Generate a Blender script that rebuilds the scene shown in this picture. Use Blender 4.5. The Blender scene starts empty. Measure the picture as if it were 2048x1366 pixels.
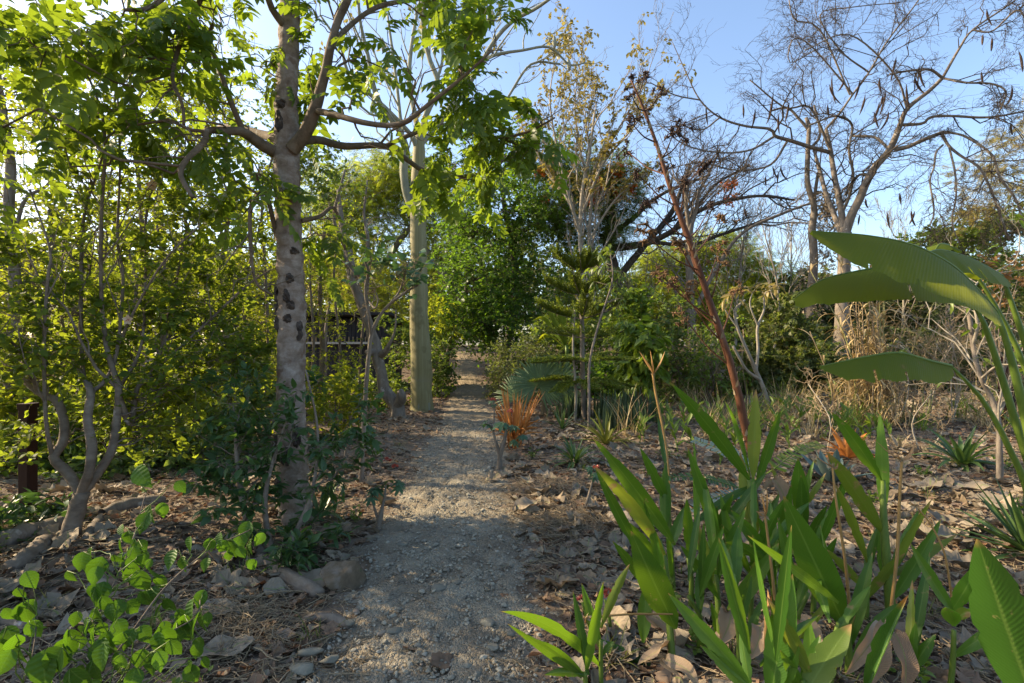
import bpy, math, random
import numpy as np
from mathutils import Vector

rng = np.random.default_rng(11)
random.seed(5)
sc = bpy.context.scene
COL = sc.collection
R = math.radians

# ------------------------------------------------------------------ camera, sky, sun, exposure
F, HZ, CH = 1024.0, 690.0, 1.5          # focal length in pixels of the 2048 frame, horizon row, eye height
cam = bpy.data.objects.new("camera", bpy.data.cameras.new("camera"))
cam.data.sensor_width = 36.0
cam.data.lens = 18.0
cam.data.shift_y = 7.0 / 2048.0
cam.data.clip_start = 0.05
cam.data.clip_end = 2000.0
cam.location = (0, 0, CH)
cam.rotation_euler = (R(90), 0, 0)
COL.objects.link(cam)
sc.camera = cam

SUN_EL, SUN_AZ = R(29.0), R(-76.0)       # left and a little ahead
world = bpy.data.worlds.new("World")
sc.world = world
world.use_nodes = True
wn, wl = world.node_tree.nodes, world.node_tree.links
wn.clear()
sky = wn.new("ShaderNodeTexSky")
sky.sky_type = 'NISHITA'
sky.sun_disc = False
sky.sun_elevation = SUN_EL
sky.sun_rotation = SUN_AZ
sky.altitude = 100
sky.air_density = 1.0
sky.dust_density = 1.8
sky.ozone_density = 1.6
bg = wn.new("ShaderNodeBackground")
bg.inputs[1].default_value = 0.142
wo = wn.new("ShaderNodeOutputWorld")
wl.new(sky.outputs[0], bg.inputs[0])
wl.new(bg.outputs[0], wo.inputs[0])

sun = bpy.data.objects.new("sun", bpy.data.lights.new("sun", 'SUN'))
sun.data.energy = 4.6
sun.data.angle = R(0.5)
sun.data.color = (1.0, 0.80, 0.54)
sdir = Vector((math.sin(SUN_AZ) * math.cos(SUN_EL), math.cos(SUN_AZ) * math.cos(SUN_EL), math.sin(SUN_EL)))
sun.rotation_euler = sdir.to_track_quat('Z', 'Y').to_euler()
sun.location = sdir * 60
COL.objects.link(sun)

vs = sc.view_settings
vs.view_transform = 'Standard'
vs.look = 'None'
vs.gamma = 1.0
vs.exposure = 1.32
cy = sc.cycles
cy.max_bounces = 8
cy.diffuse_bounces = 6
cy.glossy_bounces = 2
cy.transmission_bounces = 6
cy.transparent_max_bounces = 4
cy.use_denoising = True
cy.sample_clamp_indirect = 6.0

# ------------------------------------------------------------------ maths helpers
def P(px, py, d):
    return np.array([(px - 1024.0) / F * d, d, CH + (HZ - py) / F * d])

def sm(a, b, x):
    t = np.clip((x - a) / (b - a), 0, 1)
    return t * t * (3 - 2 * t)

def ground_z(x, y):
    x = np.asarray(x, float); y = np.asarray(y, float)
    z = 0.035 * np.sin(x * 1.3 + 0.6 * y) * np.sin(y * 0.9 - 0.4 * x) + 0.02 * np.sin(x * 3.1 + 1.0) * np.sin(y * 2.7)
    path = np.exp(-((x - path_x(y)) / 0.75) ** 2)
    z = z * (1 - path) - 0.03 * path
    z = z + 0.30 * np.exp(-((y - 13.0) / 1.6) ** 2) * sm(4.2, 7.0, x)
    z = z + 0.35 * np.exp(-((y - 15.5) / 1.3) ** 2 - ((x - 3.3) / 1.5) ** 2)
    z = z + 1.4 * sm(16.5, 33, y)
    return z

def path_x(y):
    y = np.asarray(y, float)
    return -0.42 - 0.052 * (y - 2.3) - 0.0020 * np.maximum(y - 6, 0) ** 2 + 0.05 * np.sin(y * 0.8)

def G(px, py):
    d = F * CH / (py - HZ)
    x = (px - 1024.0) / F * d
    return np.array([x, d, float(ground_z(x, d))])

def nrm(v):
    return v / np.maximum(np.linalg.norm(v, axis=-1, keepdims=True), 1e-9)

def cr(pts, n):
    """Catmull-Rom through control rows, n samples, spaced by chord length."""
    p = np.asarray(pts, float)
    if len(p) == 2:
        t = np.linspace(0, 1, n)[:, None]
        return p[0] * (1 - t) + p[1] * t
    seg = np.linalg.norm(np.diff(p[:, :3], axis=0), axis=1)
    s = np.concatenate([[0], np.cumsum(seg)])
    q = np.linspace(0, s[-1], n)
    i = np.clip(np.searchsorted(s, q, side='right') - 1, 0, len(p) - 2)
    t = ((q - s[i]) / np.maximum(seg[i], 1e-9))[:, None]
    pe = np.vstack([2 * p[0] - p[1], p, 2 * p[-1] - p[-2]])
    a, b, c, d = pe[i], pe[i + 1], pe[i + 2], pe[i + 3]
    out = 0.5 * (2 * b + (c - a) * t + (2 * a - 5 * b + 4 * c - d) * t ** 2 + (3 * b - a - 3 * c + d) * t ** 3)
    return out

def limb(ctrl, n=None):
    """control rows (px, py, distance, radius in px) -> world points and radii"""
    rows = [list(P(a, b, d)) + [r * d / F] for a, b, d, r in ctrl]
    n = n or max(6, 4 * len(rows))
    c = cr(rows, n)
    return c[:, :3], np.maximum(c[:, 3], 0.0015)

# ------------------------------------------------------------------ mesh builder
class MB:
    def __init__(s):
        s.V, s.U, s.Q, s.T, s.mq, s.mt, s.n = [], [], [], [], [], [], 0

    def add(s, V, Q=None, T=None, U=None, mi=0):
        V = np.asarray(V, float).reshape(-1, 3)
        if U is None:
            U = np.zeros((len(V), 3))
        s.V.append(V); s.U.append(np.asarray(U, float).reshape(-1, 3))
        if Q is not None and len(Q):
            s.Q.append(np.asarray(Q, int).reshape(-1, 4) + s.n); s.mq.append(np.full(len(s.Q[-1]), mi))
        if T is not None and len(T):
            s.T.append(np.asarray(T, int).reshape(-1, 3) + s.n); s.mt.append(np.full(len(s.T[-1]), mi))
        s.n += len(V)

    def tubes(s, pts, rad, sides=5, mi=0, rough=0.0, cap=True):
        """stack of polylines (B,N,3) with radii (B,N) or (N,)"""
        pts = np.asarray(pts, float)
        if pts.ndim == 2:
            pts = pts[None]
        B, N, _ = pts.shape
        if B == 0:
            return
        rad = np.broadcast_to(np.asarray(rad, float), (B, N))
        t = nrm(np.gradient(pts, axis=1))
        ax = np.eye(3)
        score = np.abs(t @ ax.T).max(axis=1)
        ref = ax[np.argmin(score, axis=1)][:, None, :]
        u = nrm(ref - t * (t * ref).sum(-1, keepdims=True))
        w = np.cross(t, u)
        a = np.arange(sides) / sides * 2 * math.pi
        rr = rad[:, :, None] * np.ones(sides)
        if rough:
            k = np.arange(N)[None, :, None]
            ph = rng.uniform(0, 6.28, (B, 1, 1, 5))
            f = rng.uniform(0.25, 1.3, (B, 1, 1, 5))
            m = np.array([1, 2, 3, 2, 1])
            rr = rr * (1 + rough * np.sin(k[..., None] * f + m * a[None, None, :, None] + ph).sum(-1) / 2)
        V = pts[:, :, None, :] + rr[..., None] * (np.cos(a)[:, None] * u[:, :, None, :] + np.sin(a)[:, None] * w[:, :, None, :])
        U = np.zeros((B, N, sides, 3))
        U[..., 0] = a / 6.2832
        U[..., 1] = np.linspace(0, 1, N)[None, :, None]
        U[..., 2] = rng.random(B)[:, None, None]
        i = np.arange(N - 1)[:, None] * sides
        j = np.arange(sides)[None]
        q = np.stack([i + j, i + (j + 1) % sides, i + sides + (j + 1) % sides, i + sides + j], -1).reshape(-1, 4)
        Q = (q[None] + (np.arange(B) * N * sides)[:, None, None]).reshape(-1, 4)
        T = None
        if cap and sides >= 3:
            base = (N - 1) * sides
            tt = np.array([[base, base + k, base + k + 1] for k in range(1, sides - 1)])
            T = (tt[None] + (np.arange(B) * N * sides)[:, None, None]).reshape(-1, 3)
        s.add(V, Q, T, U, mi)

    def inst(s, tpl, Rm, pos, mi=0, rand=None):
        """template (V,Q,T,U) placed by matrices Rm (M,3,3) (columns x,y,z, scaled) at pos (M,3)"""
        V, Q, T, U = tpl
        M_ = len(pos)
        if M_ == 0:
            return
        W = np.einsum('mij,vj->mvi', Rm, V) + pos[:, None, :]
        k = len(V)
        UU = np.zeros((M_, k, 3))
        UU[:, :, :2] = U
        UU[:, :, 2] = (rng.random(M_) if rand is None else rand)[:, None]
        off = (np.arange(M_) * k)[:, None, None]
        s.add(W, (Q[None] + off).reshape(-1, 4) if Q is not None else None,
              (T[None] + off).reshape(-1, 3) if T is not None else None, UU, mi)

    def build(s, name, mats, parent=None, smooth=True):
        V = np.concatenate(s.V) if s.V else np.zeros((0, 3))
        U = np.concatenate(s.U) if s.U else np.zeros((0, 3))
        Q = np.concatenate(s.Q) if s.Q else np.zeros((0, 4), int)
        T = np.concatenate(s.T) if s.T else np.zeros((0, 3), int)
        me = bpy.data.meshes.new(name)
        if parent is not None:
            V = V - np.array(parent_base(parent))
        me.vertices.add(len(V)); me.vertices.foreach_set("co", V.astype(np.float32).ravel())
        loops = np.concatenate([Q.ravel(), T.ravel()]).astype(np.int32)
        me.loops.add(len(loops)); me.loops.foreach_set("vertex_index", loops)
        nf = len(Q) + len(T)
        st = np.concatenate([np.arange(len(Q)) * 4, len(Q) * 4 + np.arange(len(T)) * 3]).astype(np.int32)
        me.polygons.add(nf); me.polygons.foreach_set("loop_start", st)
        mi = np.concatenate(s.mq + s.mt).astype(np.int32) if nf else np.zeros(0, np.int32)
        me.polygons.foreach_set("material_index", mi)
        me.polygons.foreach_set("use_smooth", np.full(nf, smooth))
        at = me.attributes.new("luv", 'FLOAT_VECTOR', 'POINT')
        at.data.foreach_set("vector", U.astype(np.float32).ravel())
        me.update(calc_edges=True)
        for m in (mats if isinstance(mats, (list, tuple)) else [mats]):
            me.materials.append(m)
        o = bpy.data.objects.new(name, me)
        COL.objects.link(o)
        if parent is not None:
            o.parent = parent
        return o

def parent_base(o):
    b = np.array(o.location)
    while o.parent is not None:
        o = o.parent
        b = b + np.array(o.location)
    return b

def tag(o, label=None, cat=None, group=None, kind=None):
    if label: o["label"] = label
    if cat: o["category"] = cat
    if group: o["group"] = group
    if kind: o["kind"] = kind
    return o

def thing(name, label, cat, base, group=None):
    o = bpy.data.objects.new(name, None)
    o.empty_display_size = 0.1
    o.location = [float(c) for c in base]
    COL.objects.link(o)
    return tag(o, label, cat, group)

# ------------------------------------------------------------------ leaf templates: base at origin, along +Y, normal +Z
def strip_tpl(t, w, fold=0.15, curl=0.0, across=3):
    """t: stations, w: half widths; curl: how far the tip droops"""
    t = np.asarray(t, float); w = np.asarray(w, float)
    k = np.linspace(-1, 1, across)
    V = np.zeros((len(t), across, 3)); U = np.zeros((len(t), across, 2))
    V[:, :, 0] = w[:, None] * k
    V[:, :, 1] = (t - 0.25 * abs(curl) * t ** 2)[:, None]
    V[:, :, 2] = (-curl * t ** 2)[:, None] + fold * np.abs(k)[None] * w[:, None]
    U[:, :, 0] = k; U[:, :, 1] = t[:, None]
    i = np.arange(len(t) - 1)[:, None] * across; j = np.arange(across - 1)[None]
    Q = np.stack([i + j, i + j + 1, i + across + j + 1, i + across + j], -1).reshape(-1, 4)
    return V.reshape(-1, 3), Q, None, U.reshape(-1, 2)

def diamond_tpl(w=0.28, fold=0.35, at=0.45):
    V = np.array([[0, 0, 0], [-w, at, fold * w], [0, 1, 0], [w, at, fold * w]], float)
    return V, None, np.array([[0, 2, 1], [0, 3, 2]]), np.array([[0, 0], [-1, .45], [0, 1], [1, .45]], float)

def merge_tpl(parts):
    Vs, Qs, Ts, Us, n = [], [], [], [], 0
    for (V, Q, T, U), Rm, p in parts:
        Vs.append(V @ np.asarray(Rm).T + p); Us.append(U)
        if Q is not None: Qs.append(Q + n)
        if T is not None: Ts.append(T + n)
        n += len(V)
    return np.vstack(Vs), (np.vstack(Qs) if Qs else None), (np.vstack(Ts) if Ts else None), np.vstack(Us)

def frame(d, up):
    """columns x, y=d, z~up"""
    y = nrm(d)
    x = nrm(np.cross(y, up))
    z = np.cross(x, y)
    return np.stack([x, y, z], -1)

LEAF = strip_tpl([0, .18, .45, .75, 1], [.015, .2, .25, .15, .005], .3, .12)
LEAF_BROAD = strip_tpl([0, .1, .3, .55, .8, 1], [.02, .27, .40, .37, .19, .01], .2, .15)
LEAF_LONG = strip_tpl([0, .2, .5, .8, 1], [.01, .11, .14, .08, .004], .3, .2)
DIA = diamond_tpl()
DIA_W = diamond_tpl(.36, .3)
DIA_N = diamond_tpl(.16, .3)

def pinnate(npair=4, ll=0.42, tpl=LEAF, droop=0.35, spread=62, terminal=True):
    parts = []
    k = np.linspace(0.28, 0.97, npair)
    for i, y in enumerate(k):
        for sgn in (-1, 1):
            a = R(spread * (1 - 0.25 * i / npair) + random.uniform(-8, 8)) * sgn
            d = np.array([math.sin(a), math.cos(a), -droop * random.uniform(.5, 1.3)])
            up = np.array([random.uniform(-.3, .3), random.uniform(-.2, .3), 1.0])
            s_ = ll * random.uniform(.85, 1.1) * (0.8 + 0.4 * math.sin(math.pi * (i + .7) / (npair + .4)))
            parts.append((tpl, frame(d, up) * s_, np.array([0, y, -0.12 * y * y])))
    if terminal:
        parts.append((tpl, frame(np.array([0, 1, -droop]), np.array([0, 0, 1.])) * ll, np.array([0, 1., -.12])))
    st = strip_tpl([0, .5, 1], [.012, .009, .006], 0, .12, 2)
    parts.append((st, np.eye(3), np.zeros(3)))
    return merge_tpl(parts)

PINN = [pinnate(4) for _ in range(4)]
PINN_FINE = [pinnate(8, 0.2, DIA_N, 0.15, 75) for _ in range(3)]
FAN5 = merge_tpl([(DIA_N, frame(np.array([math.sin(a), math.cos(a), -.25]), np.array([0, 0, 1.])), np.zeros(3)) for a in (-1.3, -.65, 0, .65, 1.3)])

# ------------------------------------------------------------------ materials
def new_mat(name):
    m = bpy.data.materials.new(name)
    m.use_nodes = True
    m.node_tree.nodes.clear()
    return m, m.node_tree.nodes, m.node_tree.links

def ramp(n, stops):
    r = n.new("ShaderNodeValToRGB")
    while len(r.color_ramp.elements) > 1:
        r.color_ramp.elements.remove(r.color_ramp.elements[-1])
    r.color_ramp.elements[0].position = stops[0][0]
    r.color_ramp.elements[0].color = (*stops[0][1], 1)
    for p, c in stops[1:]:
        e = r.color_ramp.elements.new(p)
        e.color = (*c, 1)
    return r

def noise(n, l, vec, scale, detail=4, rough=.6, dist=0.0):
    t = n.new("ShaderNodeTexNoise")
    t.inputs["Scale"].default_value = scale
    t.inputs["Detail"].default_value = detail
    t.inputs["Roughness"].default_value = rough
    t.inputs["Distortion"].default_value = dist
    if vec is not None: l.new(vec, t.inputs["Vector"])
    return t

def mixc(n, l, fac, a, b, mode='MIX'):
    m = n.new("ShaderNodeMix")
    m.data_type = 'RGBA'; m.blend_type = mode
    for sock, v in ((m.inputs[0], fac), (m.inputs[6], a), (m.inputs[7], b)):
        if isinstance(v, (int, float)): sock.default_value = v
        elif isinstance(v, tuple): sock.default_value = (*v, 1)
        else: l.new(v, sock)
    return m.outputs[2]

def mathn(n, l, op, a, b=0.0, c=0.0):
    m = n.new("ShaderNodeMath"); m.operation = op
    for i, v in enumerate((a, b, c)):
        if isinstance(v, (int, float)): m.inputs[i].default_value = v
        else: l.new(v, m.inputs[i])
    return m.outputs[0]

def leafmat(name, cols, trans, fac=0.4, rough=0.45, spec=0.35, veins=0.0, blotch=None, tip=None, vein_dir=7.0):
    m, n, l = new_mat(name)
    at = n.new("ShaderNodeAttribute"); at.attribute_name = "luv"
    sep = n.new("ShaderNodeSeparateXYZ"); l.new(at.outputs["Vector"], sep.inputs[0])
    k = len(cols)
    rp = ramp(n, [(i / max(k - 1, 1), c) for i, c in enumerate(cols)])
    l.new(sep.outputs[2], rp.inputs[0])
    col = rp.outputs[0]
    rt = ramp(n, [(0, tuple(c * .75 for c in trans)), (1, tuple(min(1, c * 1.3) for c in trans))])
    l.new(sep.outputs[2], rt.inputs[0])
    tcol = rt.outputs[0]
    tc = n.new("ShaderNodeTexCoord")
    if blotch:
        nz = noise(n, l, tc.outputs["Object"], blotch[1], 3)
        rb = ramp(n, [(blotch[2], (0, 0, 0)), (min(1, blotch[2] + .08), (1, 1, 1))]); l.new(nz.outputs[0], rb.inputs[0])
        col = mixc(n, l, rb.outputs[0], col, blotch[0])
        tcol = mixc(n, l, rb.outputs[0], tcol, blotch[0])
    if tip:
        rb = ramp(n, [(tip[1], (0, 0, 0)), (min(1, tip[1] + .12), (1, 1, 1))]); l.new(sep.outputs[1], rb.inputs[0])
        col = mixc(n, l, rb.outputs[0], col, tip[0]); tcol = mixc(n, l, rb.outputs[0], tcol, tip[0])
    bsdf = n.new("ShaderNodeBsdfPrincipled")
    bsdf.inputs["Roughness"].default_value = rough
    bsdf.inputs["Specular IOR Level"].default_value = spec
    tr = n.new("ShaderNodeBsdfTranslucent")
    if veins:
        au = mathn(n, l, 'ABSOLUTE', sep.outputs[0])
        s1 = mathn(n, l, 'MULTIPLY_ADD', au, -vein_dir * 4.0, mathn(n, l, 'MULTIPLY', sep.outputs[1], vein_dir * 36.0))
        wv = mathn(n, l, 'SINE', s1)
        bump = n.new("ShaderNodeBump"); bump.inputs["Strength"].default_value = veins
        bump.inputs["Distance"].default_value = 0.002
        l.new(wv, bump.inputs["Height"]); l.new(bump.outputs[0], bsdf.inputs["Normal"])
        rb = ramp(n, [(0.03, (1, 1, 1)), (0.09, (0, 0, 0))]); l.new(au, rb.inputs[0])
        col = mixc(n, l, mathn(n, l, 'MULTIPLY', rb.outputs[0], 0.55), col, (0.16, 0.24, 0.05))
        sf = mathn(n, l, 'MULTIPLY_ADD', wv, 0.03, 0.03)
        col = mixc(n, l, sf, col, (0.12, 0.2, 0.04))
    l.new(col, bsdf.inputs["Base Color"]); l.new(tcol, tr.inputs[0])
    mx = n.new("ShaderNodeMixShader"); mx.inputs[0].default_value = fac
    l.new(bsdf.outputs[0], mx.inputs[1]); l.new(tr.outputs[0], mx.inputs[2])
    o = n.new("ShaderNodeOutputMaterial"); l.new(mx.outputs[0], o.inputs[0])
    return m

def bark(name, stops, scale=6.0, stretch=(1, 1, 1), bump=0.5, rough=0.85, spots=None, rings=None, detail=7, dist=0.01, fine=.55):
    m, n, l = new_mat(name)
    tc = n.new("ShaderNodeTexCoord")
    mp = n.new("ShaderNodeMapping"); mp.inputs["Scale"].default_value = stretch
    l.new(tc.outputs["Object"], mp.inputs[0])
    n1 = noise(n, l, mp.outputs[0], scale, detail, .65, .3)
    rp = ramp(n, stops); l.new(n1.outputs[0], rp.inputs[0])
    col = rp.outputs[0]
    n2 = noise(n, l, mp.outputs[0], scale * 4.3, 6, .7)
    col = mixc(n, l, mathn(n, l, 'MULTIPLY', n2.outputs[0], fine), col, tuple(c * .5 for c in stops[0][1]))
    if spots:
        n3 = noise(n, l, tc.outputs["Object"], spots[1], 4, .6)
        rb = ramp(n, [(spots[2], (0, 0, 0)), (spots[2] + .06, (1, 1, 1))]); l.new(n3.outputs[0], rb.inputs[0])
        col = mixc(n, l, mathn(n, l, 'MULTIPLY', rb.outputs[0], .75), col, spots[0])
    if rings:
        sp = n.new("ShaderNodeSeparateXYZ"); l.new(tc.outputs["Object"], sp.inputs[0])
        n4 = noise(n, l, tc.outputs["Object"], 3.0, 2)
        zz = mathn(n, l, 'MULTIPLY_ADD', n4.outputs[0], 0.12, sp.outputs[2])
        w = n.new("ShaderNodeTexNoise"); w.noise_dimensions = '1D'; w.inputs["Scale"].default_value = rings[1]
        w.inputs["Detail"].default_value = 3
        l.new(zz, w.inputs["W"])
        rb = ramp(n, [(rings[2], (0, 0, 0)), (rings[2] + .05, (1, 1, 1))]); l.new(w.outputs[0], rb.inputs[0])
        col = mixc(n, l, mathn(n, l, 'MULTIPLY', rb.outputs[0], .32), col, rings[0])
    b = n.new("ShaderNodeBsdfPrincipled"); b.inputs["Roughness"].default_value = rough
    b.inputs["Specular IOR Level"].default_value = 0.2
    l.new(col, b.inputs["Base Color"])
    bp = n.new("ShaderNodeBump"); bp.inputs["Strength"].default_value = bump; bp.inputs["Distance"].default_value = dist
    hh = mathn(n, l, 'ADD', n1.outputs[0], mathn(n, l, 'MULTIPLY', n2.outputs[0], .6))
    l.new(hh, bp.inputs["Height"]); l.new(bp.outputs[0], b.inputs["Normal"])
    o = n.new("ShaderNodeOutputMaterial"); l.new(b.outputs[0], o.inputs[0])
    return m

# foliage
M_MAIN = leafmat("broad_leaflet", [(.045, .09, .014), (.065, .12, .016), (.09, .14, .018)], (.27, .37, .02), .48)
M_HIB = leafmat("hibiscus_leaf", [(.05, .095, .02), (.07, .12, .022), (.10, .15, .028)], (.32, .40, .025), .5, .6, .2)
M_BACK = leafmat("backlit_leaf", [(.06, .105, .016), (.08, .13, .018), (.12, .15, .02), (.17, .15, .02)], (.40, .45, .02), .52, .6, .2)
M_DARKSHRUB = leafmat("dark_shrub_leaf", [(.03, .07, .024), (.045, .095, .03), (.07, .12, .035)], (.10, .2, .02), .32, .4, .4)
M_EVER = leafmat("evergreen_leaf", [(.035, .085, .014), (.055, .11, .016), (.09, .145, .02)], (.18, .32, .018), .45)
M_FEATH = leafmat("feathery_leaf", [(.085, .14, .016), (.115, .165, .02), (.15, .18, .022)], (.42, .48, .025), .52)
M_YELLOW = leafmat("yellowing_leaf", [(.16, .16, .04), (.25, .21, .05), (.32, .24, .08)], (.34, .28, .06), .4)
M_MID = leafmat("mid_green_leaf", [(.055, .10, .02), (.075, .12, .025), (.10, .145, .03)], (.22, .3, .025), .42)
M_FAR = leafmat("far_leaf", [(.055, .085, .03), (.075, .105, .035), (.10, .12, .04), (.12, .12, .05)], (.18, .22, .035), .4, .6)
M_BAMB = leafmat("bamboo_leaf", [(.05, .08, .018), (.07, .10, .022), (.11, .13, .03), (.22, .2, .08)], (.2, .25, .025), .38)
M_FLAME = leafmat("flame_flower", [(.70, .17, .03), (.75, .26, .05), (.7, .14, .05)], (.8, .24, .04), .5)
M_PINE = leafmat("pine_needle", [(.08, .12, .016), (.11, .15, .02), (.15, .175, .028)], (.26, .32, .025), .42)
M_GING = leafmat("ginger_leaf", [(.030, .085, .012), (.045, .115, .014), (.08, .16, .018)], (.19, .34, .012), .38, .36, .36, veins=.14, blotch=((.26, .22, .07), 22, .66), tip=((.34, .2, .06), .95))
M_BAN = leafmat("paddle_leaf", [(.065, .105, .014), (.08, .125, .016), (.12, .155, .02)], (.36, .40, .02), .45, .55, .12, veins=.4, blotch=((.24, .2, .05), 9, .68), vein_dir=11.0)
M_SEED = leafmat("seedling_leaf", [(.04, .105, .012), (.055, .13, .014), (.08, .16, .016)], (.10, .21, .008), .42, .5, .25, veins=.3, vein_dir=1.2)
M_STRAP = leafmat("strap_leaf", [(.04, .085, .025), (.055, .11, .03), (.085, .14, .035)], (.12, .2, .025), .25, .4, .45)
M_VARIEG = leafmat("variegated_strap", [(.12, .15, .02), (.2, .2, .03), (.08, .11, .02)], (.25, .25, .03), .25, .4)
M_SHOOT = leafmat("shoot_leaf", [(.08, .14, .02), (.11, .18, .022), (.16, .2, .03)], (.24, .34, .02), .4, .4)
M_BLUE = leafmat("blue_agave_leaf", [(.09, .14, .12), (.11, .16, .14), (.14, .19, .15)], (.1, .14, .08), .1, .5)
M_SNAKE = leafmat("snake_plant_leaf", [(.03, .055, .025), (.05, .08, .035), (.09, .12, .05)], (.05, .08, .02), .1, .4)
M_PALM = leafmat("fan_palm_leaf", [(.085, .14, .06), (.11, .17, .075), (.14, .2, .09)], (.16, .24, .05), .25, .4)
M_ORANGE = leafmat("dead_orange_leaf", [(.42, .15, .03), (.55, .22, .05), (.5, .27, .1)], (.5, .2, .04), .3, .6)
M_STRAW = leafmat("straw_leaf", [(.30, .235, .14), (.38, .30, .19), (.25, .185, .11)], (.26, .2, .1), .25, .7)
M_LOBED = leafmat("lobed_leaf", [(.04, .095, .05), (.055, .12, .06), (.075, .14, .065)], (.1, .2, .04), .3, .45)
M_BROWNLEAF = leafmat("dead_brown_leaf", [(.12, .085, .06), (.18, .12, .075), (.24, .165, .105), (.22, .175, .13), (.24, .125, .06)], (.2, .08, .03), .15, .7, .2, blotch=((.07, .04, .025), 14, .6))
M_GREYLEAF = leafmat("dead_grey_leaf", [(.19, .155, .115), (.25, .205, .152), (.30, .245, .178), (.21, .155, .10)], (.2, .15, .1), .12, .75, .2, veins=.4, vein_dir=1.5)
M_REED = leafmat('reed_blade', [(.40, .30, .14), (.5, .39, .2), (.34, .24, .11)], (.36, .26, .1), .3, .6)
M_GINGY = leafmat('yellowing_ginger_leaf', [(.09, .15, .018), (.16, .19, .03)], (.3, .36, .02), .4, .4, .35, veins=.14, blotch=((.3, .2, .07), 14, .6), tip=((.36, .22, .08), .85))
M_TUFT = leafmat("grass_blade", [(.07, .11, .02), (.12, .15, .03), (.26, .2, .08)], (.2, .24, .03), .35)
# wood
B_MAIN = bark("pale_trunk_bark", [(.30, (.15, .11, .08)), (.46, (.25, .195, .15)), (.58, (.34, .285, .235)), (.74, (.46, .41, .355))], 9, (1.1, 1.1, 1.25), 1.0, spots=((.13, .075, .045), 5.5, .60), rings=((.12, .085, .065), 16, .63))
B_SCAR = bark("dark_scar_bark", [(.3, (.03, .024, .02)), (.55, (.10, .08, .065)), (.75, (.22, .185, .155))], 22, (1, 1, 1), 1.0)
B_LIMB = bark("limb_bark", [(.3, (.10, .075, .05)), (.55, (.19, .145, .10)), (.8, (.27, .23, .18))], 12, (1, 1, 1), .6, spots=((.3, .28, .24), 9, .66))
B_CEIBA = bark("green_striped_bark", [(.25, (.165, .145, .065)), (.5, (.23, .208, .10)), (.75, (.295, .27, .15))], 3.2, (6, 6, .05), .18, rough=.65, spots=((.15, .13, .06), 2.2, .56), rings=((.20, .17, .14), 1.6, .62), detail=3, fine=.18)
B_CEIBAT = bark("grey_green_bark", [(.3, (.20, .21, .14)), (.55, (.32, .32, .23)), (.75, (.40, .39, .30))], 7, (2, 2, .5), .4)
B_GREY = bark("grey_bark", [(.3, (.13, .105, .08)), (.55, (.24, .2, .155)), (.8, (.36, .31, .25))], 7, (2, 2, .6), .7, spots=((.40, .37, .33), 5, .64))
B_PALE = bark("pale_bark", [(.3, (.24, .205, .15)), (.6, (.37, .33, .26)), (.8, (.46, .42, .34))], 8, (1, 1, .6), .5)
B_DARK = bark("dark_bark", [(.3, (.05, .04, .03)), (.55, (.10, .08, .06)), (.8, (.17, .14, .11))], 8, (2, 2, .5), .6)
B_SHRUB = bark("mottled_shrub_bark", [(.3, (.13, .10, .075)), (.5, (.22, .175, .13)), (.75, (.33, .28, .22))], 8, (1, 1, 1.8), .7, spots=((.45, .42, .38), 7, .67))
B_STALK = bark("red_brown_stalk", [(.3, (.085, .034, .017)), (.55, (.15, .062, .03)), (.8, (.24, .12, .07))], 5, (4, 4, .4), .5, rough=.6)
B_POD = bark("dark_pod", [(.3, (.035, .022, .018)), (.6, (.085, .055, .04)), (.8, (.17, .11, .075))], 9, (1, 1, .4), .4)
B_DRYBR = bark("dry_twig", [(.3, (.22, .16, .09)), (.6, (.34, .26, .16)), (.8, (.42, .34, .24))], 10, (1, 1, .6), .4)
B_GREENSTEM = bark("green_stem", [(.3, (.08, .13, .02)), (.6, (.13, .19, .03)), (.8, (.2, .24, .06))], 6, (3, 3, .3), .2, rough=.45)
B_POST = bark("rusty_post_paint", [(.3, (.026, .009, .007)), (.6, (.045, .015, .011)), (.8, (.08, .03, .02))], 7, (1, 1, .3), .3, rough=.6)
B_ROCK = bark("ochre_rock", [(.3, (.08, .06, .04)), (.52, (.16, .12, .075)), (.75, (.26, .23, .2))], 7, (1, 1, 1), .9, spots=((.05, .07, .03), 9, .64))
B_STONE = bark("green_grey_stone", [(.3, (.14, .13, .10)), (.55, (.21, .2, .155)), (.8, (.3, .28, .22))], 9, (1, 1, 1), .5)

# ------------------------------------------------------------------ growth helpers
def unit_rand(n):
    return nrm(rng.normal(size=(n, 3)))

def twig_lines(C, nt, L, bias=(0, 0, .25), seg=5, droop=.25, wig=.06, out=None, outw=.6):
    C = np.repeat(C, nt, 0)
    d = unit_rand(len(C)) + np.array(bias)
    if out is not None:
        d = d + outw * np.repeat(out, nt, 0)
    d = nrm(d)
    Ls = L * rng.uniform(.55, 1.2, len(C))
    t = np.linspace(0, 1, seg)
    pts = C[:, None] + d[:, None] * (Ls[:, None] * t)[..., None]
    pts[..., 2] -= (droop * Ls[:, None] * t ** 2)
    w = rng.normal(size=(len(C), seg, 3)) * (wig * Ls)[:, None, None]
    w[:, 0] = 0
    return pts + w

def along(pts, n, t0=.15, t1=1.0):
    """n points on each polyline -> (B*n) positions, tangents, parameter"""
    B, N, _ = pts.shape
    t = np.linspace(t0, t1, n)[None] + rng.uniform(-.5, .5, (B, n)) * (t1 - t0) / n
    t = np.clip(t, 0, .9999) * (N - 1)
    i = t.astype(int); f = (t - i)[..., None]
    b = np.arange(B)[:, None]
    p = pts[b, i] * (1 - f) + pts[b, i + 1] * f
    tan = nrm(pts[b, i + 1] - pts[b, i])
    return p.reshape(-1, 3), tan.reshape(-1, 3), (t / (N - 1)).reshape(-1)

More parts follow.
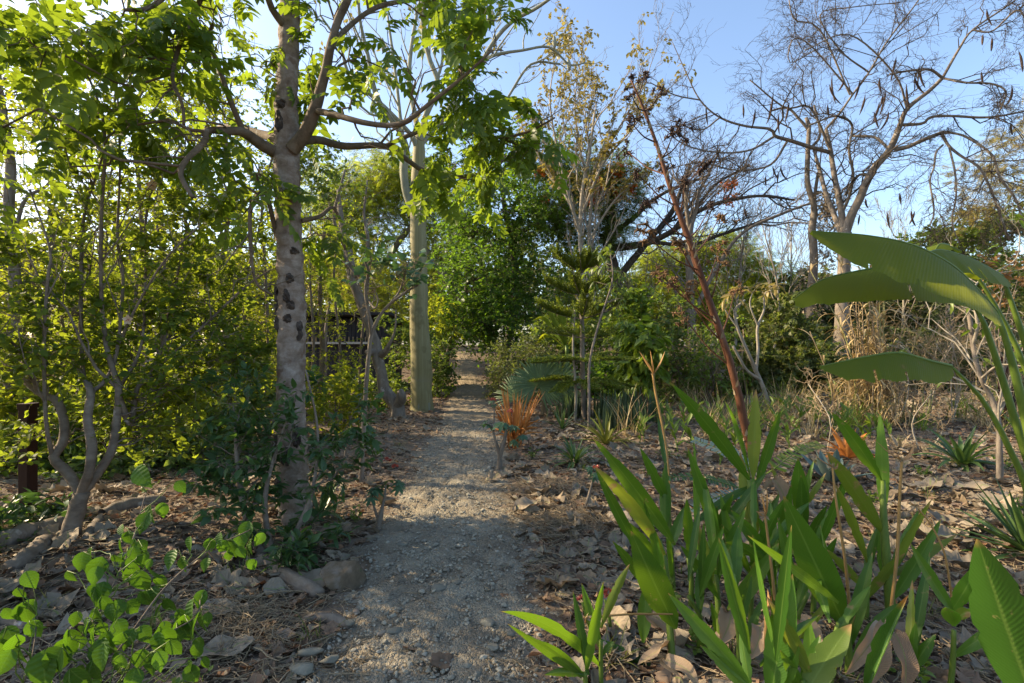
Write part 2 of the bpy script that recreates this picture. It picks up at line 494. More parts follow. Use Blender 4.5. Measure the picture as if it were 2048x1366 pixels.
def put_leaves(mb, pos, tan, tpls, size, fwd=.5, side=.9, droop=.25, upn=.8, mi=0, rand=None, sv=.35):
    n = len(pos)
    if n == 0: return
    s_ = np.cross(tan, np.array([0, 0, 1.0]) + .3 * rng.normal(size=(n, 3)))
    s_ = nrm(s_) * rng.choice([-1, 1], n)[:, None]
    d = fwd * tan + side * s_ + rng.normal(size=(n, 3)) * .35
    d[:, 2] -= droop
    up = rng.normal(size=(n, 3)) * (1 - upn) * 1.5
    up[:, 2] += 1
    Fm = frame(d, up) * (size * rng.uniform(1 - sv, 1 + sv, n))[:, None, None]
    pick = rng.integers(0, len(tpls), n)
    rr = rng.random(n) if rand is None else rand
    for k, t in enumerate(tpls):
        q = pick == k
        mb.inst(t, Fm[q], pos[q], mi, rr[q])

def skel_points(limbs):
    p = np.vstack([a for a, b in limbs]); r = np.concatenate([b for a, b in limbs])
    return p, r

def connect(C, sp, sr, n=7, sag=.12, wig=.05, up=.4):
    """curved branches from the skeleton to each centre"""
    D = np.linalg.norm(C[:, None] - sp[None], axis=-1)
    D = D + np.maximum(0, sp[None, :, 2] - C[:, None, 2] + .1) * 1.3
    j = D.argmin(1)
    S = sp[j]; L = np.linalg.norm(C - S, axis=1)
    mid = (S + C) / 2
    mid[:, 2] += L * sag * rng.uniform(-.4, 1.4, len(C))
    mid += rng.normal(size=mid.shape) * (L * .1)[:, None]
    t = np.linspace(0, 1, n)[None, :, None]
    pts = S[:, None] * (1 - t) ** 2 + 2 * mid[:, None] * t * (1 - t) + C[:, None] * t ** 2
    w = rng.normal(size=pts.shape) * (L * wig)[:, None, None]
    w[:, 0] = 0; w[:, -1] = 0
    r0 = np.minimum(sr[j] * .6, .006 + .012 * L)
    rad = r0[:, None] * np.linspace(1, .35, n)[None]
    return pts + w, rad

def blob_points(bl, n, shell=.45):
    px, py, d, rx, ry, rd = bl[:6]
    c = P(px, py, d)
    v = unit_rand(n) * (rng.random(n) ** shell)[:, None]
    return c + v * np.array([rx * d / F, rd, ry * d / F]), c

def fill_crown(mb, skel, blobs, tpls, size, nt=3, nl=8, L=.5, droop=.25, bias=(0, 0, .25), twig_r=.004, fwd=.5, side=.9,
               ldroop=.25, upn=.8, hub=True, shell=.45, leafm=0, woodm=1, sag=.12, keep=1.0, sides=3, outw=.6, wig=.06, zmin=.05):
    sp, sr = skel_points(skel)
    for bl in blobs:
        n = int(bl[6])
        C, c = blob_points(bl, n, shell)
        C[:, 2] = np.maximum(C[:, 2], ground_z(C[:, 0], C[:, 1]) + zmin)
        if hub:
            hp, hr = connect(c[None], sp, sr, 9, sag)
            mb.tubes(hp, hr, 5, woodm)
            sp2 = np.vstack([sp, hp[0]]); sr2 = np.concatenate([sr, hr[0]])
        else:
            sp2, sr2 = sp, sr
        bp, br = connect(C, sp2, sr2, 6, sag)
        mb.tubes(bp, br, sides, woodm)
        out = nrm(C - c)
        tw = twig_lines(C, nt, L, bias, droop=droop, out=out, outw=outw, wig=wig)
        tw[..., 2] = np.maximum(tw[..., 2], ground_z(tw[..., 0], tw[..., 1]) + .03)
        mb.tubes(tw, np.linspace(twig_r, twig_r * .35, tw.shape[1])[None], 3, woodm, cap=False)
        if nl:
            if keep < 1:
                tw = tw[rng.random(len(tw)) < keep]
            p, t, _ = along(tw, nl, .1)
            put_leaves(mb, p, t, tpls, size, fwd, side, ldroop, upn, leafm)

def bare_grow(mb, lines, radii, nchild, ratio, angle, levels, mi=0, up=.15, droop=0., seg=6, minr=.0025, sides=4, wig=.07, t0=.25, maxl=9):
    """recursive bare twigs on a stack of lines"""
    cur = [(np.asarray(a), np.asarray(b)) for a, b in zip(lines, radii)]
    tips = []
    for lv in range(levels):
        nxt_p, nxt_r = [], []
        for pts, rad in cur:
            L = np.linalg.norm(np.diff(pts, axis=0), axis=1).sum()
            k = max(1, int(round(nchild[lv] * rng.uniform(.7, 1.3))))
            p, t, u = along(pts[None], k, t0, .98)
            rr = np.interp(u, np.linspace(0, 1, len(rad)), rad)
            s_ = nrm(np.cross(t, rng.normal(size=t.shape)))
            a = R(angle) * rng.uniform(.6, 1.4, k)[:, None]
            d = t * np.cos(a) + s_ * np.sin(a)
            d[:, 2] += up
            d = nrm(d)
            l = np.minimum(L * ratio * rng.uniform(.5, 1.3, k) * (1.15 - .5 * u), maxl)
            q = np.linspace(0, 1, seg)
            w = np.cumsum(rng.normal(size=(k, seg, 3)) * wig, 1); w -= w[:, :1]
            c = p[:, None] + d[:, None] * (l[:, None] * q)[..., None] + w * l[:, None, None] * .5
            c[..., 2] -= droop * l[:, None] * q ** 2
            c[..., 2] = np.maximum(c[..., 2], .05)
            r0 = np.maximum(np.minimum(rr * .62, .004 + l * .012), minr)
            for i in range(k):
                nxt_p.append(c[i]); nxt_r.append(np.maximum(r0[i] * np.linspace(1, .35, seg), minr * .6))
        if nxt_p:
            mb.tubes(np.array(nxt_p), np.array(nxt_r), sides if lv == 0 else 3, mi, cap=False)
        cur = list(zip(nxt_p, nxt_r))
        tips = cur
    return tips

def make_tree(name, label, cat, limbs, blobs, tpls, size, leaf_m, wood_m, trunk_m=None, group=None, rough=.05, trunk_sides=10, crown_name="crown", split=False, base=None, extra=None, seps=None, **kw):
    L = [limb(c) if not isinstance(c, tuple) else c for c in limbs]
    base = base if base is not None else L[0][0][0]
    root = thing(name, label, cat, base, group)
    if split:
        for i, (p, r) in enumerate(L):
            m = MB(); m.tubes(p, r, trunk_sides if i == 0 else 8, 0, rough)
            m.build("trunk" if i == 0 else "limb", trunk_m or wood_m, root)
    else:
        m = MB()
        for i, (p, r) in enumerate(L):
            m.tubes(p, r, trunk_sides if i == 0 else 7, 0, rough)
        m.build("trunk", trunk_m or wood_m, root)
    if blobs:
        c = MB()
        fill_crown(c, L, blobs, tpls, size, **kw)
        if extra: extra(c, L)
        c.build(crown_name, [leaf_m, wood_m], root, smooth=True)
    return root, L

# ================================================================== SETTING: ground and path
def ground_material():
    m, n, l = new_mat("litter_soil")
    tc = n.new("ShaderNodeTexCoord")
    a = noise(n, l, tc.outputs["Object"], 1.1, 5)
    b = noise(n, l, tc.outputs["Object"], 16, 6, .75)
    v = n.new("ShaderNodeTexVoronoi"); v.inputs["Scale"].default_value = 14; l.new(tc.outputs["Object"], v.inputs["Vector"])
    r1 = ramp(n, [(.30, (.085, .066, .047)), (.5, (.16, .125, .09)), (.68, (.26, .205, .145)), (.8, (.33, .27, .20))])
    l.new(b.outputs[0], r1.inputs[0])
    r2 = ramp(n, [(.42, (.09, .065, .045)), (.6, (.24, .175, .105))]); l.new(a.outputs[0], r2.inputs[0])
    col = mixc(n, l, .4, r1.outputs[0], r2.outputs[0])
    vr = ramp(n, [(0, (.09, .06, .04)), (.5, (.19, .14, .095)), (1, (.25, .21, .17))])
    l.new(v.outputs["Color"], vr.inputs[0])
    col = mixc(n, l, .45, col, vr.outputs[0])
    bs = n.new("ShaderNodeBsdfPrincipled"); bs.inputs["Roughness"].default_value = .95; bs.inputs["Specular IOR Level"].default_value = .1
    l.new(col, bs.inputs["Base Color"])
    bp = n.new("ShaderNodeBump"); bp.inputs["Strength"].default_value = .9; bp.inputs["Distance"].default_value = .03
    h = mathn(n, l, 'ADD', b.outputs[0], mathn(n, l, 'MULTIPLY', v.outputs["Distance"], .8))
    l.new(h, bp.inputs["Height"]); l.new(bp.outputs[0], bs.inputs["Normal"])
    o = n.new("ShaderNodeOutputMaterial"); l.new(bs.outputs[0], o.inputs[0])
    return m

def path_material():
    m, n, l = new_mat("path_gravel")
    tc = n.new("ShaderNodeTexCoord")
    v = n.new("ShaderNodeTexVoronoi"); v.inputs["Scale"].default_value = 55; l.new(tc.outputs["Object"], v.inputs["Vector"])
    v2 = n.new("ShaderNodeTexVoronoi"); v2.inputs["Scale"].default_value = 130; l.new(tc.outputs["Object"], v2.inputs["Vector"])
    a = noise(n, l, tc.outputs["Object"], 2.2, 6, .65)
    b = noise(n, l, tc.outputs["Object"], 40, 5, .7)
    cr_ = ramp(n, [(0, (.155, .135, .098)), (.45, (.26, .232, .17)), (.75, (.325, .30, .225)), (1, (.40, .37, .28))])
    l.new(v.outputs["Color"], cr_.inputs[0])
    c2 = ramp(n, [(0, (.15, .12, .08)), (.6, (.30, .255, .175)), (1, (.40, .355, .25))]); l.new(v2.outputs["Color"], c2.inputs[0])
    col = mixc(n, l, .5, cr_.outputs[0], c2.outputs[0])
    r = ramp(n, [(.38, (.17, .13, .09)), (.62, (.34, .305, .23))]); l.new(a.outputs[0], r.inputs[0])
    col = mixc(n, l, .55, col, r.outputs[0])
    sp = n.new("ShaderNodeSeparateXYZ"); l.new(tc.outputs["Object"], sp.inputs[0])
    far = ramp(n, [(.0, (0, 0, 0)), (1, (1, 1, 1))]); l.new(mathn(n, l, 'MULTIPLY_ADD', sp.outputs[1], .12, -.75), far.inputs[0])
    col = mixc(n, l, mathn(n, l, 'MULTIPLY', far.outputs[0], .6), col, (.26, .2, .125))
    bs = n.new("ShaderNodeBsdfPrincipled"); bs.inputs["Roughness"].default_value = .92; bs.inputs["Specular IOR Level"].default_value = .15
    l.new(col, bs.inputs["Base Color"])
    bp = n.new("ShaderNodeBump"); bp.inputs["Strength"].default_value = 1.0; bp.inputs["Distance"].default_value = .014
    h = mathn(n, l, 'SUBTRACT', mathn(n, l, 'MULTIPLY', b.outputs[0], .7), mathn(n, l, 'ADD', v.outputs["Distance"], mathn(n, l, 'MULTIPLY', v2.outputs["Distance"], .6)))
    l.new(h, bp.inputs["Height"]); l.new(bp.outputs[0], bs.inputs["Normal"])
    o = n.new("ShaderNodeOutputMaterial"); l.new(bs.outputs[0], o.inputs[0])
    return m

def grid_mesh(X, Y, Z):
    ny, nx = X.shape
    i = np.arange(ny - 1)[:, None] * nx; j = np.arange(nx - 1)[None]
    Q = np.stack([i + j, i + j + 1, i + nx + j + 1, i + nx + j], -1).reshape(-1, 4)
    return np.stack([X, Y, Z], -1).reshape(-1, 3), Q

gx = np.concatenate([[-400, -150, -60, -30, -18, -13], np.arange(-10, 12.01, .11), [14, 19, 32, 65, 160, 400]])
gy = np.concatenate([[-300, -80, -20, -6, -2], np.arange(0, 17, .11), np.arange(17, 32, .2), np.arange(32, 45, .8), [55, 80, 140, 300, 600]])
X, Y = np.meshgrid(gx, gy)
Z = ground_z(X, Y) + .012 * (np.sin(X * 9.1 + 3 * np.sin(Y * 4)) * np.sin(Y * 8.3 + 2 * np.sin(X * 5.3)))
mb = MB(); V, Q = grid_mesh(X, Y, Z); mb.add(V, Q)
tag(mb.build("ground", ground_material()), "brown soil strewn with dead leaves", None, None, "structure")

py_ = np.concatenate([np.arange(-2, 9, .045), np.arange(9, 30, .15)])
pu = np.linspace(-1, 1, 46)
U_, Y = np.meshgrid(pu, py_)
hw = .64 * (1 - .36 * sm(9, 19, Y)) + .07 * np.sin(Y * 1.9) + .05 * np.sin(Y * 4.7 + 1) + .04 * np.sin(Y * 9 + U_)
X = path_x(Y) + U_ * hw * 1.2
bump = .013 * np.sin(X * 17 + 2 * np.sin(Y * 11)) * np.sin(Y * 15 + np.sin(X * 13)) + .008 * rng.normal(size=X.shape)
Z = ground_z(X, Y) + .028 + .03 * sm(13, 18, Y) - .075 * np.abs(U_) ** 3.2 + bump
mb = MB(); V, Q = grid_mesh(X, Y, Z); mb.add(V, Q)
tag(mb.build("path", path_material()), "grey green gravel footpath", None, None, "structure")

# stones
def stone_tpl(seed):
    r_ = np.random.default_rng(seed)
    g = (1 + 5 ** .5) / 2
    V = nrm(np.array([(-1, g, 0), (1, g, 0), (-1, -g, 0), (1, -g, 0), (0, -1, g), (0, 1, g), (0, -1, -g), (0, 1, -g), (g, 0, -1), (g, 0, 1), (-g, 0, -1), (-g, 0, 1)], float))
    T = np.array([(0, 11, 5), (0, 5, 1), (0, 1, 7), (0, 7, 10), (0, 10, 11), (1, 5, 9), (5, 11, 4), (11, 10, 2), (10, 7, 6), (7, 1, 8), (3, 9, 4), (3, 4, 2), (3, 2, 6), (3, 6, 8), (3, 8, 9), (4, 9, 5), (2, 4, 11), (6, 2, 10), (8, 6, 7), (9, 8, 1)])
    V = V * r_.uniform(.65, 1.15, (12, 1)) * np.array([1, r_.uniform(.6, .95), r_.uniform(.35, .6)])
    return V, None, T, V[:, :2] * 0
STONES = [stone_tpl(i) for i in range(7)]

def rotz_mats(n, size, tilt=.25):
    a = rng.uniform(0, 6.28, n)
    d = np.stack([np.cos(a), np.sin(a), rng.normal(size=n) * tilt], -1)
    up = rng.normal(size=(n, 3)) * tilt; up[:, 2] += 1
    return frame(d, up) * np.asarray(size).reshape(-1, 1, 1)

def stone_mat():
    m, n, l = new_mat("gravel_stone")
    at = n.new("ShaderNodeAttribute"); at.attribute_name = "luv"
    sep = n.new("ShaderNodeSeparateXYZ"); l.new(at.outputs["Vector"], sep.inputs[0])
    rp = ramp(n, [(0, (.16, .14, .10)), (.35, (.26, .235, .17)), (.7, (.33, .305, .225)), (.9, (.42, .39, .30)), (1, (.24, .17, .115))])
    l.new(sep.outputs[2], rp.inputs[0])
    bs = n.new("ShaderNodeBsdfPrincipled"); bs.inputs["Roughness"].default_value = .9
    tc = n.new("ShaderNodeTexCoord"); nz = noise(n, l, tc.outputs["Object"], 60, 4)
    col = mixc(n, l, mathn(n, l, 'MULTIPLY', nz.outputs[0], .6), rp.outputs[0], (.13, .12, .1))
    l.new(col, bs.inputs["Base Color"])
    o = n.new("ShaderNodeOutputMaterial"); l.new(bs.outputs[0], o.inputs[0])
    return m
M_STONE = stone_mat()
mb = MB()
n = 16000
y = 1.6 + 8.5 * rng.random(n) ** 1.9
x = path_x(y) + rng.normal(size=n) * .42
s = np.exp(rng.normal(size=n) * .5) * .0068
s = np.minimum(s, .028) * (1 + .04 * y)
pos = np.stack([x, y, ground_z(x, y) + .031 - .05 * np.minimum(np.abs((x - path_x(y)) / .75), 1) ** 3], -1)
for k in range(7):
    q = np.arange(n) % 7 == k
    mb.inst(STONES[k], rotz_mats(q.sum(), s[q]), pos[q])
tag(mb.build("gravel", M_STONE, smooth=False), "small grey green stones scattered over the path", "gravel", None, "stuff")

# ================================================================== NEAR: main trunk tree
def build_main_tree():
    d0 = 4.5
    trunk = limb([(598, 1062, 4.45, 44), (592, 1030, 4.45, 35), (586, 960, 4.47, 31), (585, 900, 4.48, 29.5), (582, 800, 4.5, 28), (583, 700, 4.5, 28), (584, 620, 4.5, 27.5), (580, 520, 4.5, 26), (576, 420, 4.52, 25), (573, 330, 4.55, 26), (574, 270, 4.6, 25), (573, 200, 4.6, 22), (577, 100, 4.65, 20.5), (580, 0, 4.7, 20), (588, -150, 4.8, 16), (580, -330, 4.9, 11)], 70)
    trunk = (trunk[0], trunk[1] * .95)
    tfine = (cr(trunk[0], 260), np.interp(np.linspace(0, 1, 260), np.linspace(0, 1, len(trunk[1])), trunk[1]))
    specs = [
        [(552, 305, 4.52, 13), (520, 288, 4.4, 11), (486, 264, 4.2, 9.5), (450, 262, 4.1, 8), (415, 262, 4.0, 6.5), (408, 285, 3.95, 6), (372, 320, 3.85, 5.5), (362, 350, 3.8, 5), (385, 395, 3.75, 4)],
        [(560, 280, 4.55, 10), (520, 268, 4.8, 8.5), (470, 255, 5.0, 7.5), (440, 258, 5.2, 7)],
        [(484, 258, 4.2, 6), (462, 205, 4.15, 5.5), (440, 140, 4.1, 5), (418, 80, 4.05, 4.2), (425, 50, 4.0, 3.5)],
        [(585, 300, 4.5, 14), (612, 262, 4.45, 13), (632, 212, 4.4, 11), (650, 150, 4.35, 9.5), (660, 95, 4.3, 8.5), (675, 45, 4.3, 8), (700, -10, 4.25, 7), (740, -120, 4.2, 5)],
        [(632, 222, 4.4, 7), (680, 232, 4.2, 6), (730, 246, 4.1, 5.5), (800, 248, 4.0, 5), (862, 205, 3.9, 4), (930, 150, 3.85, 3), (985, 100, 3.8, 2.2)],
        [(602, 282, 4.5, 8), (640, 280, 4.7, 7.5), (690, 292, 4.9, 7), (770, 292, 5.0, 6), (812, 318, 5.1, 5), (845, 340, 5.2, 4.5), (900, 354, 5.2, 4), (965, 345, 5.25, 3.2), (1010, 315, 5.3, 2.4)],
        [(770, 292, 5.0, 4.5), (840, 262, 4.9, 4.2), (900, 249, 4.8, 3.8), (955, 262, 4.7, 3.4), (1000, 276, 4.65, 3), (1060, 262, 4.6, 2.4), (1110, 235, 4.5, 1.8)],
        [(575, 60, 4.65, 8), (545, 20, 4.5, 7), (520, -30, 4.3, 6), (430, -60, 3.9, 5), (360, -30, 3.6, 5), (300, 15, 3.5, 4.2), (250, 20, 3.4, 3.2)],
        [(430, -60, 3.9, 5), (372, 60, 3.8, 4.8), (350, 120, 3.7, 4.2), (345, 160, 3.65, 3.8), (365, 210, 3.6, 3.2), (368, 250, 3.6, 3)],
        [(655, 110, 4.3, 6), (690, 60, 4.6, 5), (760, 12, 4.8, 4.4), (850, -5, 5.0, 3.8), (900, -35, 5.1, 3)],
        [(556, 480, 4.5, 5), (530, 385, 4.3, 4.4), (505, 410, 4.2, 4), (500, 450, 4.1, 3.6), (510, 560, 4.15, 3), (545, 590, 4.3, 2.5)],
        [(604, 442, 4.5, 5), (640, 432, 4.6, 4), (665, 415, 4.7, 3.4), (680, 440, 4.8, 2.5)],
    ]
    limbs = [limb(s_) for s_ in specs]
    root = thing("broadleaf_tree", "tall pale trunk with dark scabby bark patches and drooping broad leaflets, left of the path", "tree", trunk[0][0])
    m = MB(); m.tubes(tfine[0], tfine[1], 44, 0, .045)
    vv_ = m.V[-1].reshape(260, 44, 3); rd = nrm(vv_ - tfine[0][:, None])
    nz_ = rng.normal(size=(260, 44)) * .0016 + .0022 * np.sign(np.sin(np.arange(260) * .9)[:, None] * np.sin(np.arange(44) * .7 + np.arange(260)[:, None] * .23))
    m.V[-1] = (vv_ + rd * nz_[..., None]).reshape(-1, 3)
    m; trunk_o = m.build("trunk", B_MAIN, root)
    # root flare
    for a in range(5):
        an = a * 1.3 + .4
        b = np.array(trunk[0][1]) + np.array([math.cos(an) * .08, math.sin(an) * .08, .02])
        e = b + np.array([math.cos(an) * .28, math.sin(an) * .28, -.14])
        m = MB(); m.tubes(cr([b + [0, 0, .12], b, e], 8), np.linspace(.07, .02, 8), 8, 0, .1); m.build("root", B_MAIN, trunk_o)
    for p, r in limbs:
        m = MB(); m.tubes(p, r, 9, 0, .07); m.build("limb", B_LIMB, root)
    # rough dark scars on the front of the trunk
    tp, tr = trunk
    scars = [(590, 560, 8, 11), (584, 594, 7, 14), (592, 612, 8, 9), (586, 638, 9, 9), (557, 588, 8, 20), (561, 648, 7, 17), (605, 662, 7, 20), (596, 505, 9, 8), (561, 208, 10, 11), (558, 242, 8, 24), (561, 890, 9, 26), (585, 905, 11, 20), (603, 870, 8, 22), (570, 965, 12, 18), (557, 620, 5, 14)]
    for (sx, sy, sw, sh) in scars:
        c = P(sx, sy, d0)
        i = np.argmin(np.abs(tp[:, 2] - c[2]))
        axis, rad = tp[i], tr[i]
        off = np.clip((c[0] - axis[0]) / rad, -.95, .95)
        a0 = math.asin(off)
        nu, nv = 13, 15
        uu, vv = np.meshgrid(np.linspace(-1, 1, nu), np.linspace(-1, 1, nv))
        rr_ = np.sqrt(uu ** 2 + vv ** 2) + .09 * np.sin(3 * np.arctan2(vv, uu) + sx) + .06 * np.sin(7 * np.arctan2(vv, uu) + sy)
        lift = np.clip(1.05 - rr_, -.3, .4) * .05 + np.where(rr_ < .95, rng.random(uu.shape) * .006, 0) - .004
        lift += np.where(rr_ < .9, .007 * np.sign(np.sin(uu * 4 + vv * 5 + sx)), 0)
        an = a0 + uu * sw * d0 / F / rad
        zz = c[2] + vv * sh * d0 / F
        ax_x = np.interp(zz, tp[:, 2], tp[:, 0]); ax_y = np.interp(zz, tp[:, 2], tp[:, 1]); rz = np.interp(zz, tp[:, 2], tr)
        X_ = ax_x + np.sin(an) * (rz + lift); Y_ = ax_y - np.cos(an) * (rz + lift)
        V, Q = grid_mesh(X_, Y_, zz)
        m = MB(); m.add(V, Q); m.build("bark_scar", B_SCAR, trunk_o, smooth=False)
    # foliage
    L = [trunk] + limbs
    c = MB()
    big = dict(nt=3, nl=4, L=.36, droop=.35, ldroop=.35, fwd=.9, side=.7, upn=.75, twig_r=.0045, sag=.05, bias=(0, 0, .1))
    blobs = [
        (60, 40, 3.6, 110, 60, .6, 5), (190, 90, 3.7, 110, 70, .6, 6), (320, 170, 3.8, 100, 80, .6, 5), (150, 200, 3.8, 130, 50, .6, 4),
        (50, 260, 3.8, 60, 30, .5, 2), (400, 60, 4.1, 80, 60, .5, 3), (470, 30, 4.3, 60, 50, .5, 2), (330, 255, 3.9, 90, 45, .5, 3), (440, 330, 4.2, 80, 50, .4, 2), (500, 110, 4.5, 40, 60, .4, 1),
        (640, 50, 4.5, 50, 50, .4, 2), (700, 60, 4.7, 60, 60, .4, 1), (760, 10, 4.9, 70, 30, .4, 1), (790, 130, 4.4, 50, 50, .4, 1), (850, 10, 5, 80, 25, .4, 2),
        (640, 190, 4.6, 30, 40, .3, 1), (730, 190, 4.3, 30, 40, .3, 1), (920, 140, 4.2, 60, 50, .4, 3), (990, 60, 4.3, 60, 40, .4, 2), (960, 200, 4.4, 50, 40, .4, 2),
        (895, 312, 4.9, 45, 28, .4, 2), (930, 290, 4.8, 70, 40, .4, 2), (1030, 280, 4.7, 80, 40, .4, 4), (1110, 235, 4.6, 55, 40, .4, 2), (1010, 340, 5.1, 50, 30, .4, 2),
        (640, 440, 4.8, 40, 40, .3, 2),
        (-150, 100, 3.6, 150, 120, .9, 4), (-80, 300, 4, 100, 100, .8, 2), (250, -150, 3.8, 300, 100, 1., 7), (600, -200, 4.6, 250, 120, .9, 10), (900, -150, 4.7, 200, 90, .8, 6)]
    fill_crown(c, L, blobs, PINN, .2, **big)
    bare_grow(c, [p for p, r in limbs], [r for p, r in limbs], [7, 3], .32, 45, 2, 1, minr=.003, wig=.12)
    c.build("crown", [M_MAIN, B_LIMB], root)
build_main_tree()

# dark leafy shrub round the foot of that trunk
def build_foot_shrub():
    base = G(540, 1150)
    root = thing("leafy_shrub", "dark green glossy shrub wrapped round the foot of the pale scarred trunk", "shrub", base)
    stems = [limb([(575, 1165, 3.55, 13), (540, 1130, 3.6, 11), (500, 1060, 3.7, 7), (478, 960, 3.8, 5), (470, 850, 3.9, 3)]), limb([(560, 1150, 3.6, 8), (585, 1080, 3.65, 6), (625, 980, 3.75, 4), (635, 860, 3.9, 2.5), (612, 740, 4.0, 2)]),
             limb([(550, 1140, 3.6, 7), (530, 1000, 3.7, 5), (560, 880, 3.85, 3), (590, 800, 3.9, 2)])]
    for p, r in stems:
        m = MB(); m.tubes(p, r, 8, 0, .06); m.build("stem", B_SHRUB, root)
    c = MB()
    fill_crown(c, stems, [(480, 900, 3.9, 70, 80, .4, 16), (505, 1000, 3.75, 50, 60, .35, 8), (650, 930, 3.9, 40, 80, .35, 11), (575, 860, 3.9, 50, 35, .2, 5), (560, 1090, 3.55, 70, 26, .3, 9), (430, 960, 3.9, 40, 70, .4, 6), (615, 1105, 3.55, 40, 20, .2, 5), (615, 760, 3.95, 20, 30, .15, 2), (690, 860, 4.1, 40, 50, .3, 6), (470, 790, 4.1, 60, 40, .3, 6)],
               [LEAF, LEAF_LONG], .085, nt=3, nl=9, L=.22, droop=.1, bias=(0, 0, .5), twig_r=.003, fwd=.8, side=.8, ldroop=.2, upn=.7)
    c.build("foliage", [M_DARKSHRUB, B_SHRUB], root)
build_foot_shrub()

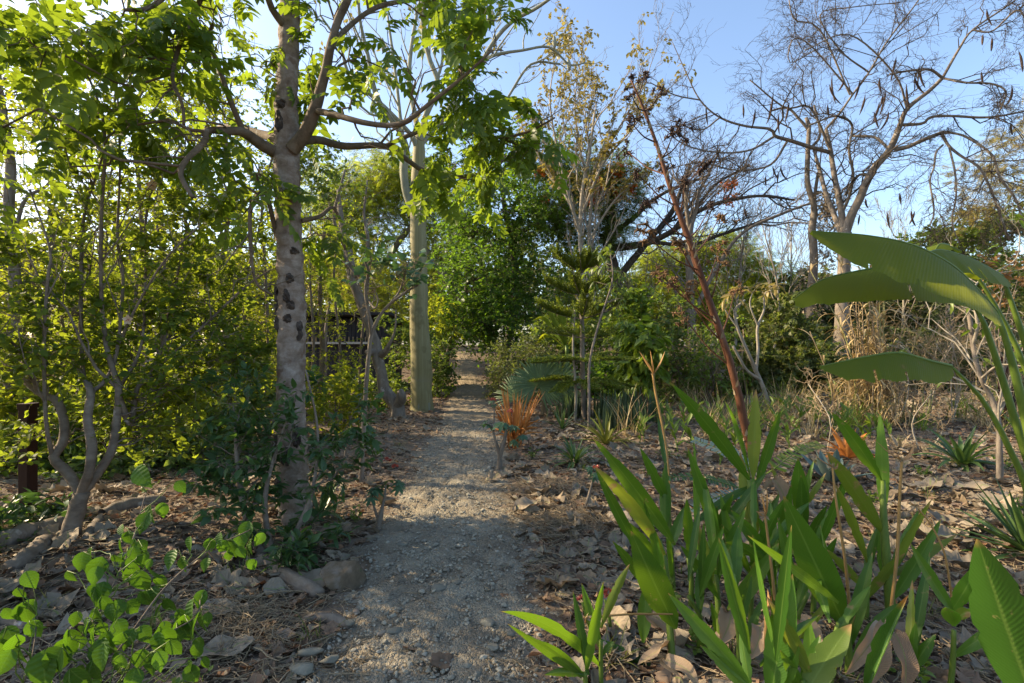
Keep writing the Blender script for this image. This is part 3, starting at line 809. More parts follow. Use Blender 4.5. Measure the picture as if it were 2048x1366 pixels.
# many stemmed hibiscus on the left
def build_hibiscus():
    specs = [
        [(132, 1098, 3.9, 28), (145, 1050, 3.92, 22), (160, 1000, 3.94, 20), (163, 985, 3.95, 19)],
        [(163, 990, 3.95, 14), (135, 945, 4.0, 13), (108, 915, 4.0, 12), (125, 885, 4.05, 12), (128, 840, 4.1, 11), (112, 800, 4.1, 10), (75, 785, 4.1, 7), (0, 715, 4.2, 5)],
        [(163, 988, 3.95, 13), (178, 940, 3.9, 12), (184, 890, 3.9, 12), (175, 840, 3.9, 11), (182, 790, 3.95, 10), (175, 768, 4, 9)],
        [(165, 985, 3.95, 14), (200, 940, 4.0, 12), (224, 900, 4.05, 11), (232, 850, 4.1, 10), (238, 780, 4.1, 9), (230, 750, 4.1, 8), (212, 690, 4.15, 6), (203, 590, 4.2, 5), (202, 450, 4.2, 4.5), (210, 280, 4.2, 4), (192, 190, 4.2, 3), (150, 110, 4.1, 2.4), (70, 0, 4, 1.6)],
        [(175, 770, 4, 7), (165, 740, 4.1, 5.5), (162, 600, 4.2, 4.8), (168, 430, 4.3, 4), (200, 330, 4.4, 3), (230, 200, 4.5, 2.2), (215, 100, 4.4, 1.8)],
        [(182, 785, 4.0, 6), (215, 755, 4.1, 5), (236, 690, 4.2, 4.6), (246, 550, 4.3, 4), (235, 480, 4.3, 3.5), (240, 330, 4.4, 3), (235, 180, 4.4, 2.4)],
        [(240, 800, 4.1, 8), (262, 850, 4.2, 8), (275, 775, 4.25, 6), (307, 740, 4.3, 5), (338, 640, 4.4, 4), (355, 550, 4.5, 3.6), (376, 450, 4.6, 3)],
        [(275, 775, 4.25, 5), (330, 720, 4.3, 4.2), (359, 696, 4.35, 4), (430, 630, 4.5, 3.4), (495, 570, 4.6, 3), (540, 540, 4.8, 2)],
        [(105, 915, 4.0, 6), (92, 840, 3.9, 5), (88, 700, 3.85, 4.6), (95, 560, 3.8, 4), (100, 500, 3.8, 3), (60, 380, 3.8, 2.2)],
        [(240, 775, 4.2, 5), (280, 700, 4.3, 4), (290, 600, 4.4, 3.6), (291, 450, 4.5, 3.2), (300, 390, 4.5, 2.5), (308, 376, 4.5, 1.8)],
        [(75, 785, 4.1, 6), (60, 740, 4.0, 5), (30, 690, 3.9, 4), (-40, 650, 3.9, 3)],
        [(210, 280, 4.2, 3), (260, 230, 4.2, 2.4), (310, 140, 4.2, 1.8), (370, 90, 4.2, 1.2)],
        [(236, 690, 4.2, 4), (275, 610, 4.1, 3.2), (330, 520, 4, 2.6), (400, 450, 4, 2)],
        [(175, 770, 4, 6), (140, 700, 4.2, 4), (120, 600, 4.5, 3.4), (130, 450, 4.8, 3)],
    ]
    specs = [[(p_[0], p_[1], p_[2], p_[3] * .72) for p_ in s_] for s_ in specs]
    L = [limb(s_) for s_ in specs]
    root = thing("hibiscus_bush", "many stemmed hibiscus with a mottled forked trunk and small leaves at the left", "shrub", L[0][0][0])
    for i, (p, r) in enumerate(L):
        m = MB(); m.tubes(p, r, 12 if i < 4 else 7, 0, .06); m.build("trunk" if i == 0 else "stem", B_SHRUB, root)
    c = MB()
    kw = dict(nt=4, nl=13, L=.34, droop=.12, bias=(0, 0, .35), twig_r=.0028, fwd=.6, side=.85, ldroop=.15, upn=.6)
    fill_crown(c, L, [(70, 700, 4.1, 90, 90, .6, 30), (180, 660, 4.3, 90, 90, .6, 26), (60, 560, 4.2, 90, 80, .6, 15), (310, 640, 4.5, 90, 80, .5, 28), (410, 600, 4.7, 80, 70, .5, 26), (430, 720, 4.5, 80, 70, .5, 34), (330, 800, 4.4, 80, 60, .4, 26), (210, 520, 4.4, 80, 90, .5, 13), (330, 450, 4.6, 90, 80, .5, 16), (250, 330, 4.5, 90, 80, .5, 12), (130, 330, 4.3, 90, 80, .5, 9), (460, 480, 4.8, 60, 80, .5, 15), (180, 850, 4.4, 90, 40, .4, 13), (220, 190, 4.4, 80, 60, .5, 7)],
               [LEAF, DIA, LEAF_BROAD], .058, **kw)
    bare_grow(c, [p for p, r in L[3:]], [r for p, r in L[3:]], [8, 3], .28, 40, 2, 1, up=.3, minr=.002, wig=.06)
    c.build("foliage", [M_HIB, B_SHRUB], root)
    # blossoms
    for k, (px, py, d, s_) in enumerate([(307, 372, 4.45, .065), (108, 118, 4.1, .06), (258, 640, 4.1, .05)]):
        p = P(px, py, d)
        m = MB()
        for a in range(5):
            an = a * 1.2566 + .3
            dr = np.array([math.cos(an), -.55, math.sin(an)])
            m.inst(LEAF_BROAD, frame(dr[None], np.array([[0, -1., .2]])) * s_, p[None])
        m.tubes(np.array([p, p + [0, -.02, .0], p + [.01, -.05, -.01]]), [.004, .003, .002], 5, 1)
        m.build("blossom", [leafmat("cream_petal", [(.7, .5, .32), (.75, .58, .4)], (.6, .4, .2), .35, .6) if k == 0 else bpy.data.materials["cream_petal"], leafmat("red_stamen", [(.4, .03, .03)], (.4, .03, .02), .2) if k == 0 else bpy.data.materials["red_stamen"]], root)
build_hibiscus()

# seedling with big rounded leaves at the lower left corner
def build_seedling():
    base = np.array([-1.15, 1.22, 0.0])
    root = thing("round_leaved_seedling", "bright green sapling with big rounded leaves in the lower left corner", "plant", base)
    stems = [[(20, 1500, 1.30, 5), (120, 1330, 1.4, 4), (200, 1220, 1.55, 3.5), (262, 1090, 1.75, 3), (292, 985, 1.9, 2.2)],
             [(40, 1500, 1.30, 5), (220, 1320, 1.4, 4), (330, 1175, 1.6, 3.2), (420, 1100, 1.8, 2.6), (500, 1060, 1.95, 2)],
             [(0, 1480, 1.25, 4), (60, 1330, 1.35, 3), (75, 1230, 1.45, 2.2)],
             [(40, 1500, 1.28, 4), (200, 1400, 1.3, 3.4), (300, 1290, 1.4, 3), (390, 1235, 1.5, 2.4), (400, 1200, 1.55, 2)],
             [(0, 1500, 1.28, 4), (-60, 1380, 1.3, 3), (-80, 1280, 1.35, 2)]]
    for s_ in stems:
        p, r = limb(s_); r = r * .58
        m = MB(); m.tubes(p, r, 6, 0, .03); m.build("stem", B_LIMB, root)
    # px, py, length px, distance
    lv = [(285, 955, 62, 1.9), (362, 975, 34, 1.9), (300, 1030, 50, 1.85), (325, 1022, 40, 1.85), (285, 1048, 48, 1.8), (242, 1062, 30, 1.8), (258, 1080, 42, 1.8), (240, 1095, 36, 1.75), (240, 1130, 55, 1.7), (262, 1125, 48, 1.72), (180, 1115, 48, 1.65), (162, 1125, 42, 1.62), (190, 1140, 52, 1.6), (340, 1120, 44, 1.7), (366, 1130, 34, 1.72), (285, 1125, 42, 1.7), (312, 1150, 52, 1.68), (285, 1165, 56, 1.65), (270, 1110, 38, 1.7),
          (420, 1092, 40, 1.8), (445, 1095, 42, 1.82), (490, 1065, 46, 1.95), (500, 1095, 40, 1.95), (518, 1080, 32, 1.96), (470, 1100, 36, 1.9), (480, 1085, 40, 1.92), (200, 1190, 56, 1.55), (215, 1210, 50, 1.52), (195, 1235, 46, 1.5), (235, 1220, 44, 1.55), (290, 1200, 46, 1.6), (268, 1215, 42, 1.6), (340, 1212, 44, 1.62), (312, 1225, 40, 1.6), (150, 1240, 34, 1.5), (172, 1250, 32, 1.5),
          (380, 1225, 52, 1.52), (385, 1255, 60, 1.48), (360, 1250, 48, 1.5), (335, 1275, 58, 1.42), (318, 1290, 50, 1.4), (345, 1300, 52, 1.4), (302, 1330, 60, 1.36), (50, 1230, 56, 1.45), (62, 1215, 44, 1.45), (22, 1275, 54, 1.4), (70, 1260, 48, 1.42), (40, 1310, 70, 1.33), (110, 1325, 90, 1.3), (85, 1345, 84, 1.3), (150, 1275, 50, 1.42), (165, 1265, 44, 1.42), (200, 1310, 74, 1.36), (215, 1290, 62, 1.38), (190, 1345, 60, 1.33), (240, 1260, 46, 1.45), (255, 1280, 50, 1.44), (235, 1330, 54, 1.36), (5, 1330, 60, 1.28), (290, 1270, 44, 1.46), (130, 1300, 60, 1.35), (385, 1350, 46, 1.42), (370, 1265, 44, 1.5), (397, 1292, 36, 1.5), (400, 1200, 40, 1.56), (20, 1230, 40, 1.45), (-40, 1290, 70, 1.35), (265, 1365, 60, 1.3), (160, 1360, 70, 1.3)]
    sp, sr = skel_points([limb(s_) for s_ in stems])
    SB = strip_tpl([0, .06, .2, .42, .65, .85, 1], [.02, .17, .31, .36, .27, .11, .006], .3, .22, 5)
    lv = [(a_, b_, c_ * .92, d_) for a_, b_, c_, d_ in lv] + [(a_ + rng.normal() * 26, b_ + rng.normal() * 24 + 8, c_ * .75, d_ + rng.normal() * .05) for a_, b_, c_, d_ in lv[5:]]
    for k, (px, py, ln, d) in enumerate(lv):
        p = P(px, py, d)
        size = ln * d / F * rng.uniform(.9, 1.08)
        an = rng.normal() * .6
        dr = np.array([math.sin(an) * .7 + .1, rng.normal() * .3 - .15, -1.0 if py > 1000 or k % 3 else -.8])
        up = np.array([rng.normal() * .75, -1.0, .35 + rng.normal() * .4])
        q = p - nrm(dr) * size * .5
        m = MB()
        m.inst(SB, frame(dr[None], up[None]) * size, q[None])
        bp, br = connect(q[None], sp, sr, 6, .05)
        m.tubes(bp, np.linspace(.0022, .0012, 6)[None], 4, 1)
        m.build("leaf", [M_SEED, B_GREENSTEM], root)
build_seedling()

# rusty post, left, and another at the right
def build_post(px, py, d, w, top, label):
    b = G(px, py) if d is None else np.array([(px - 1024) / F * d, d, 0])
    root = thing("metal_post", label, "post", b)
    h = top
    m = MB()
    hw = w / 2; c = .012
    prof = np.array([(-hw + c, -hw), (hw - c, -hw), (hw, -hw + c), (hw, hw - c), (hw - c, hw), (-hw + c, hw), (-hw, hw - c), (-hw, -hw + c)])
    rows = [-.1, 0, h * .3, h * .6, h - .01, h]
    sc_ = [1, 1, 1, 1, 1, .93]
    V = np.array([[b[0] + x_ * s_, b[1] + y_ * s_, b[2] + z_] for z_, s_ in zip(rows, sc_) for x_, y_ in prof])
    Q = [[i * 8 + j, i * 8 + (j + 1) % 8, i * 8 + 8 + (j + 1) % 8, i * 8 + 8 + j] for i in range(5) for j in range(8)]
    k = 40
    T = [[k, k + j, k + j + 1] for j in range(1, 7)]
    m.add(V, Q, T)
    m.build("shaft", B_POST, root, smooth=False)
    m = MB()
    p0 = np.array([(x_ * 1.14 + b[0], y_ * 1.14 + b[1]) for x_, y_ in prof])
    V = np.vstack([np.c_[p0, np.full(8, b[2] + h - .03)], np.c_[p0, np.full(8, b[2] + h + .012)]])
    m.add(V, [[j, (j + 1) % 8, 8 + (j + 1) % 8, 8 + j] for j in range(8)], [[8, 8 + j, 9 + j] for j in range(1, 7)])
    m.build("cap", B_POST, root, smooth=False)
build_post(56, 1035, None, .10, .98, "short rust red square post in the shade behind the hibiscus")
build_post(2014, 845, None, .2, 1.25, "rust red post at the right edge behind the pale twiggy shrub")

# ================================================================== MIDDLE DISTANCE TREES
def bottle_tree():
    d = 11.6
    trunk = limb([(846, 838, d, 31), (844, 822, d, 24), (843, 790, d, 21.5), (843, 740, d, 21), (841, 690, d, 20), (838, 640, d, 18.5), (838, 560, d, 17), (837, 480, d, 16.2), (836, 420, d, 15.5), (836, 360, d, 13.5), (838, 300, d, 12), (838, 270, 11.6, 8)], 60)
    L = [
        [(830, 432, d, 9), (820, 405, d, 9), (811, 375, 11.5, 8.5), (808, 340, 11.4, 7.5), (812, 300, 11.3, 7), (803, 270, 11.2, 6), (780, 235, 11, 5.5), (752, 190, 10.8, 5), (738, 120, 10.6, 4), (720, 40, 10.4, 3), (716, -40, 10.2, 2.4)],
        [(808, 375, 11.5, 5), (803, 340, 11.7, 4.2), (806, 300, 11.9, 4), (800, 230, 12.1, 3.6), (790, 140, 12.4, 3), (775, 30, 12.6, 2.4)],
        [(834, 300, d, 6), (822, 270, 11.4, 5), (770, 215, 11, 4.5), (700, 150, 10.7, 3.5), (680, 90, 10.5, 2.6), (640, 30, 10.3, 2)],
        [(838, 290, d, 7), (832, 240, 11.8, 5.5), (818, 160, 12, 4.5), (828, 60, 12.2, 3.5), (850, -40, 12.4, 2.5)],
        [(840, 285, d, 7), (852, 230, 11.5, 6), (876, 170, 11.4, 5.5), (858, 115, 11.3, 4.8), (845, 50, 11.3, 4), (846, -60, 11.2, 3)],
        [(840, 290, d, 6), (866, 262, 11.9, 5), (905, 205, 12.2, 4.6), (928, 140, 12.4, 3.6), (935, 60, 12.6, 2.8), (960, -30, 12.8, 2)],
        [(876, 250, 11.9, 5), (920, 200, 11.7, 4.6), (980, 95, 11.3, 4), (1022, 45, 11.1, 4), (1070, 18, 10.9, 3.4), (1105, -6, 10.7, 3)],
        [(920, 200, 11.7, 4), (970, 120, 12.2, 3.4), (1050, 100, 12.4, 2.6), (1100, 95, 12.6, 2.4), (1140, 130, 12.8, 1.8), (1170, 125, 12.9, 1.4)],
        [(850, 250, 11.6, 4), (862, 190, 11.8, 3.4), (885, 120, 12, 3), (880, 40, 12.2, 2.4), (900, -40, 12.4, 1.8)],
        [(895, 215, 12.2, 3.4), (945, 225, 12.6, 3), (1000, 215, 12.8, 2.6), (1060, 110 + 20, 13, 2.4), (1120, 128, 13.1, 2)],
    ]
    L = [limb(s_) for s_ in L]
    root = thing("bottle_tree", "smooth green striped swollen trunk with forked bare pale branches, beside the path", "tree", trunk[0][0])
    m = MB(); m.tubes(trunk[0], trunk[1], 28, 0, .03); m.build("trunk", B_CEIBA, root)
    for a in range(6):
        an = a * 1.05 + .3; b = np.array(trunk[0][1]); e = b + np.array([math.cos(an) * .42, math.sin(an) * .42, -.16])
        m = MB(); m.tubes(cr([b + [math.cos(an) * .16, math.sin(an) * .16, .28], b + [math.cos(an) * .22, math.sin(an) * .22, .03], e], 9), np.linspace(.09, .025, 9), 8, 0, .1); m.build("root", B_CEIBAT, root)
    LO = []
    for p, r in L:
        m = MB(); m.tubes(p, r, 9, 0, .03); LO.append((m.build("limb", B_CEIBAT, root), p))
    m = MB()
    tips = bare_grow(m, [p for p, r in L], [r for p, r in L], [6, 4, 2], .36, 38, 3, 0, up=.35, minr=.005, wig=.09)
    C = np.array([t[0][-1] for t in tips if rng.random() < .06])
    p, t, _ = along(twig_lines(C, 2, .25), 4)
    put_leaves(m, p, t, [DIA], .12, droop=.6, mi=1)
    m.build("twigs", [B_CEIBAT, M_YELLOW], root)
    for px, py, dd in [(978, 40, 11.2), (985, 35, 11.3), (893, 55, 12), (1108, 85, 12.6), (765, 90, 12), (1137, 130, 12.8)]:
        c = P(px, py, dd)
        m = MB(); m.tubes(np.array([c + [0, 0, .17], c + [0, 0, .13], c + [.01, 0, .05], c + [.015, 0, -.05], c + [.01, 0, -.12], c + [0, 0, -.16]]), [.008, .03, .05, .055, .035, .01], 8, 0, .08)
        m.build("fruit", B_CEIBAT, min(LO, key=lambda q: np.linalg.norm(q[1] - c, axis=1).min())[0])
bottle_tree()

def crooked_tree():
    d = 10.6
    L = [limb([(796, 840, d, 17), (797, 826, d, 14), (794, 812, d, 13), (780, 795, d, 13.5), (768, 775, d, 11.5), (762, 745, d, 10.5), (755, 716, d, 12), (752, 700, d, 13), (744, 668, d, 10), (730, 630, d, 9.5), (716, 590, d, 9.5), (708, 560, d, 10.5), (702, 535, d, 8.5), (697, 505, 10.7, 8), (688, 470, 10.8, 7), (680, 420, 10.9, 5), (676, 380, 11, 3)], 60),
         limb([(790, 815, d, 10), (800, 800, 10.5, 11), (803, 788, 10.4, 9), (799, 780, 10.4, 5)]),
         limb([(752, 700, d, 9), (738, 705, 10.4, 6), (733, 703, 10.3, 4)]), limb([(758, 712, d, 8), (772, 702, 10.4, 6), (778, 690, 10.3, 4), (790, 660, 10.2, 2), (792, 620, 10.2, 1.4)]),
         limb([(706, 560, d, 6), (728, 530, 10.4, 4), (736, 480, 10.3, 3.4), (728, 430, 10.2, 2.5), (735, 360, 10.1, 1.6)]), limb([(694, 500, 10.7, 5), (680, 470, 10.4, 4), (668, 430, 10.3, 3), (690, 340, 10.2, 2)]),
         limb([(700, 540, d, 5), (690, 520, 10.5, 5), (684, 500, 10.4, 3)])]
    root = thing("crooked_tree", "crooked knobbly grey trunk with a stub at its foot, left of the bottle tree", "tree", L[0][0][0])
    for i, (p, r) in enumerate(L):
        m = MB(); m.tubes(p, r, 14 if i == 0 else 9, 0, .09); m.build("trunk" if i == 0 else ("stub" if i in (1, 2, 6) else "limb"), B_GREY, root)
    c = MB()
    fill_crown(c, L, [(700, 430, 10.6, 70, 60, .7, 9), (760, 400, 10.5, 60, 60, .6, 3), (660, 480, 10.5, 40, 60, .5, 6), (720, 340, 10.8, 60, 40, .6, 3)], [LEAF, DIA_W], .10, nt=3, nl=6, L=.5, upn=.6, twig_r=.005, hub=False)
    # curls of dry vine hanging in the fork
    for k in range(16):
        a = P(736 + rng.normal() * 4, 545 + k * 5, 10.2)
        w = np.cumsum(rng.normal(size=(9, 3)) * .05, 0) + np.linspace(0, 1, 9)[:, None] * np.array([rng.normal() * .15, 0, -.3 if k % 2 else .35])
        c.tubes(cr(a + w, 16), .010, 4, 2)
    c.build("crown", [M_MID, B_GREY, B_DRYBR], root)
crooked_tree()

def sapling():
    L = [limb([(722, 968, 5.66, 6), (724, 920, 5.66, 5), (728, 840, 5.66, 4.5), (733, 760, 5.65, 4.5), (738, 710, 5.6, 4), (744, 665, 5.6, 4), (768, 620, 5.6, 3.2), (806, 588, 5.5, 2.6), (836, 570, 5.5, 2)]),
         limb([(742, 670, 5.6, 3), (738, 630, 5.5, 3), (731, 580, 5.5, 3.4), (737, 545, 5.5, 3), (728, 520, 5.5, 2)]), limb([(782, 606, 5.6, 2.6), (800, 580, 5.7, 2.2), (812, 540, 5.7, 1.8), (818, 520, 5.7, 1.4)]),
         limb([(736, 600, 5.5, 2.2), (750, 616, 5.4, 2), (756, 600, 5.4, 1.6), (752, 585, 5.4, 1.2)])]
    root = thing("sapling", "thin leaning sapling with sparse dull leaves in front of the crooked trunk", "tree", L[0][0][0])
    for i, (p, r) in enumerate(L):
        m = MB(); m.tubes(p, r, 8, 0, .08); m.build("trunk" if i == 0 else "limb", B_GREY, root)
    c = MB()
    fill_crown(c, L, [(745, 540, 5.5, 50, 35, .3, 9), (830, 560, 5.5, 28, 22, .2, 5), (800, 520, 5.7, 40, 25, .3, 5)], [LEAF_BROAD], .10, nt=2, nl=4, L=.25, upn=.7, twig_r=.004, hub=False, droop=-.1)
    for k in range(8):
        a = P(800 + rng.normal() * 10, 560 + rng.normal() * 8, 5.6)
        c.tubes(cr(a + np.cumsum(rng.normal(size=(6, 3)) * .025, 0) + np.linspace(0, .12, 6)[:, None] * [0, 0, 1], 10), .005, 4, 1)
    c.build("crown", [M_LOBED, B_DRYBR], root)
sapling()

# ---- tree wall on the left, backlit
KW = dict(nt=4, nl=15, L=.6, twig_r=.004, upn=.45, droop=.15)
make_tree("slender_tree", "slim pale pinkish trunk at the left edge with few leaves against bright sky", "tree",
          [[(20, 905, 7, 13.3), (22, 800, 7, 11.9), (30, 620, 7, 10.5), (28, 520, 7, 9.8), (18, 420, 7, 9.1), (22, 330, 7, 8.4), (10, 250, 7, 6.3), (-10, 100, 7, 4.9), (-20, -60, 7, 3.5)], [(28, 480, 7, 4.2), (50, 400, 7, 3.1), (95, 370, 7.1, 2.8), (125, 320, 7.2, 2.1)], [(25, 340, 7, 4.2), (2, 260, 6.8, 3.5), (-40, 200, 6.6, 2.8)], [(36, 610, 7, 3.5), (80, 590, 7.2, 2.4), (140, 560, 7.4, 1.8)]],
          [(30, 260, 7, 90, 60, 1, 8), (110, 310, 7.2, 60, 50, .8, 6), (40, 150, 7, 80, 60, 1, 10), (120, 190, 7.5, 90, 70, 1, 10), (10, 430, 7, 50, 60, .7, 4), (120, 560, 7.4, 70, 40, .7, 6)], [DIA, LEAF], .07, M_BACK, B_GREY, split=True, **dict(KW, nl=10))
left_wall = [
    ("backlit_tree", "yellow green backlit small tree just left of the scarred trunk", [(450, 830, 8.5, 7), (455, 700, 8.5, 6), (440, 560, 8.6, 5), (460, 400, 8.7, 4), (450, 250, 8.8, 3)],
     [(430, 640, 8.6, 100, 110, 1.2, 40), (480, 480, 8.6, 80, 90, 1, 30), (420, 340, 8.8, 90, 80, 1, 18), (520, 380, 9, 60, 80, 1, 14), (500, 760, 8.4, 80, 60, .9, 26), (440, 190, 9, 90, 70, 1, 16), (480, 90, 9, 80, 60, 1, 8)], M_BACK),
    ("backlit_tree", "backlit leafy tree on thin stems behind the middle of the hibiscus", [(270, 850, 8, 7), (275, 700, 8, 6), (290, 560, 8, 5), (280, 400, 8.2, 4), (270, 280, 8.3, 3)],
     [(270, 620, 8, 100, 110, 1.2, 34), (330, 460, 8.2, 90, 90, 1.2, 24), (230, 380, 8.4, 90, 80, 1, 16), (300, 760, 7.8, 110, 60, 1, 26), (330, 240, 8.6, 90, 70, 1, 14), (260, 150, 8.6, 100, 70, 1, 14), (330, 60, 8.6, 100, 60, 1, 8)], M_BACK),
    ("backlit_tree", "golden green backlit thicket tree behind the pale slim trunk at far left", [(90, 860, 7.6, 7), (90, 720, 7.7, 6), (110, 560, 7.8, 5), (100, 420, 7.9, 4)],
     [(90, 660, 7.8, 110, 90, 1.2, 32), (130, 500, 8, 90, 80, 1.2, 18), (60, 780, 7.4, 120, 60, 1, 24), (-60, 600, 7.6, 110, 140, 1.3, 30), (70, 420, 8.2, 80, 50, 1, 8), (120, 180, 8.4, 100, 70, 1, 16), (60, 90, 8.4, 90, 60, 1, 10), (-60, 250, 8, 90, 120, 1, 16)], M_BACK),
    ("backlit_tree", "bright backlit tree seen between the scarred trunk and the crooked trunk", [(640, 810, 10.5, 6), (645, 700, 10.6, 5), (640, 560, 10.8, 4), (650, 450, 10.8, 3)],
     [(640, 560, 10.8, 60, 80, 1, 26), (655, 700, 10.2, 60, 60, 1, 14), (540, 600, 11, 60, 90, 1, 26), (660, 460, 11, 60, 60, 1, 16), (560, 740, 10.6, 60, 60, 1, 20)], M_BACK),
]
for nm, lb, tr, bls, mt in left_wall:
    make_tree(nm, lb, "tree", [tr] + [[(x_ + o_ + rng.normal() * 7 * i_, y_, d_ + dd_, max(1.6, r_ * .55)) for i_, (x_, y_, d_, r_) in enumerate(tr)] for o_, dd_ in ((-55, .4), (38, -.4), (80, .6), (-25, -.6))], bls, [DIA, DIA_W, LEAF, LEAF_LONG], .07, mt, B_LIMB, group="backlit trees of the left thicket", **KW)

make_tree("added_shade_tree", "unseen leafy tree added beyond the left edge to shade the foreground", "tree",  # added out of frame, only to cast shade over the near path
          [[(-420, 1160, 3.3, 22), (-430, 1000, 3.3, 20), (-410, 700, 3.3, 16), (-440, 400, 3.3, 12), (-420, 150, 3.3, 8)]],
          [(-420, 700, 3.3, 230, 170, .9, 44), (-480, 420, 3.4, 250, 150, .9, 40), (-430, 950, 3.0, 200, 110, .7, 34)], [LEAF, DIA_W], .075, M_HIB, B_SHRUB, **KW)
low_left = [("low_bush", "sunlit green bush filling the gap behind the hibiscus trunk's fork", (150, 860, 6.8, 110, 60, .8, 50), M_MID), ("low_bush", "broad low green bush behind the middle of the hibiscus", (300, 800, 7.2, 110, 70, .9, 60), M_BACK),
            ("low_bush", "green bush between the hibiscus and the scarred trunk", (470, 810, 7.4, 80, 70, .9, 54), M_MID), ("low_bush", "green bush at the far left behind the rust red post", (20, 820, 6.6, 90, 80, .8, 50), M_BACK), ("low_bush", "far green bush closing the gap left of the wooden hut", (560, 760, 12, 80, 60, 1, 60), M_BACK),
            ("low_bush", "far left green bush deep in the thicket", (180, 760, 10.5, 140, 70, 1, 90), M_MID), ("low_bush", "deep green bush in the thicket behind the hibiscus's right stems", (400, 760, 10.5, 110, 70, 1, 80), M_BACK),
            ("low_bush", "low dark bush right behind the rust red post", (20, 940, 6.0, 110, 60, .6, 40), M_HIB), ("low_bush", "low sunlit bush under the hibiscus stems", (240, 930, 6.3, 120, 50, .8, 36), M_MID),
            ("low_bush", "low sunlit bush left of the scarred trunk's foot", (400, 900, 6.6, 90, 50, .8, 34), M_MID), ("low_bush", "leafy yellow green bush right of the scarred trunk", (670, 800, 8.2, 50, 70, .7, 34), M_BACK),
            ("low_bush", "small leafy bush behind the crooked stub", (760, 790, 12.5, 60, 40, .8, 24), M_MID), ("low_bush", "dark low plants at the bottom of the left edge", (0, 1060, 4.0, 60, 30, .4, 20), M_DARKSHRUB),
            ("low_bush", "thicket bush behind the bottle tree's left side", (790, 690, 13.5, 70, 80, 1, 50), M_MID), ("low_bush", "rounded pale green bush at the left path edge past the bottle tree", (872, 735, 15, 45, 55, .8, 50), M_MID),
            ("low_bush", "bush with yellowing leaves left of the far path end", (862, 650, 17, 50, 80, 1, 60), M_BACK)]
for nm, lb, b_, mt in low_left:
    g = P(b_[0], 0, b_[2]); g[2] = float(ground_z(g[0], g[1]))
    top = P(b_[0], b_[1], b_[2])
    Lx = (np.array(cr([g, (g + top) / 2 + rng.normal(size=3) * .08, top], 8)), np.linspace(.02, .008, 8))
    make_tree(nm, lb, "bush", [Lx], [b_], [LEAF, DIA, LEAF_LONG], .075 + .003 * b_[2], mt, B_LIMB, group="low bushes", nt=4, nl=11, L=.34, twig_r=.003, upn=.5, bias=(0, 0, .4))

# ---- centre
make_tree("dark_evergreen", "big dark green tree closing the far end of the path", "tree",
          [[(1015, 790, 21, 12), (1010, 720, 21, 10), (1025, 640, 21, 8), (1030, 540, 21, 6), (1010, 420, 21, 5), (1000, 330, 21, 3)], [(885, 780, 20, 6), (898, 700, 20, 5), (930, 600, 20, 5), (940, 480, 20, 4)]],
          [(1000, 430, 20, 95, 70, 2.2, 97), (920, 450, 20, 60, 70, 2, 60), (1070, 430, 21, 60, 60, 2, 52), (950, 560, 19, 80, 70, 1.8, 90), (1040, 570, 20, 60, 70, 1.5, 52), (950, 330, 22, 80, 50, 2, 52), (1060, 330, 23, 70, 50, 2, 45), (920, 640, 18.5, 60, 50, 1.2, 52), (1000, 640, 19, 60, 60, 1.2, 52), (965, 650, 18, 40, 30, 1, 25), (880, 330, 22, 50, 50, 1.6, 22), (1000, 270, 22, 70, 30, 2, 20), (1100, 300, 23, 50, 40, 2, 25), (1120, 520, 22, 50, 50, 1.6, 20)],
          [DIA, DIA_W], .14, M_EVER, B_DARK, nt=4, nl=12, L=.85, upn=.6, twig_r=.008)
make_tree("feathery_tree", "spreading light yellow green tree with gnarled limbs behind the bottle tree", "tree",
          [[(770, 760, 26, 10), (768, 650, 26, 9), (755, 560, 26, 9), (735, 500, 26, 8), (715, 440, 26, 6)], [(755, 560, 26, 7), (800, 480, 26, 6), (850, 430, 26, 4)], [(910, 600, 25, 9), (895, 560, 25, 9), (860, 510, 25, 7), (820, 470, 25, 5)]],
          [(720, 370, 26, 70, 45, 2.5, 90), (780, 350, 27, 80, 45, 2.5, 105), (860, 390, 27, 80, 50, 2.5, 90), (690, 430, 25, 50, 40, 2, 54), (760, 440, 26, 70, 40, 2, 60), (900, 480, 26, 60, 50, 2, 60), (640, 400, 27, 50, 50, 2, 39), (850, 560, 27, 60, 50, 2, 45), (690, 560, 24, 60, 60, 2, 60), (790, 600, 24, 60, 60, 2, 54)],
          PINN_FINE, .42, M_FEATH, B_GREY, nt=3, nl=6, L=1.1, upn=.7, twig_r=.012)

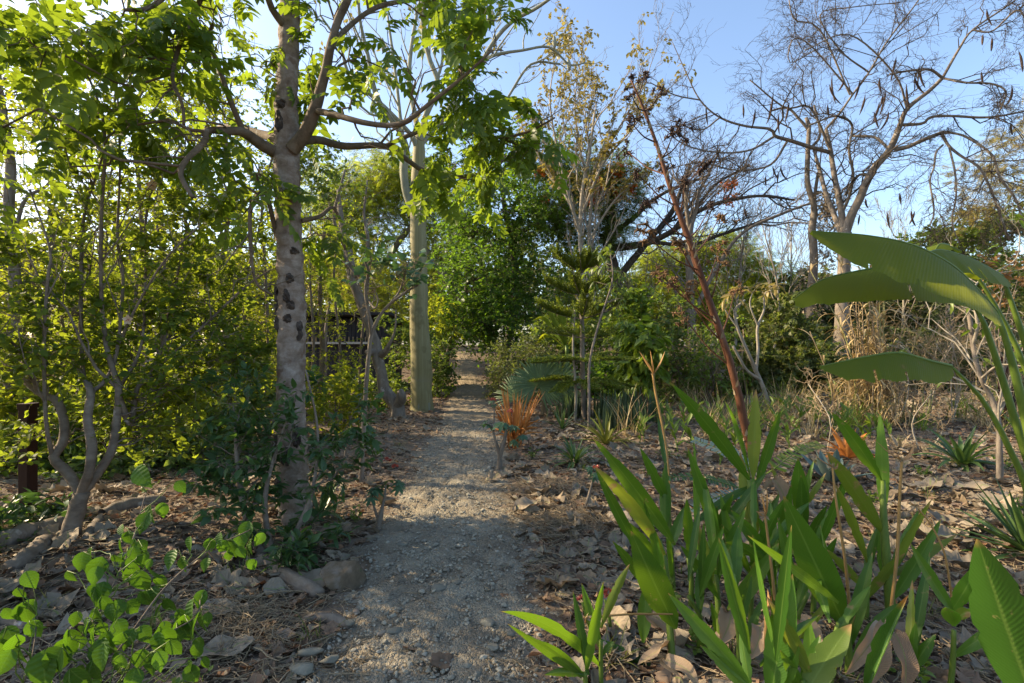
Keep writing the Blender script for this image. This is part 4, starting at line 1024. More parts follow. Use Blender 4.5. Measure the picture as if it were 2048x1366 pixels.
def pale_tree():
    d = 18.
    L = [limb(s_) for s_ in [[(1170, 830, d, 9), (1168, 740, d, 8), (1166, 620, d, 7.5), (1164, 540, d, 7), (1160, 470, d, 6), (1165, 380, d, 5), (1180, 300, d, 4), (1190, 220, d, 3)], [(1168, 640, d, 6), (1178, 540, 18.3, 6), (1180, 440, 18.5, 5), (1192, 350, 18.8, 4), (1230, 270, 19, 3), (1290, 170, 19.3, 2)],
         [(1162, 470, d, 5), (1140, 400, 17.6, 4), (1115, 300, 17.2, 3), (1100, 200, 17, 2.2), (1110, 120, 17, 1.5)], [(1168, 420, d, 4), (1205, 330, 17.6, 3.2), (1262, 260, 17.3, 2.4), (1310, 200, 17, 1.6)], [(1185, 390, 18.5, 3), (1160, 300, 18.8, 2.6), (1150, 200, 19, 2), (1165, 100, 19.2, 1.5)], [(1160, 460, d, 4), (1130, 390, 18.4, 3), (1090, 340, 18.7, 2.4), (1060, 260, 19, 1.8)],
         [(1178, 480, 18.2, 3.6), (1230, 400, 18, 2.8), (1290, 350, 18, 2)]]]
    L = [(p_, r_ * .68) for p_, r_ in L]
    root = thing("pale_twiggy_tree", "tall pale almost bare tree with scattered yellowing leaves, centre right against the sky", "tree", L[0][0][0])
    m = MB()
    for p, r in L: m.tubes(p, r, 9, 0, .05)
    m.build("trunk", B_PALE, root)
    m = MB()
    L = [L[0]] + L[1:]
    tips = bare_grow(m, [p for p, r in L], [r for p, r in L], [11, 8, 5], .36, 33, 3, 0, up=.5, minr=.007, wig=.08)
    E = np.array([t[0][-1] for t in tips])
    w = E[:, 2]
    q = rng.random(len(E)) < np.where(w > 7, .26, .07)
    p, t, _ = along(twig_lines(E[q], 1, .35), 5)
    put_leaves(m, p, t, [DIA, DIA_W], .15, droop=.5, mi=1)
    m.build("crown", [B_PALE, M_YELLOW], root)
pale_tree()

def flame_tree():
    d = 22.
    L = [limb(s_) for s_ in [[(1248, 760, d, 13), (1242, 640, d, 12), (1232, 560, d, 11), (1222, 520, d, 11), (1215, 480, d, 10), (1225, 440, d, 8), (1215, 380, d, 6), (1190, 340, d, 4)],
         [(1225, 495, d, 8), (1262, 492, 21.7, 7), (1302, 484, 21.4, 6.5), (1345, 462, 21, 5.5), (1385, 430, 20.6, 4.5), (1440, 405, 20.3, 3.6), (1520, 392, 20, 3), (1590, 400, 20, 2)], [(1232, 560, d, 8), (1265, 520, 22, 7), (1300, 478, 22.3, 6), (1340, 430, 22.6, 5), (1360, 385, 22.8, 4), (1380, 330, 23, 3)],
         [(1222, 470, d, 6), (1262, 440, 22.5, 5), (1300, 405, 23, 4), (1340, 380, 23.3, 3), (1420, 350, 23.5, 2.4)], [(1218, 440, d, 5), (1170, 400, 22.3, 4), (1120, 370, 22.6, 3)], [(1300, 484, 21.4, 4), (1380, 490, 21, 3.4), (1440, 470, 20.7, 3), (1530, 440, 20.4, 2.2)], [(1385, 430, 20.6, 3), (1430, 370, 20.3, 2.6), (1500, 330, 20, 2)], [(1345, 462, 21, 3.4), (1400, 380, 21.2, 2.8), (1440, 300, 21.4, 2)]]]
    root = thing("flame_tree", "dark limbed spreading tree with orange red blossom in its green crown", "tree", L[0][0][0])
    for i, (p, r) in enumerate(L):
        m = MB(); m.tubes(p, r, 10, 0, .08); m.build("trunk" if i == 0 else "limb", B_DARK, root)
    c = MB()
    fill_crown(c, L, [(1120, 380, 22.5, 60, 50, 1.6, 60), (1200, 360, 22, 60, 40, 1.6, 54), (1170, 440, 22, 60, 50, 1.5, 51), (1250, 420, 22.5, 40, 40, 1.4, 36), (1100, 460, 22, 40, 40, 1.2, 30), (1130, 330, 22.5, 60, 30, 1.4, 36), (1270, 350, 22, 36, 20, 1, 15), (1210, 470, 22, 50, 40, 1.2, 36)], PINN_FINE, .42, nt=3, nl=5, L=.8, upn=.75, twig_r=.01)
    c.build("crown", [M_MID, B_DARK], root)
    m = MB()
    bare_grow(m, [L[i][0] for i in (1, 2, 3, 5, 6, 7)], [L[i][1] for i in (1, 2, 3, 5, 6, 7)], [12, 9, 5], .44, 40, 3, 0, up=.08, minr=.007, wig=.13)
    m.build("twigs", B_DARK, root)
    for bl in [(1195, 370, 21.2, 30, 14, .5, 26), (1225, 345, 21.4, 28, 14, .5, 24), (1180, 395, 21, 20, 10, .4, 14), (1240, 385, 21.5, 26, 10, .4, 16), (1085, 345, 21.8, 14, 8, .4, 8), (1090, 400, 21.6, 14, 8, .3, 7), (1265, 375, 21.6, 12, 6, .3, 6), (1458, 368, 20.6, 14, 5, .3, 8), (1465, 398, 20.6, 13, 6, .3, 7), (1240, 330, 21.4, 8, 5, .2, 5), (1130, 355, 21.4, 18, 8, .4, 8)]:
        C, _ = blob_points(bl, bl[6])
        p, t, _ = along(twig_lines(C, 3, .3), 8)
        f = MB(); put_leaves(f, p, t, [DIA_W], .11, upn=.4)
        f.build("blossom", M_FLAME, root)
flame_tree()

BT_, BL_ = make_tree("bare_tree", "grey leafless tree standing just right of the flame tree trunk", "tree",
          [[(1385, 790, 19, 9), (1382, 640, 19, 8), (1378, 520, 19, 7), (1380, 460, 19, 6), (1392, 420, 19, 4), (1398, 380, 19, 3)], [(1378, 460, 19, 4), (1372, 400, 19, 4), (1378, 360, 19, 3)], [(1382, 640, 19, 5), (1420, 560, 19, 4), (1480, 470, 19, 3.4), (1570, 425, 18.6, 2.6), (1640, 400, 18.4, 2)]], [], [DIA], .1, M_MID, B_GREY, split=True)
mb = MB(); bare_grow(mb, [p for p, r in BL_], [r for p, r in BL_], [10, 8, 5], .4, 42, 3, 0, up=.15, minr=.007, wig=.13); mb.build("twigs", B_GREY, BT_)

def pod_tree():
    D = 15.
    T = lambda rows: [(a, b, c, r) for a, b, c, r in rows]
    L = [limb(s_) for s_ in [
        [(1678, 800, D, 17), (1682, 690, D, 14), (1687, 560, D, 12), (1689, 500, D, 11.5), (1690, 465, D, 11)],
        [(1690, 470, D, 10), (1702, 432, 14.9, 10), (1716, 404, 14.8, 9.5), (1745, 342, 14.6, 8.5), (1780, 298, 14.4, 7.5), (1800, 250, 14.2, 5.8), (1814, 218, 14, 5), (1857, 183, 13.8, 4.4), (1885, 156, 13.6, 4)],
        [(1689, 468, D, 8), (1682, 420, 15.2, 7), (1672, 368, 15.4, 6), (1665, 330, 15.6, 5.6), (1661, 300, 15.7, 5), (1652, 258, 15.8, 3.8)],
        [(1652, 258, 15.8, 3), (1680, 226, 15.6, 2.6), (1706, 188, 15.4, 2.4), (1738, 145, 15.2, 2.2), (1775, 82, 15, 2), (1830, 10, 14.8, 1.6), (1870, -50, 14.6, 1.2)],
        [(1664, 306, 15.7, 5), (1614, 292, 15.6, 4.6), (1576, 280, 15.5, 4.2), (1550, 272, 15.4, 4), (1540, 258, 15.3, 3.4), (1490, 252, 15.2, 2.8), (1440, 235, 15.1, 2.2), (1400, 200, 15, 1.8), (1370, 140, 14.9, 1.2), (1345, 85, 14.8, .8)],
        [(1690, 480, D, 8), (1668, 430, 15.6, 6), (1650, 380, 16, 5), (1636, 330, 16.3, 4), (1628, 300, 16.5, 3)],
        [(1683, 425, 15.2, 4), (1698, 395, 15, 3.4), (1706, 350, 14.8, 3), (1698, 300, 14.6, 2.8), (1704, 250, 14.5, 2.6), (1672, 232, 14.4, 2.4), (1620, 250, 14.3, 2)],
        [(1885, 156, 13.6, 3.4), (1920, 95, 13.3, 2.8), (1945, 60, 13.1, 2.2), (2010, 15, 12.9, 1.8), (2060, -20, 12.7, 1.4)], [(1885, 156, 13.6, 3), (1862, 140, 13.5, 2.8), (1830, 140, 13.4, 2.6), (1780, 148, 13.3, 2)],
        [(1803, 250, 14.2, 4), (1845, 247, 14, 3.6), (1862, 234, 13.9, 3.2), (1905, 232, 13.7, 3), (1960, 235, 13.5, 2.8), (2000, 232, 13.4, 2.4), (2060, 220, 13.2, 2)],
        [(1788, 300, 14.4, 5.4), (1820, 292, 14.2, 5), (1850, 278, 14, 4.6), (1888, 264, 13.8, 4.4)],
        [(1886, 264, 13.8, 3), (1905, 266, 13.7, 2.6), (1935, 275, 13.5, 2.6), (1985, 311, 13.2, 2.5), (1998, 352, 13.1, 2.4), (2031, 398, 13, 2.2), (2046, 445, 12.9, 2)],
        [(1884, 268, 13.8, 3.4), (1898, 292, 13.7, 3), (1921, 311, 13.6, 2.8), (1960, 337, 13.4, 2.6), (1985, 388, 13.2, 2.4), (2006, 445, 13.1, 2.2), (2018, 480, 13, 1.6)],
        [(1886, 290, 13.7, 2.4), (1872, 305, 13.6, 2.2), (1868, 335, 13.5, 2), (1860, 363, 13.5, 1.9), (1868, 421, 13.4, 1.8), (1860, 452, 13.4, 1.2)],
        [(1898, 292, 13.7, 2.2), (1910, 345, 13.6, 2), (1912, 395, 13.5, 1.8), (1904, 445, 13.4, 1.5), (1920, 490, 13.4, 1.2)],
        [(1740, 350, 14.6, 4), (1715, 352, 14.8, 3), (1690, 390, 15.2, 2.4)], [(1885, 156, 13.6, 2.6), (1930, 165, 13.2, 2.4), (1985, 168, 13, 2.2), (2012, 185, 12.8, 2), (1998, 225, 12.6, 1.8)],
        [(1780, 300, 14.4, 3.4), (1750, 275, 14.8, 3), (1705, 272, 15.2, 2.6)], [(1945, 60, 13.1, 2), (1985, 62, 12.9, 1.9), (2035, 20, 12.8, 1.8), (2060, 60, 12.7, 1.4)],
        [(1700, 190, 15.4, 2), (1640, 60, 15.2, 1.8), (1590, 40, 15.1, 1.6), (1578, 0, 15, 1.2)], [(1706, 188, 15.4, 1.8), (1620, 90, 15, 1.6), (1585, 80, 15, 1.4), (1580, 125, 15, 1.2), (1640, 95, 14.8, 1)],
        [(1661, 300, 15.7, 3), (1620, 215, 15.4, 2.4), (1570, 215, 15.2, 2), (1500, 160, 15, 1.4)], [(1550, 272, 15.4, 3), (1500, 300, 15, 2.4), (1440, 305, 14.7, 2), (1370, 290, 14.5, 1.5), (1320, 250, 14.4, 1)], [(1576, 280, 15.5, 3), (1540, 330, 15.6, 2.4), (1470, 340, 15.7, 2), (1400, 325, 15.8, 1.5), (1330, 340, 16, 1)], [(1400, 200, 15, 1.8), (1350, 190, 14.8, 1.5), (1300, 165, 14.6, 1.1)], [(1440, 235, 15.1, 2), (1400, 260, 14.9, 1.6), (1340, 240, 14.8, 1.2)], [(1738, 145, 15.2, 2), (1680, 100, 15, 1.7), (1640, 30, 14.8, 1.4), (1700, 15, 14.6, 1.2), (1800, 5, 14.4, 1)], [(1814, 218, 14, 2.6), (1790, 150, 13.8, 2), (1700, 70, 13.6, 1.6), (1610, 100, 13.5, 1.2)]]]
    L = [L[0]] + [(p_, r_ * .85) for p_, r_ in L[1:]]
    root = thing("pod_tree", "bare forked tree hung with long dark seed pods, upper right against the sky", "tree", L[0][0][0])
    LO = []
    for i, (p, r) in enumerate(L):
        m = MB(); m.tubes(p, r, 12 if i == 0 else 8, 0, .06); LO.append((m.build("trunk" if i == 0 else "limb", B_GREY, root), p))
    m = MB()
    tips = bare_grow(m, [p for p, r in L[1:]], [r for p, r in L[1:]], [11, 8, 5], .46, 42, 3, 0, up=.05, droop=.12, minr=.0045, wig=.16)
    m.build("twigs", B_DARK, root)
    TP = np.vstack([t[0][:3] for t in tips]); TPX = np.c_[1024 + TP[:, 0] / TP[:, 1] * F, HZ - (TP[:, 2] - CH) / TP[:, 1] * F]
    pods = [(1665, 160, 58), (1658, 170, 40), (1548, 190, 50), (1542, 220, 45), (1578, 215, 40), (1556, 235, 40), (1512, 225, 38), (1430, 215, 40), (1435, 300, 30), (1690, 170, 22), (1730, 200, 40), (1757, 215, 40), (1772, 185, 50), (1765, 195, 26), (1795, 120, 46), (1812, 175, 52), (1830, 160, 34), (1840, 140, 44), (1775, 230, 40), (1750, 230, 34), (1962, 150, 24), (1985, 80, 30), (2022, 165, 46), (2036, 110, 46), (1965, 75, 22), (1978, 30, 34), (1803, 392, 24), (1823, 435, 30), (1828, 438, 26), (1755, 440, 30), (1735, 400, 20), (1724, 435, 22), (1720, 165, 40), (1760, 160, 30), (1565, 340, 30), (1545, 350, 26), (1535, 365, 18), (1487, 440, 20), (1556, 375, 22), (1655, 215, 26), (1485, 215, 30), (2022, 255, 22)]
    for px, py, ln in pods:
        dd = 15. if px < 1800 else 13.5
        a = TP[np.argmin(np.hypot(TPX[:, 0] - px, TPX[:, 1] - py + 6))]; dd = a[1]; l = ln * dd / F
        bend = rng.normal() * .25
        q = np.linspace(0, 1, 9)
        pts = a + np.stack([bend * l * q ** 2 + rng.normal() * .08 * l * q, rng.normal() * .1 * q * l, -l * q], -1)
        m = MB(); m.tubes(pts, np.array([.006, .014, .022, .025, .025, .023, .02, .014, .004]) * 1.1, 6, 0, .12)
        m.build("seed_pod", B_POD, min(LO[1:], key=lambda q: np.linalg.norm(q[1] - a, axis=1).min())[0])
pod_tree()

make_tree("vine_hung_tree", "thin brown bare trunk with dry hanging creeper, left beside the pod tree", "tree",
          [[(1612, 800, 16.5, 11), (1618, 640, 16.5, 9), (1628, 520, 16.5, 8), (1624, 460, 16.5, 7), (1628, 415, 16.5, 6), (1615, 365, 16.5, 5), (1616, 300, 16.5, 4.4), (1618, 250, 16.6, 4), (1612, 235, 16.6, 3)], [(1628, 400, 16.5, 3.4), (1640, 340, 16.4, 3), (1655, 430, 16.2, 2)], [(1616, 258, 16.6, 3), (1600, 240, 16.6, 2.6), (1575, 216, 16.6, 2.4), (1540, 222, 16.6, 2)], [(1617, 300, 16.5, 3), (1640, 270, 16.6, 2.2), (1628, 210, 16.6, 2)]],
          [(1648, 400, 16.4, 18, 50, .4, 34), (1640, 560, 16, 40, 60, .6, 26), (1655, 480, 16.3, 20, 40, .4, 20)], [DIA_N, DIA], .12, M_STRAW, B_GREY, split=True, nt=3, nl=5, L=.4, droop=.9, twig_r=.006, bias=(0, 0, -.6), crown_name="dry_creeper")

# ================================================================== BLADES AND ROSETTES
def blade_mesh(mb, pts, halfw, side, fold=.15, across=5, mi=0, rand=None, wave=0.0, tpos=None):
    """ribbon leaf along pts; side: lateral direction(s)"""
    pts = np.asarray(pts, float); n = len(pts)
    t = nrm(np.gradient(pts, axis=0))
    s_ = np.broadcast_to(np.asarray(side, float), (n, 3))
    s_ = nrm(s_ - t * (s_ * t).sum(-1, keepdims=True))
    nn = np.cross(s_, t)
    k = np.linspace(-1, 1, across)
    h = np.asarray(halfw, float)
    ph = rng.uniform(0, 6.28)
    wv = wave * np.sin(np.linspace(0, 14, n) + ph)[:, None] * np.abs(k)[None] ** 2 * h[:, None]
    V = pts[:, None] + (h[:, None] * k)[..., None] * s_[:, None] + (fold * (np.abs(k) ** 1.3)[None] * h[:, None] + wv)[..., None] * nn[:, None]
    U = np.zeros((n, across, 3)); U[:, :, 0] = k; U[:, :, 1] = np.linspace(0, 1, n)[:, None]; U[:, :, 2] = rng.random() if rand is None else rand
    i = np.arange(n - 1)[:, None] * across; j = np.arange(across - 1)[None]
    Q = np.stack([i + j, i + j + 1, i + across + j + 1, i + across + j], -1).reshape(-1, 4)
    mb.add(V, Q, None, U, mi)

def arc(p0, az, el, L, droop, n=12):
    """curve leaving p0 at elevation el, bending down by droop radians along its length"""
    t = np.linspace(0, 1, n)
    e = el - droop * t ** 1.3
    h = np.array([math.sin(az), math.cos(az), 0])
    st = np.cos(e)[:, None] * h + np.sin(e)[:, None] * np.array([0, 0, 1.])
    c = np.cumsum(st, 0) * L / n
    return np.asarray(p0) + c - c[0]

LANCE = lambda n, p=.42: np.array([max(.02, math.sin(math.pi * min(1, t ** (math.log(.5) / math.log(p)))) ** .85) for t in np.linspace(0, 1, n)])
STRAPW = lambda n: np.array([(.75 + .25 * math.sin(3.1 * t)) * (1 - t ** 3.2) + .015 for t in np.linspace(0, 1, n)])

def rosette(name, label, base, n, L, w, mat, el=(.3, 1.4), droop=(.3, 1.0), group=None, fold=.35, cat="plant", wprof=STRAPW, leaf="leaf", nseg=11, stack=.0):
    root = thing(name, label, cat, base, group)
    for i in range(n):
        f = (i + .5) / n
        az = i * 2.399 + rng.normal() * .2
        e = el[0] + (el[1] - el[0]) * f + rng.normal() * .08
        dr = droop[1] + (droop[0] - droop[1]) * f
        p0 = np.array(base) + np.array([math.sin(az) * w * .4, math.cos(az) * w * .4, .01 + stack * f])
        l = L * rng.uniform(.75, 1.1)
        pts = arc(p0, az, e, l, dr, nseg)
        m = MB()
        blade_mesh(m, pts, w / 2 * wprof(nseg), np.array([math.cos(az), -math.sin(az), 0]) + rng.normal(size=3) * .12, fold)
        m.build(leaf, mat, root)
    return root

# ---- Norfolk pine
def norfolk_pine():
    d = 10.2
    base = P(1166, 852, d); base[2] = 0
    root = thing("norfolk_pine", "young Norfolk pine with upturned tiers of dark fronds, right of the path", "tree", base)
    tr = limb([(1168, 848, d, 5), (1166, 760, d, 5), (1164, 660, d, 4.5), (1161, 570, d, 3.6), (1160, 520, d, 2.6), (1160, 497, d, 1.2)])
    m = MB(); m.tubes(tr[0], tr[1], 10, 0, .06); m.build("trunk", B_GREY, root)
    tiers = [(545, .72, .60, 8, .45), (592, .94, .40, 8, .5), (638, 1.0, .32, 8, .4), (676, .8, .25, 6, .1), (722, 1.2, .2, 9, -.1), (762, 1.1, .05, 8, -.3)]
    for ty, L, e0, nb, tipup in tiers:
        c0 = P(1163, ty, d)
        a0 = rng.uniform(0, 1)
        for b in range(nb):
            az = a0 + b * 6.2832 / nb + rng.normal() * .12
            l = L * rng.uniform(.85, 1.1)
            pts = arc(c0, az, e0 * .5 + rng.normal() * .06, l, -tipup, 10)
            m = MB()
            m.tubes(pts, np.linspace(.012, .005, 10), 5, 1)
            dens = 56 if ty != 676 else 26
            p, t, u = along(pts[None], dens, .16, .99)
            s_ = nrm(np.cross(t, np.array([0, 0, 1.])))
            sg = np.where(np.arange(len(p)) % 2 == 0, 1, -1)[:, None]
            dd = nrm(t * .75 + s_ * sg * .7 + np.array([0, 0, 1.]) * (.28 + .25 * rng.random((len(p), 1))))
            ll = (.21 * (1 - .5 * u) + .05) * rng.uniform(.8, 1.2, len(p)) * (1 if ty < 700 else 1.1)
            q = np.linspace(0, 1, 6)
            bl = p[:, None] + dd[:, None] * (ll[:, None] * q)[..., None]
            bl[..., 2] += .25 * ll[:, None] * q ** 2 * (1 if ty < 700 else -.8)
            m.tubes(bl, np.linspace(.007, .0035, 6)[None], 4, 0, cap=False)
            np_, nt_, _ = along(bl, 14, 0, 1)
            put_leaves(m, np_, nt_, [DIA_N], .05, fwd=.8, side=.7, droop=-.2, upn=.2)
            m.build("branch", [M_PINE, B_GREY], root)
norfolk_pine()
make_tree("thin_stem_tree", "thin white stem tree with drooping leaves just right of the Norfolk pine", "tree",
          [[(1178, 868, 8.8, 3.2), (1178, 800, 8.8, 2.8), (1180, 720, 8.9, 2.4), (1200, 640, 9, 2), (1225, 560, 9.1, 1.6), (1220, 500, 9.2, 1.3)]], [(1215, 545, 9.2, 28, 45, .4, 12), (1235, 600, 9.2, 20, 30, .3, 5)], [LEAF_LONG, LEAF], .13, M_MID, B_GREY, nt=2, nl=6, L=.3, droop=.5, ldroop=.7, twig_r=.004, hub=False)
make_tree("thin_stem_tree", "slim pale stem beside the fan palm, in front of the snake plants", "tree",
          [[(1150, 842, 9.9, 3), (1152, 780, 9.9, 2.8), (1146, 700, 10, 2.2), (1150, 620, 10, 1.6)]], [(1148, 640, 10, 30, 20, .3, 4)], [LEAF], .1, M_MID, B_PALE, nt=2, nl=5, L=.25, twig_r=.004, hub=False)

# ---- fan palm
def fan_palm():
    base = P(1088, 838, 10.9); base[2] = 0
    root = thing("fan_palm", "silvery green fan palm with one big round frond facing the path", "palm", base)
    m = MB(); m.tubes(np.array([base + [0, 0, -.02], base + [0, 0, .2], base + [0, 0, .4]]), [.07, .06, .045], 9, 0, .1); m.build("stem", B_DRYBR, root)
    for (cx, cyy, d, Rr, tilt, span, rot, n) in [(1078, 772, 10.5, .74, (-.15, -1, .25), 300, 6, 40), (1037, 800, 10.6, .72, (-.5, -.75, .3), 110, -50, 20), (1112, 770, 11.1, .8, (.3, -.7, .3), 240, 15, 30), (1132, 815, 11.0, .6, (.5, -.8, .25), 180, 50, 22), (1070, 780, 11.4, .75, (-.1, -.8, .5), 260, -20, 30)]:
        c = P(cx, cyy, d)
        nn = nrm(np.array(tilt, float))
        up = nrm(np.array([0, 0, 1.]) - nn * nn[2]); rt = np.cross(up, nn)
        m = MB()
        pt = cr([base + [0, 0, .3], (base + c) / 2 + [0, 0, .12], c], 9)
        m.tubes(pt, np.linspace(.014, .008, 9), 6, 1)
        for k in range(n):
            a = R(rot + (k / (n - 1) - .5) * span + rng.normal() * 1.5)
            dr = math.sin(a) * rt + math.cos(a) * up
            l = Rr * (.72 + .28 * math.cos(a * .6)) * rng.uniform(.92, 1.05)
            q = np.linspace(0, 1, 8)
            pts = c + dr * (l * q)[:, None] - nn * (.10 * l * np.sin(q * 2))[:, None] * -1
            pts[:, 2] -= .12 * l * q ** 3 * (1 if math.cos(a) > 0 else 1.6)
            sd = math.cos(a) * rt - math.sin(a) * up
            hw = l * R(span / n) * .5 * np.array([.02, .17, .33, .5, .58, .46, .26, .02])
            blade_mesh(m, pts, hw, sd, .6, 3)
        m.build("frond", [M_PALM, B_GREENSTEM], root)
fan_palm()

# ---- dead orange clump by the path
def orange_clump():
    base = G(1030, 898)
    root = thing("dead_spiky_plant", "dead orange spiky clump at the right edge of the path", "plant", base)
    for i in range(85):
        f = i / 85
        az = i * 2.399 + rng.normal() * .3
        p0 = base + np.array([math.sin(az) * .12 * rng.random(), math.cos(az) * .12 * rng.random(), f * .28])
        if i < 45:
            pts = arc(p0, az, rng.uniform(1.0, 1.56), rng.uniform(.6, 1.05), rng.uniform(-.05, .25), 8)
        else:
            pts = arc(p0, az, rng.uniform(.5, 1.4), rng.uniform(.3, .55), rng.uniform(.3, 1.1), 8)
        m = MB(); blade_mesh(m, pts, .017 * STRAPW(8), np.array([math.cos(az), -math.sin(az), 0]) + rng.normal(size=3) * .3, .9, 3)
        m.build("leaf", M_ORANGE, root)
orange_clump()

# ---- little lobed-leaf stem plants
LOBE = merge_tpl([(strip_tpl([0, .3, .6, .85, 1], [.05, .13, .17, .10, .01], .15, .2), frame(np.array([math.sin(a), math.cos(a), -.1]), np.array([0, 0, 1.])) * s_, np.zeros(3)) for a, s_ in ((-2.0, .6), (-1.15, .85), (-.4, 1), (.4, 1), (1.15, .85), (2.0, .6))])
def lobed_plant(label, stems, leaves, flowers=()):
    L = [limb(s_) for s_ in stems]
    b = L[0][0][0]
    root = thing("lobed_leaf_plant", label, "plant", b, "small lobed leaf plants beside the path")
    for p, r in L:
        m = MB(); m.tubes(p, r * .6, 8, 0, .1); m.build("stem", B_GREY, root)
    for px, py, d, s_ in leaves:
        c = P(px, py, d)
        for k in range(3):
            an = rng.uniform(0, 6.28)
            dr = np.array([math.cos(an), math.sin(an), -.35])
            m = MB(); m.inst(LOBE, frame(dr[None], np.array([[0, -.35, 1.]])) * s_ * rng.uniform(.7, 1), c[None] + rng.normal(size=(1, 3)) * .02); m.build("leaf", M_LOBED, root)
    for px, py, d, s_ in flowers:
        c = P(px, py, d)
        m = MB(); q = unit_rand(26); q[:, 2] = abs(q[:, 2])
        m.inst(DIA_W, frame(q, rng.normal(size=(26, 3))) * s_ * .6, c + q * s_ * .3)
        m.build("flower", M_REDF, root)
M_REDF = leafmat("coral_flower", [(.34, .06, .045), (.45, .11, .07)], (.4, .08, .05), .25)
lobed_plant("gnarled little plant with lobed leaves in front of the dead orange clump", [[(998, 938, 6.2, 9), (1000, 915, 6.2, 8), (992, 885, 6.2, 5), (986, 862, 6.2, 4), (982, 850, 6.2, 3)], [(1000, 915, 6.2, 7), (1007, 885, 6.2, 7), (1012, 862, 6.2, 5), (1006, 845, 6.2, 4)], [(988, 850, 6.2, 3), (988, 820, 6.2, 2), (985, 800, 6.2, 2)]],
             [(975, 850, 6.2, .13), (1003, 848, 6.15, .16), (1030, 853, 6.2, .13), (987, 806, 6.2, .08), (1030, 880, 6.1, .11), (1045, 876, 6.1, .09)], [(986, 801, 6.2, .05), (1020, 824, 6.3, .05)])
lobed_plant("low lobed leaf plant on the left verge next to the foot of the scarred trunk", [[(756, 1058, 4.2, 10), (760, 1035, 4.2, 9), (768, 1000, 4.2, 4.5), (772, 970, 4.2, 3)], [(756, 1040, 4.2, 5), (745, 1000, 4.2, 3), (748, 975, 4.2, 2.5)]], [(750, 975, 4.2, .12), (772, 968, 4.2, .13), (795, 970, 4.2, .11), (742, 990, 4.15, .10)], [(775, 922, 4.3, .045), (790, 935, 4.3, .04)])
lobed_plant("small bare stemmed lobed leaf plant left of the big ginger clump", [[(1170, 1020, 4.65, 6), (1178, 990, 4.65, 5), (1184, 965, 4.65, 3.4), (1186, 945, 4.65, 2.5)]], [(1180, 945, 4.65, .10), (1190, 955, 4.6, .09)], [(1192, 936, 4.65, .04)])
lobed_plant("lobed leaf seedling on the left verge in front of the thin leaning sapling", [[(690, 930, 6.4, 6), (692, 900, 6.4, 4), (705, 860, 6.4, 3)]], [(705, 860, 6.4, .16), (690, 880, 6.3, .14), (735, 850, 6.4, .13)], [(700, 845, 6.4, .03)])

def coral_weed():
    root = thing("coral_flower_stem", "pair of thin stems topped with coral red flowers above the small bottom shoots", "flower", G(1172, 1310))
    for pts, fl in (([(1190, 1290, 2.5, 3), (1175, 1240, 2.5, 3), (1165, 1205, 2.5, 2.5)], (1164, 1200)), ([(1222, 1260, 2.6, 3), (1218, 1230, 2.6, 3), (1210, 1200, 2.6, 2.5)], (1207, 1193)), ([(1222, 1260, 2.6, 3), (1214, 1215, 2.6, 2), (1218, 1190, 2.6, 2)], (1217, 1186)), ([(1206, 1350, 2.45, 16), (1208, 1310, 2.45, 15), (1212, 1280, 2.5, 9), (1222, 1255, 2.6, 3)], None)):
        p, r = limb(pts); m = MB(); m.tubes(p, r, 7, 0, .05); m.build("stem", B_GREENSTEM if fl else B_GREY, root)
        if fl:
            c = P(*fl, 2.5); m = MB(); q = unit_rand(40); q[:, 2] = abs(q[:, 2]) * .7
            m.inst(DIA, frame(q, rng.normal(size=(40, 3))) * .018, c + q * .014); m.build("flower", M_REDF, root)
coral_weed()

# ---- snake plants
for i, (px, py, n_, h) in enumerate([(1240, 852, 44, .72), (1272, 848, 40, .70), (1205, 842, 40, .66), (1165, 838, 30, .55), (1130, 842, 22, .5), (1255, 862, 36, .62), (1220, 862, 34, .6), (1290, 838, 26, .6)]):
    b = G(px, py)
    root = thing("snake_plant", ["darkest tall snake plant clump in the middle of the bed", "snake plant clump at the right end of the bed", "snake plant clump left of the bed's middle", "lower snake plant clump behind the thin pale stem", "short sparse snake plant clump under the fan palm", "snake plant clump at the front right of the bed", "snake plant clump at the front centre of the bed", "small snake plant clump at the back right corner of the bed"][i], "plant", b, "snake plants in a dense bed")
    for k in range(n_):
        p0 = b + np.array([rng.normal() * .16, rng.normal() * .14, 0])
        az = rng.uniform(0, 6.28)
        pts = arc(p0, az, 1.57 - abs(rng.normal() * .13), h * rng.uniform(.55, 1.1), rng.normal() * .06, 8)
        m = MB(); sa = rng.uniform(0, 6.28)
        blade_mesh(m, pts, .021 * np.array([.7, .9, 1, 1, .95, .8, .5, .04]), np.array([math.cos(sa), math.sin(sa), 0]), .4, 3)
        m.build("blade", M_SNAKE, root)

rosette("variegated_bromeliad", "yellow edged arching strap plant in front of the snake plant bed", G(1212, 888), 22, .72, .055, M_VARIEG, (.15, 1.3), (.3, 1.0))
rosette("spider_lily", "dense dark green strap rosette between the path and the ginger clump", G(1150, 936), 38, .46, .042, M_STRAP, (.2, 1.45), (.5, 1.5))
rosette("strap_rosette", "broad dark green rosette on the sunlit litter at the right", G(1925, 935), 34, .60, .07, M_STRAP, (.1, 1.4), (.4, 1.2))
rosette("yucca", "stiff pale edged yucca cut by the right edge of the picture", G(2062, 1118), 46, .62, .045, M_STRAP, (-.05, 1.45), (-.05, .25), fold=.5)
rosette("blue_agave", "small blue grey agave in the dappled litter behind the ginger clump", G(1662, 962), 13, .42, .11, M_BLUE, (.35, 1.35), (-.2, .1), wprof=lambda n: LANCE(n, .45))
rosette("dead_bromeliad", "dry orange pink bromeliad behind the blue agave", G(1695, 918), 18, .50, .085, M_ORANGE, (.2, 1.4), (.2, 1.1))
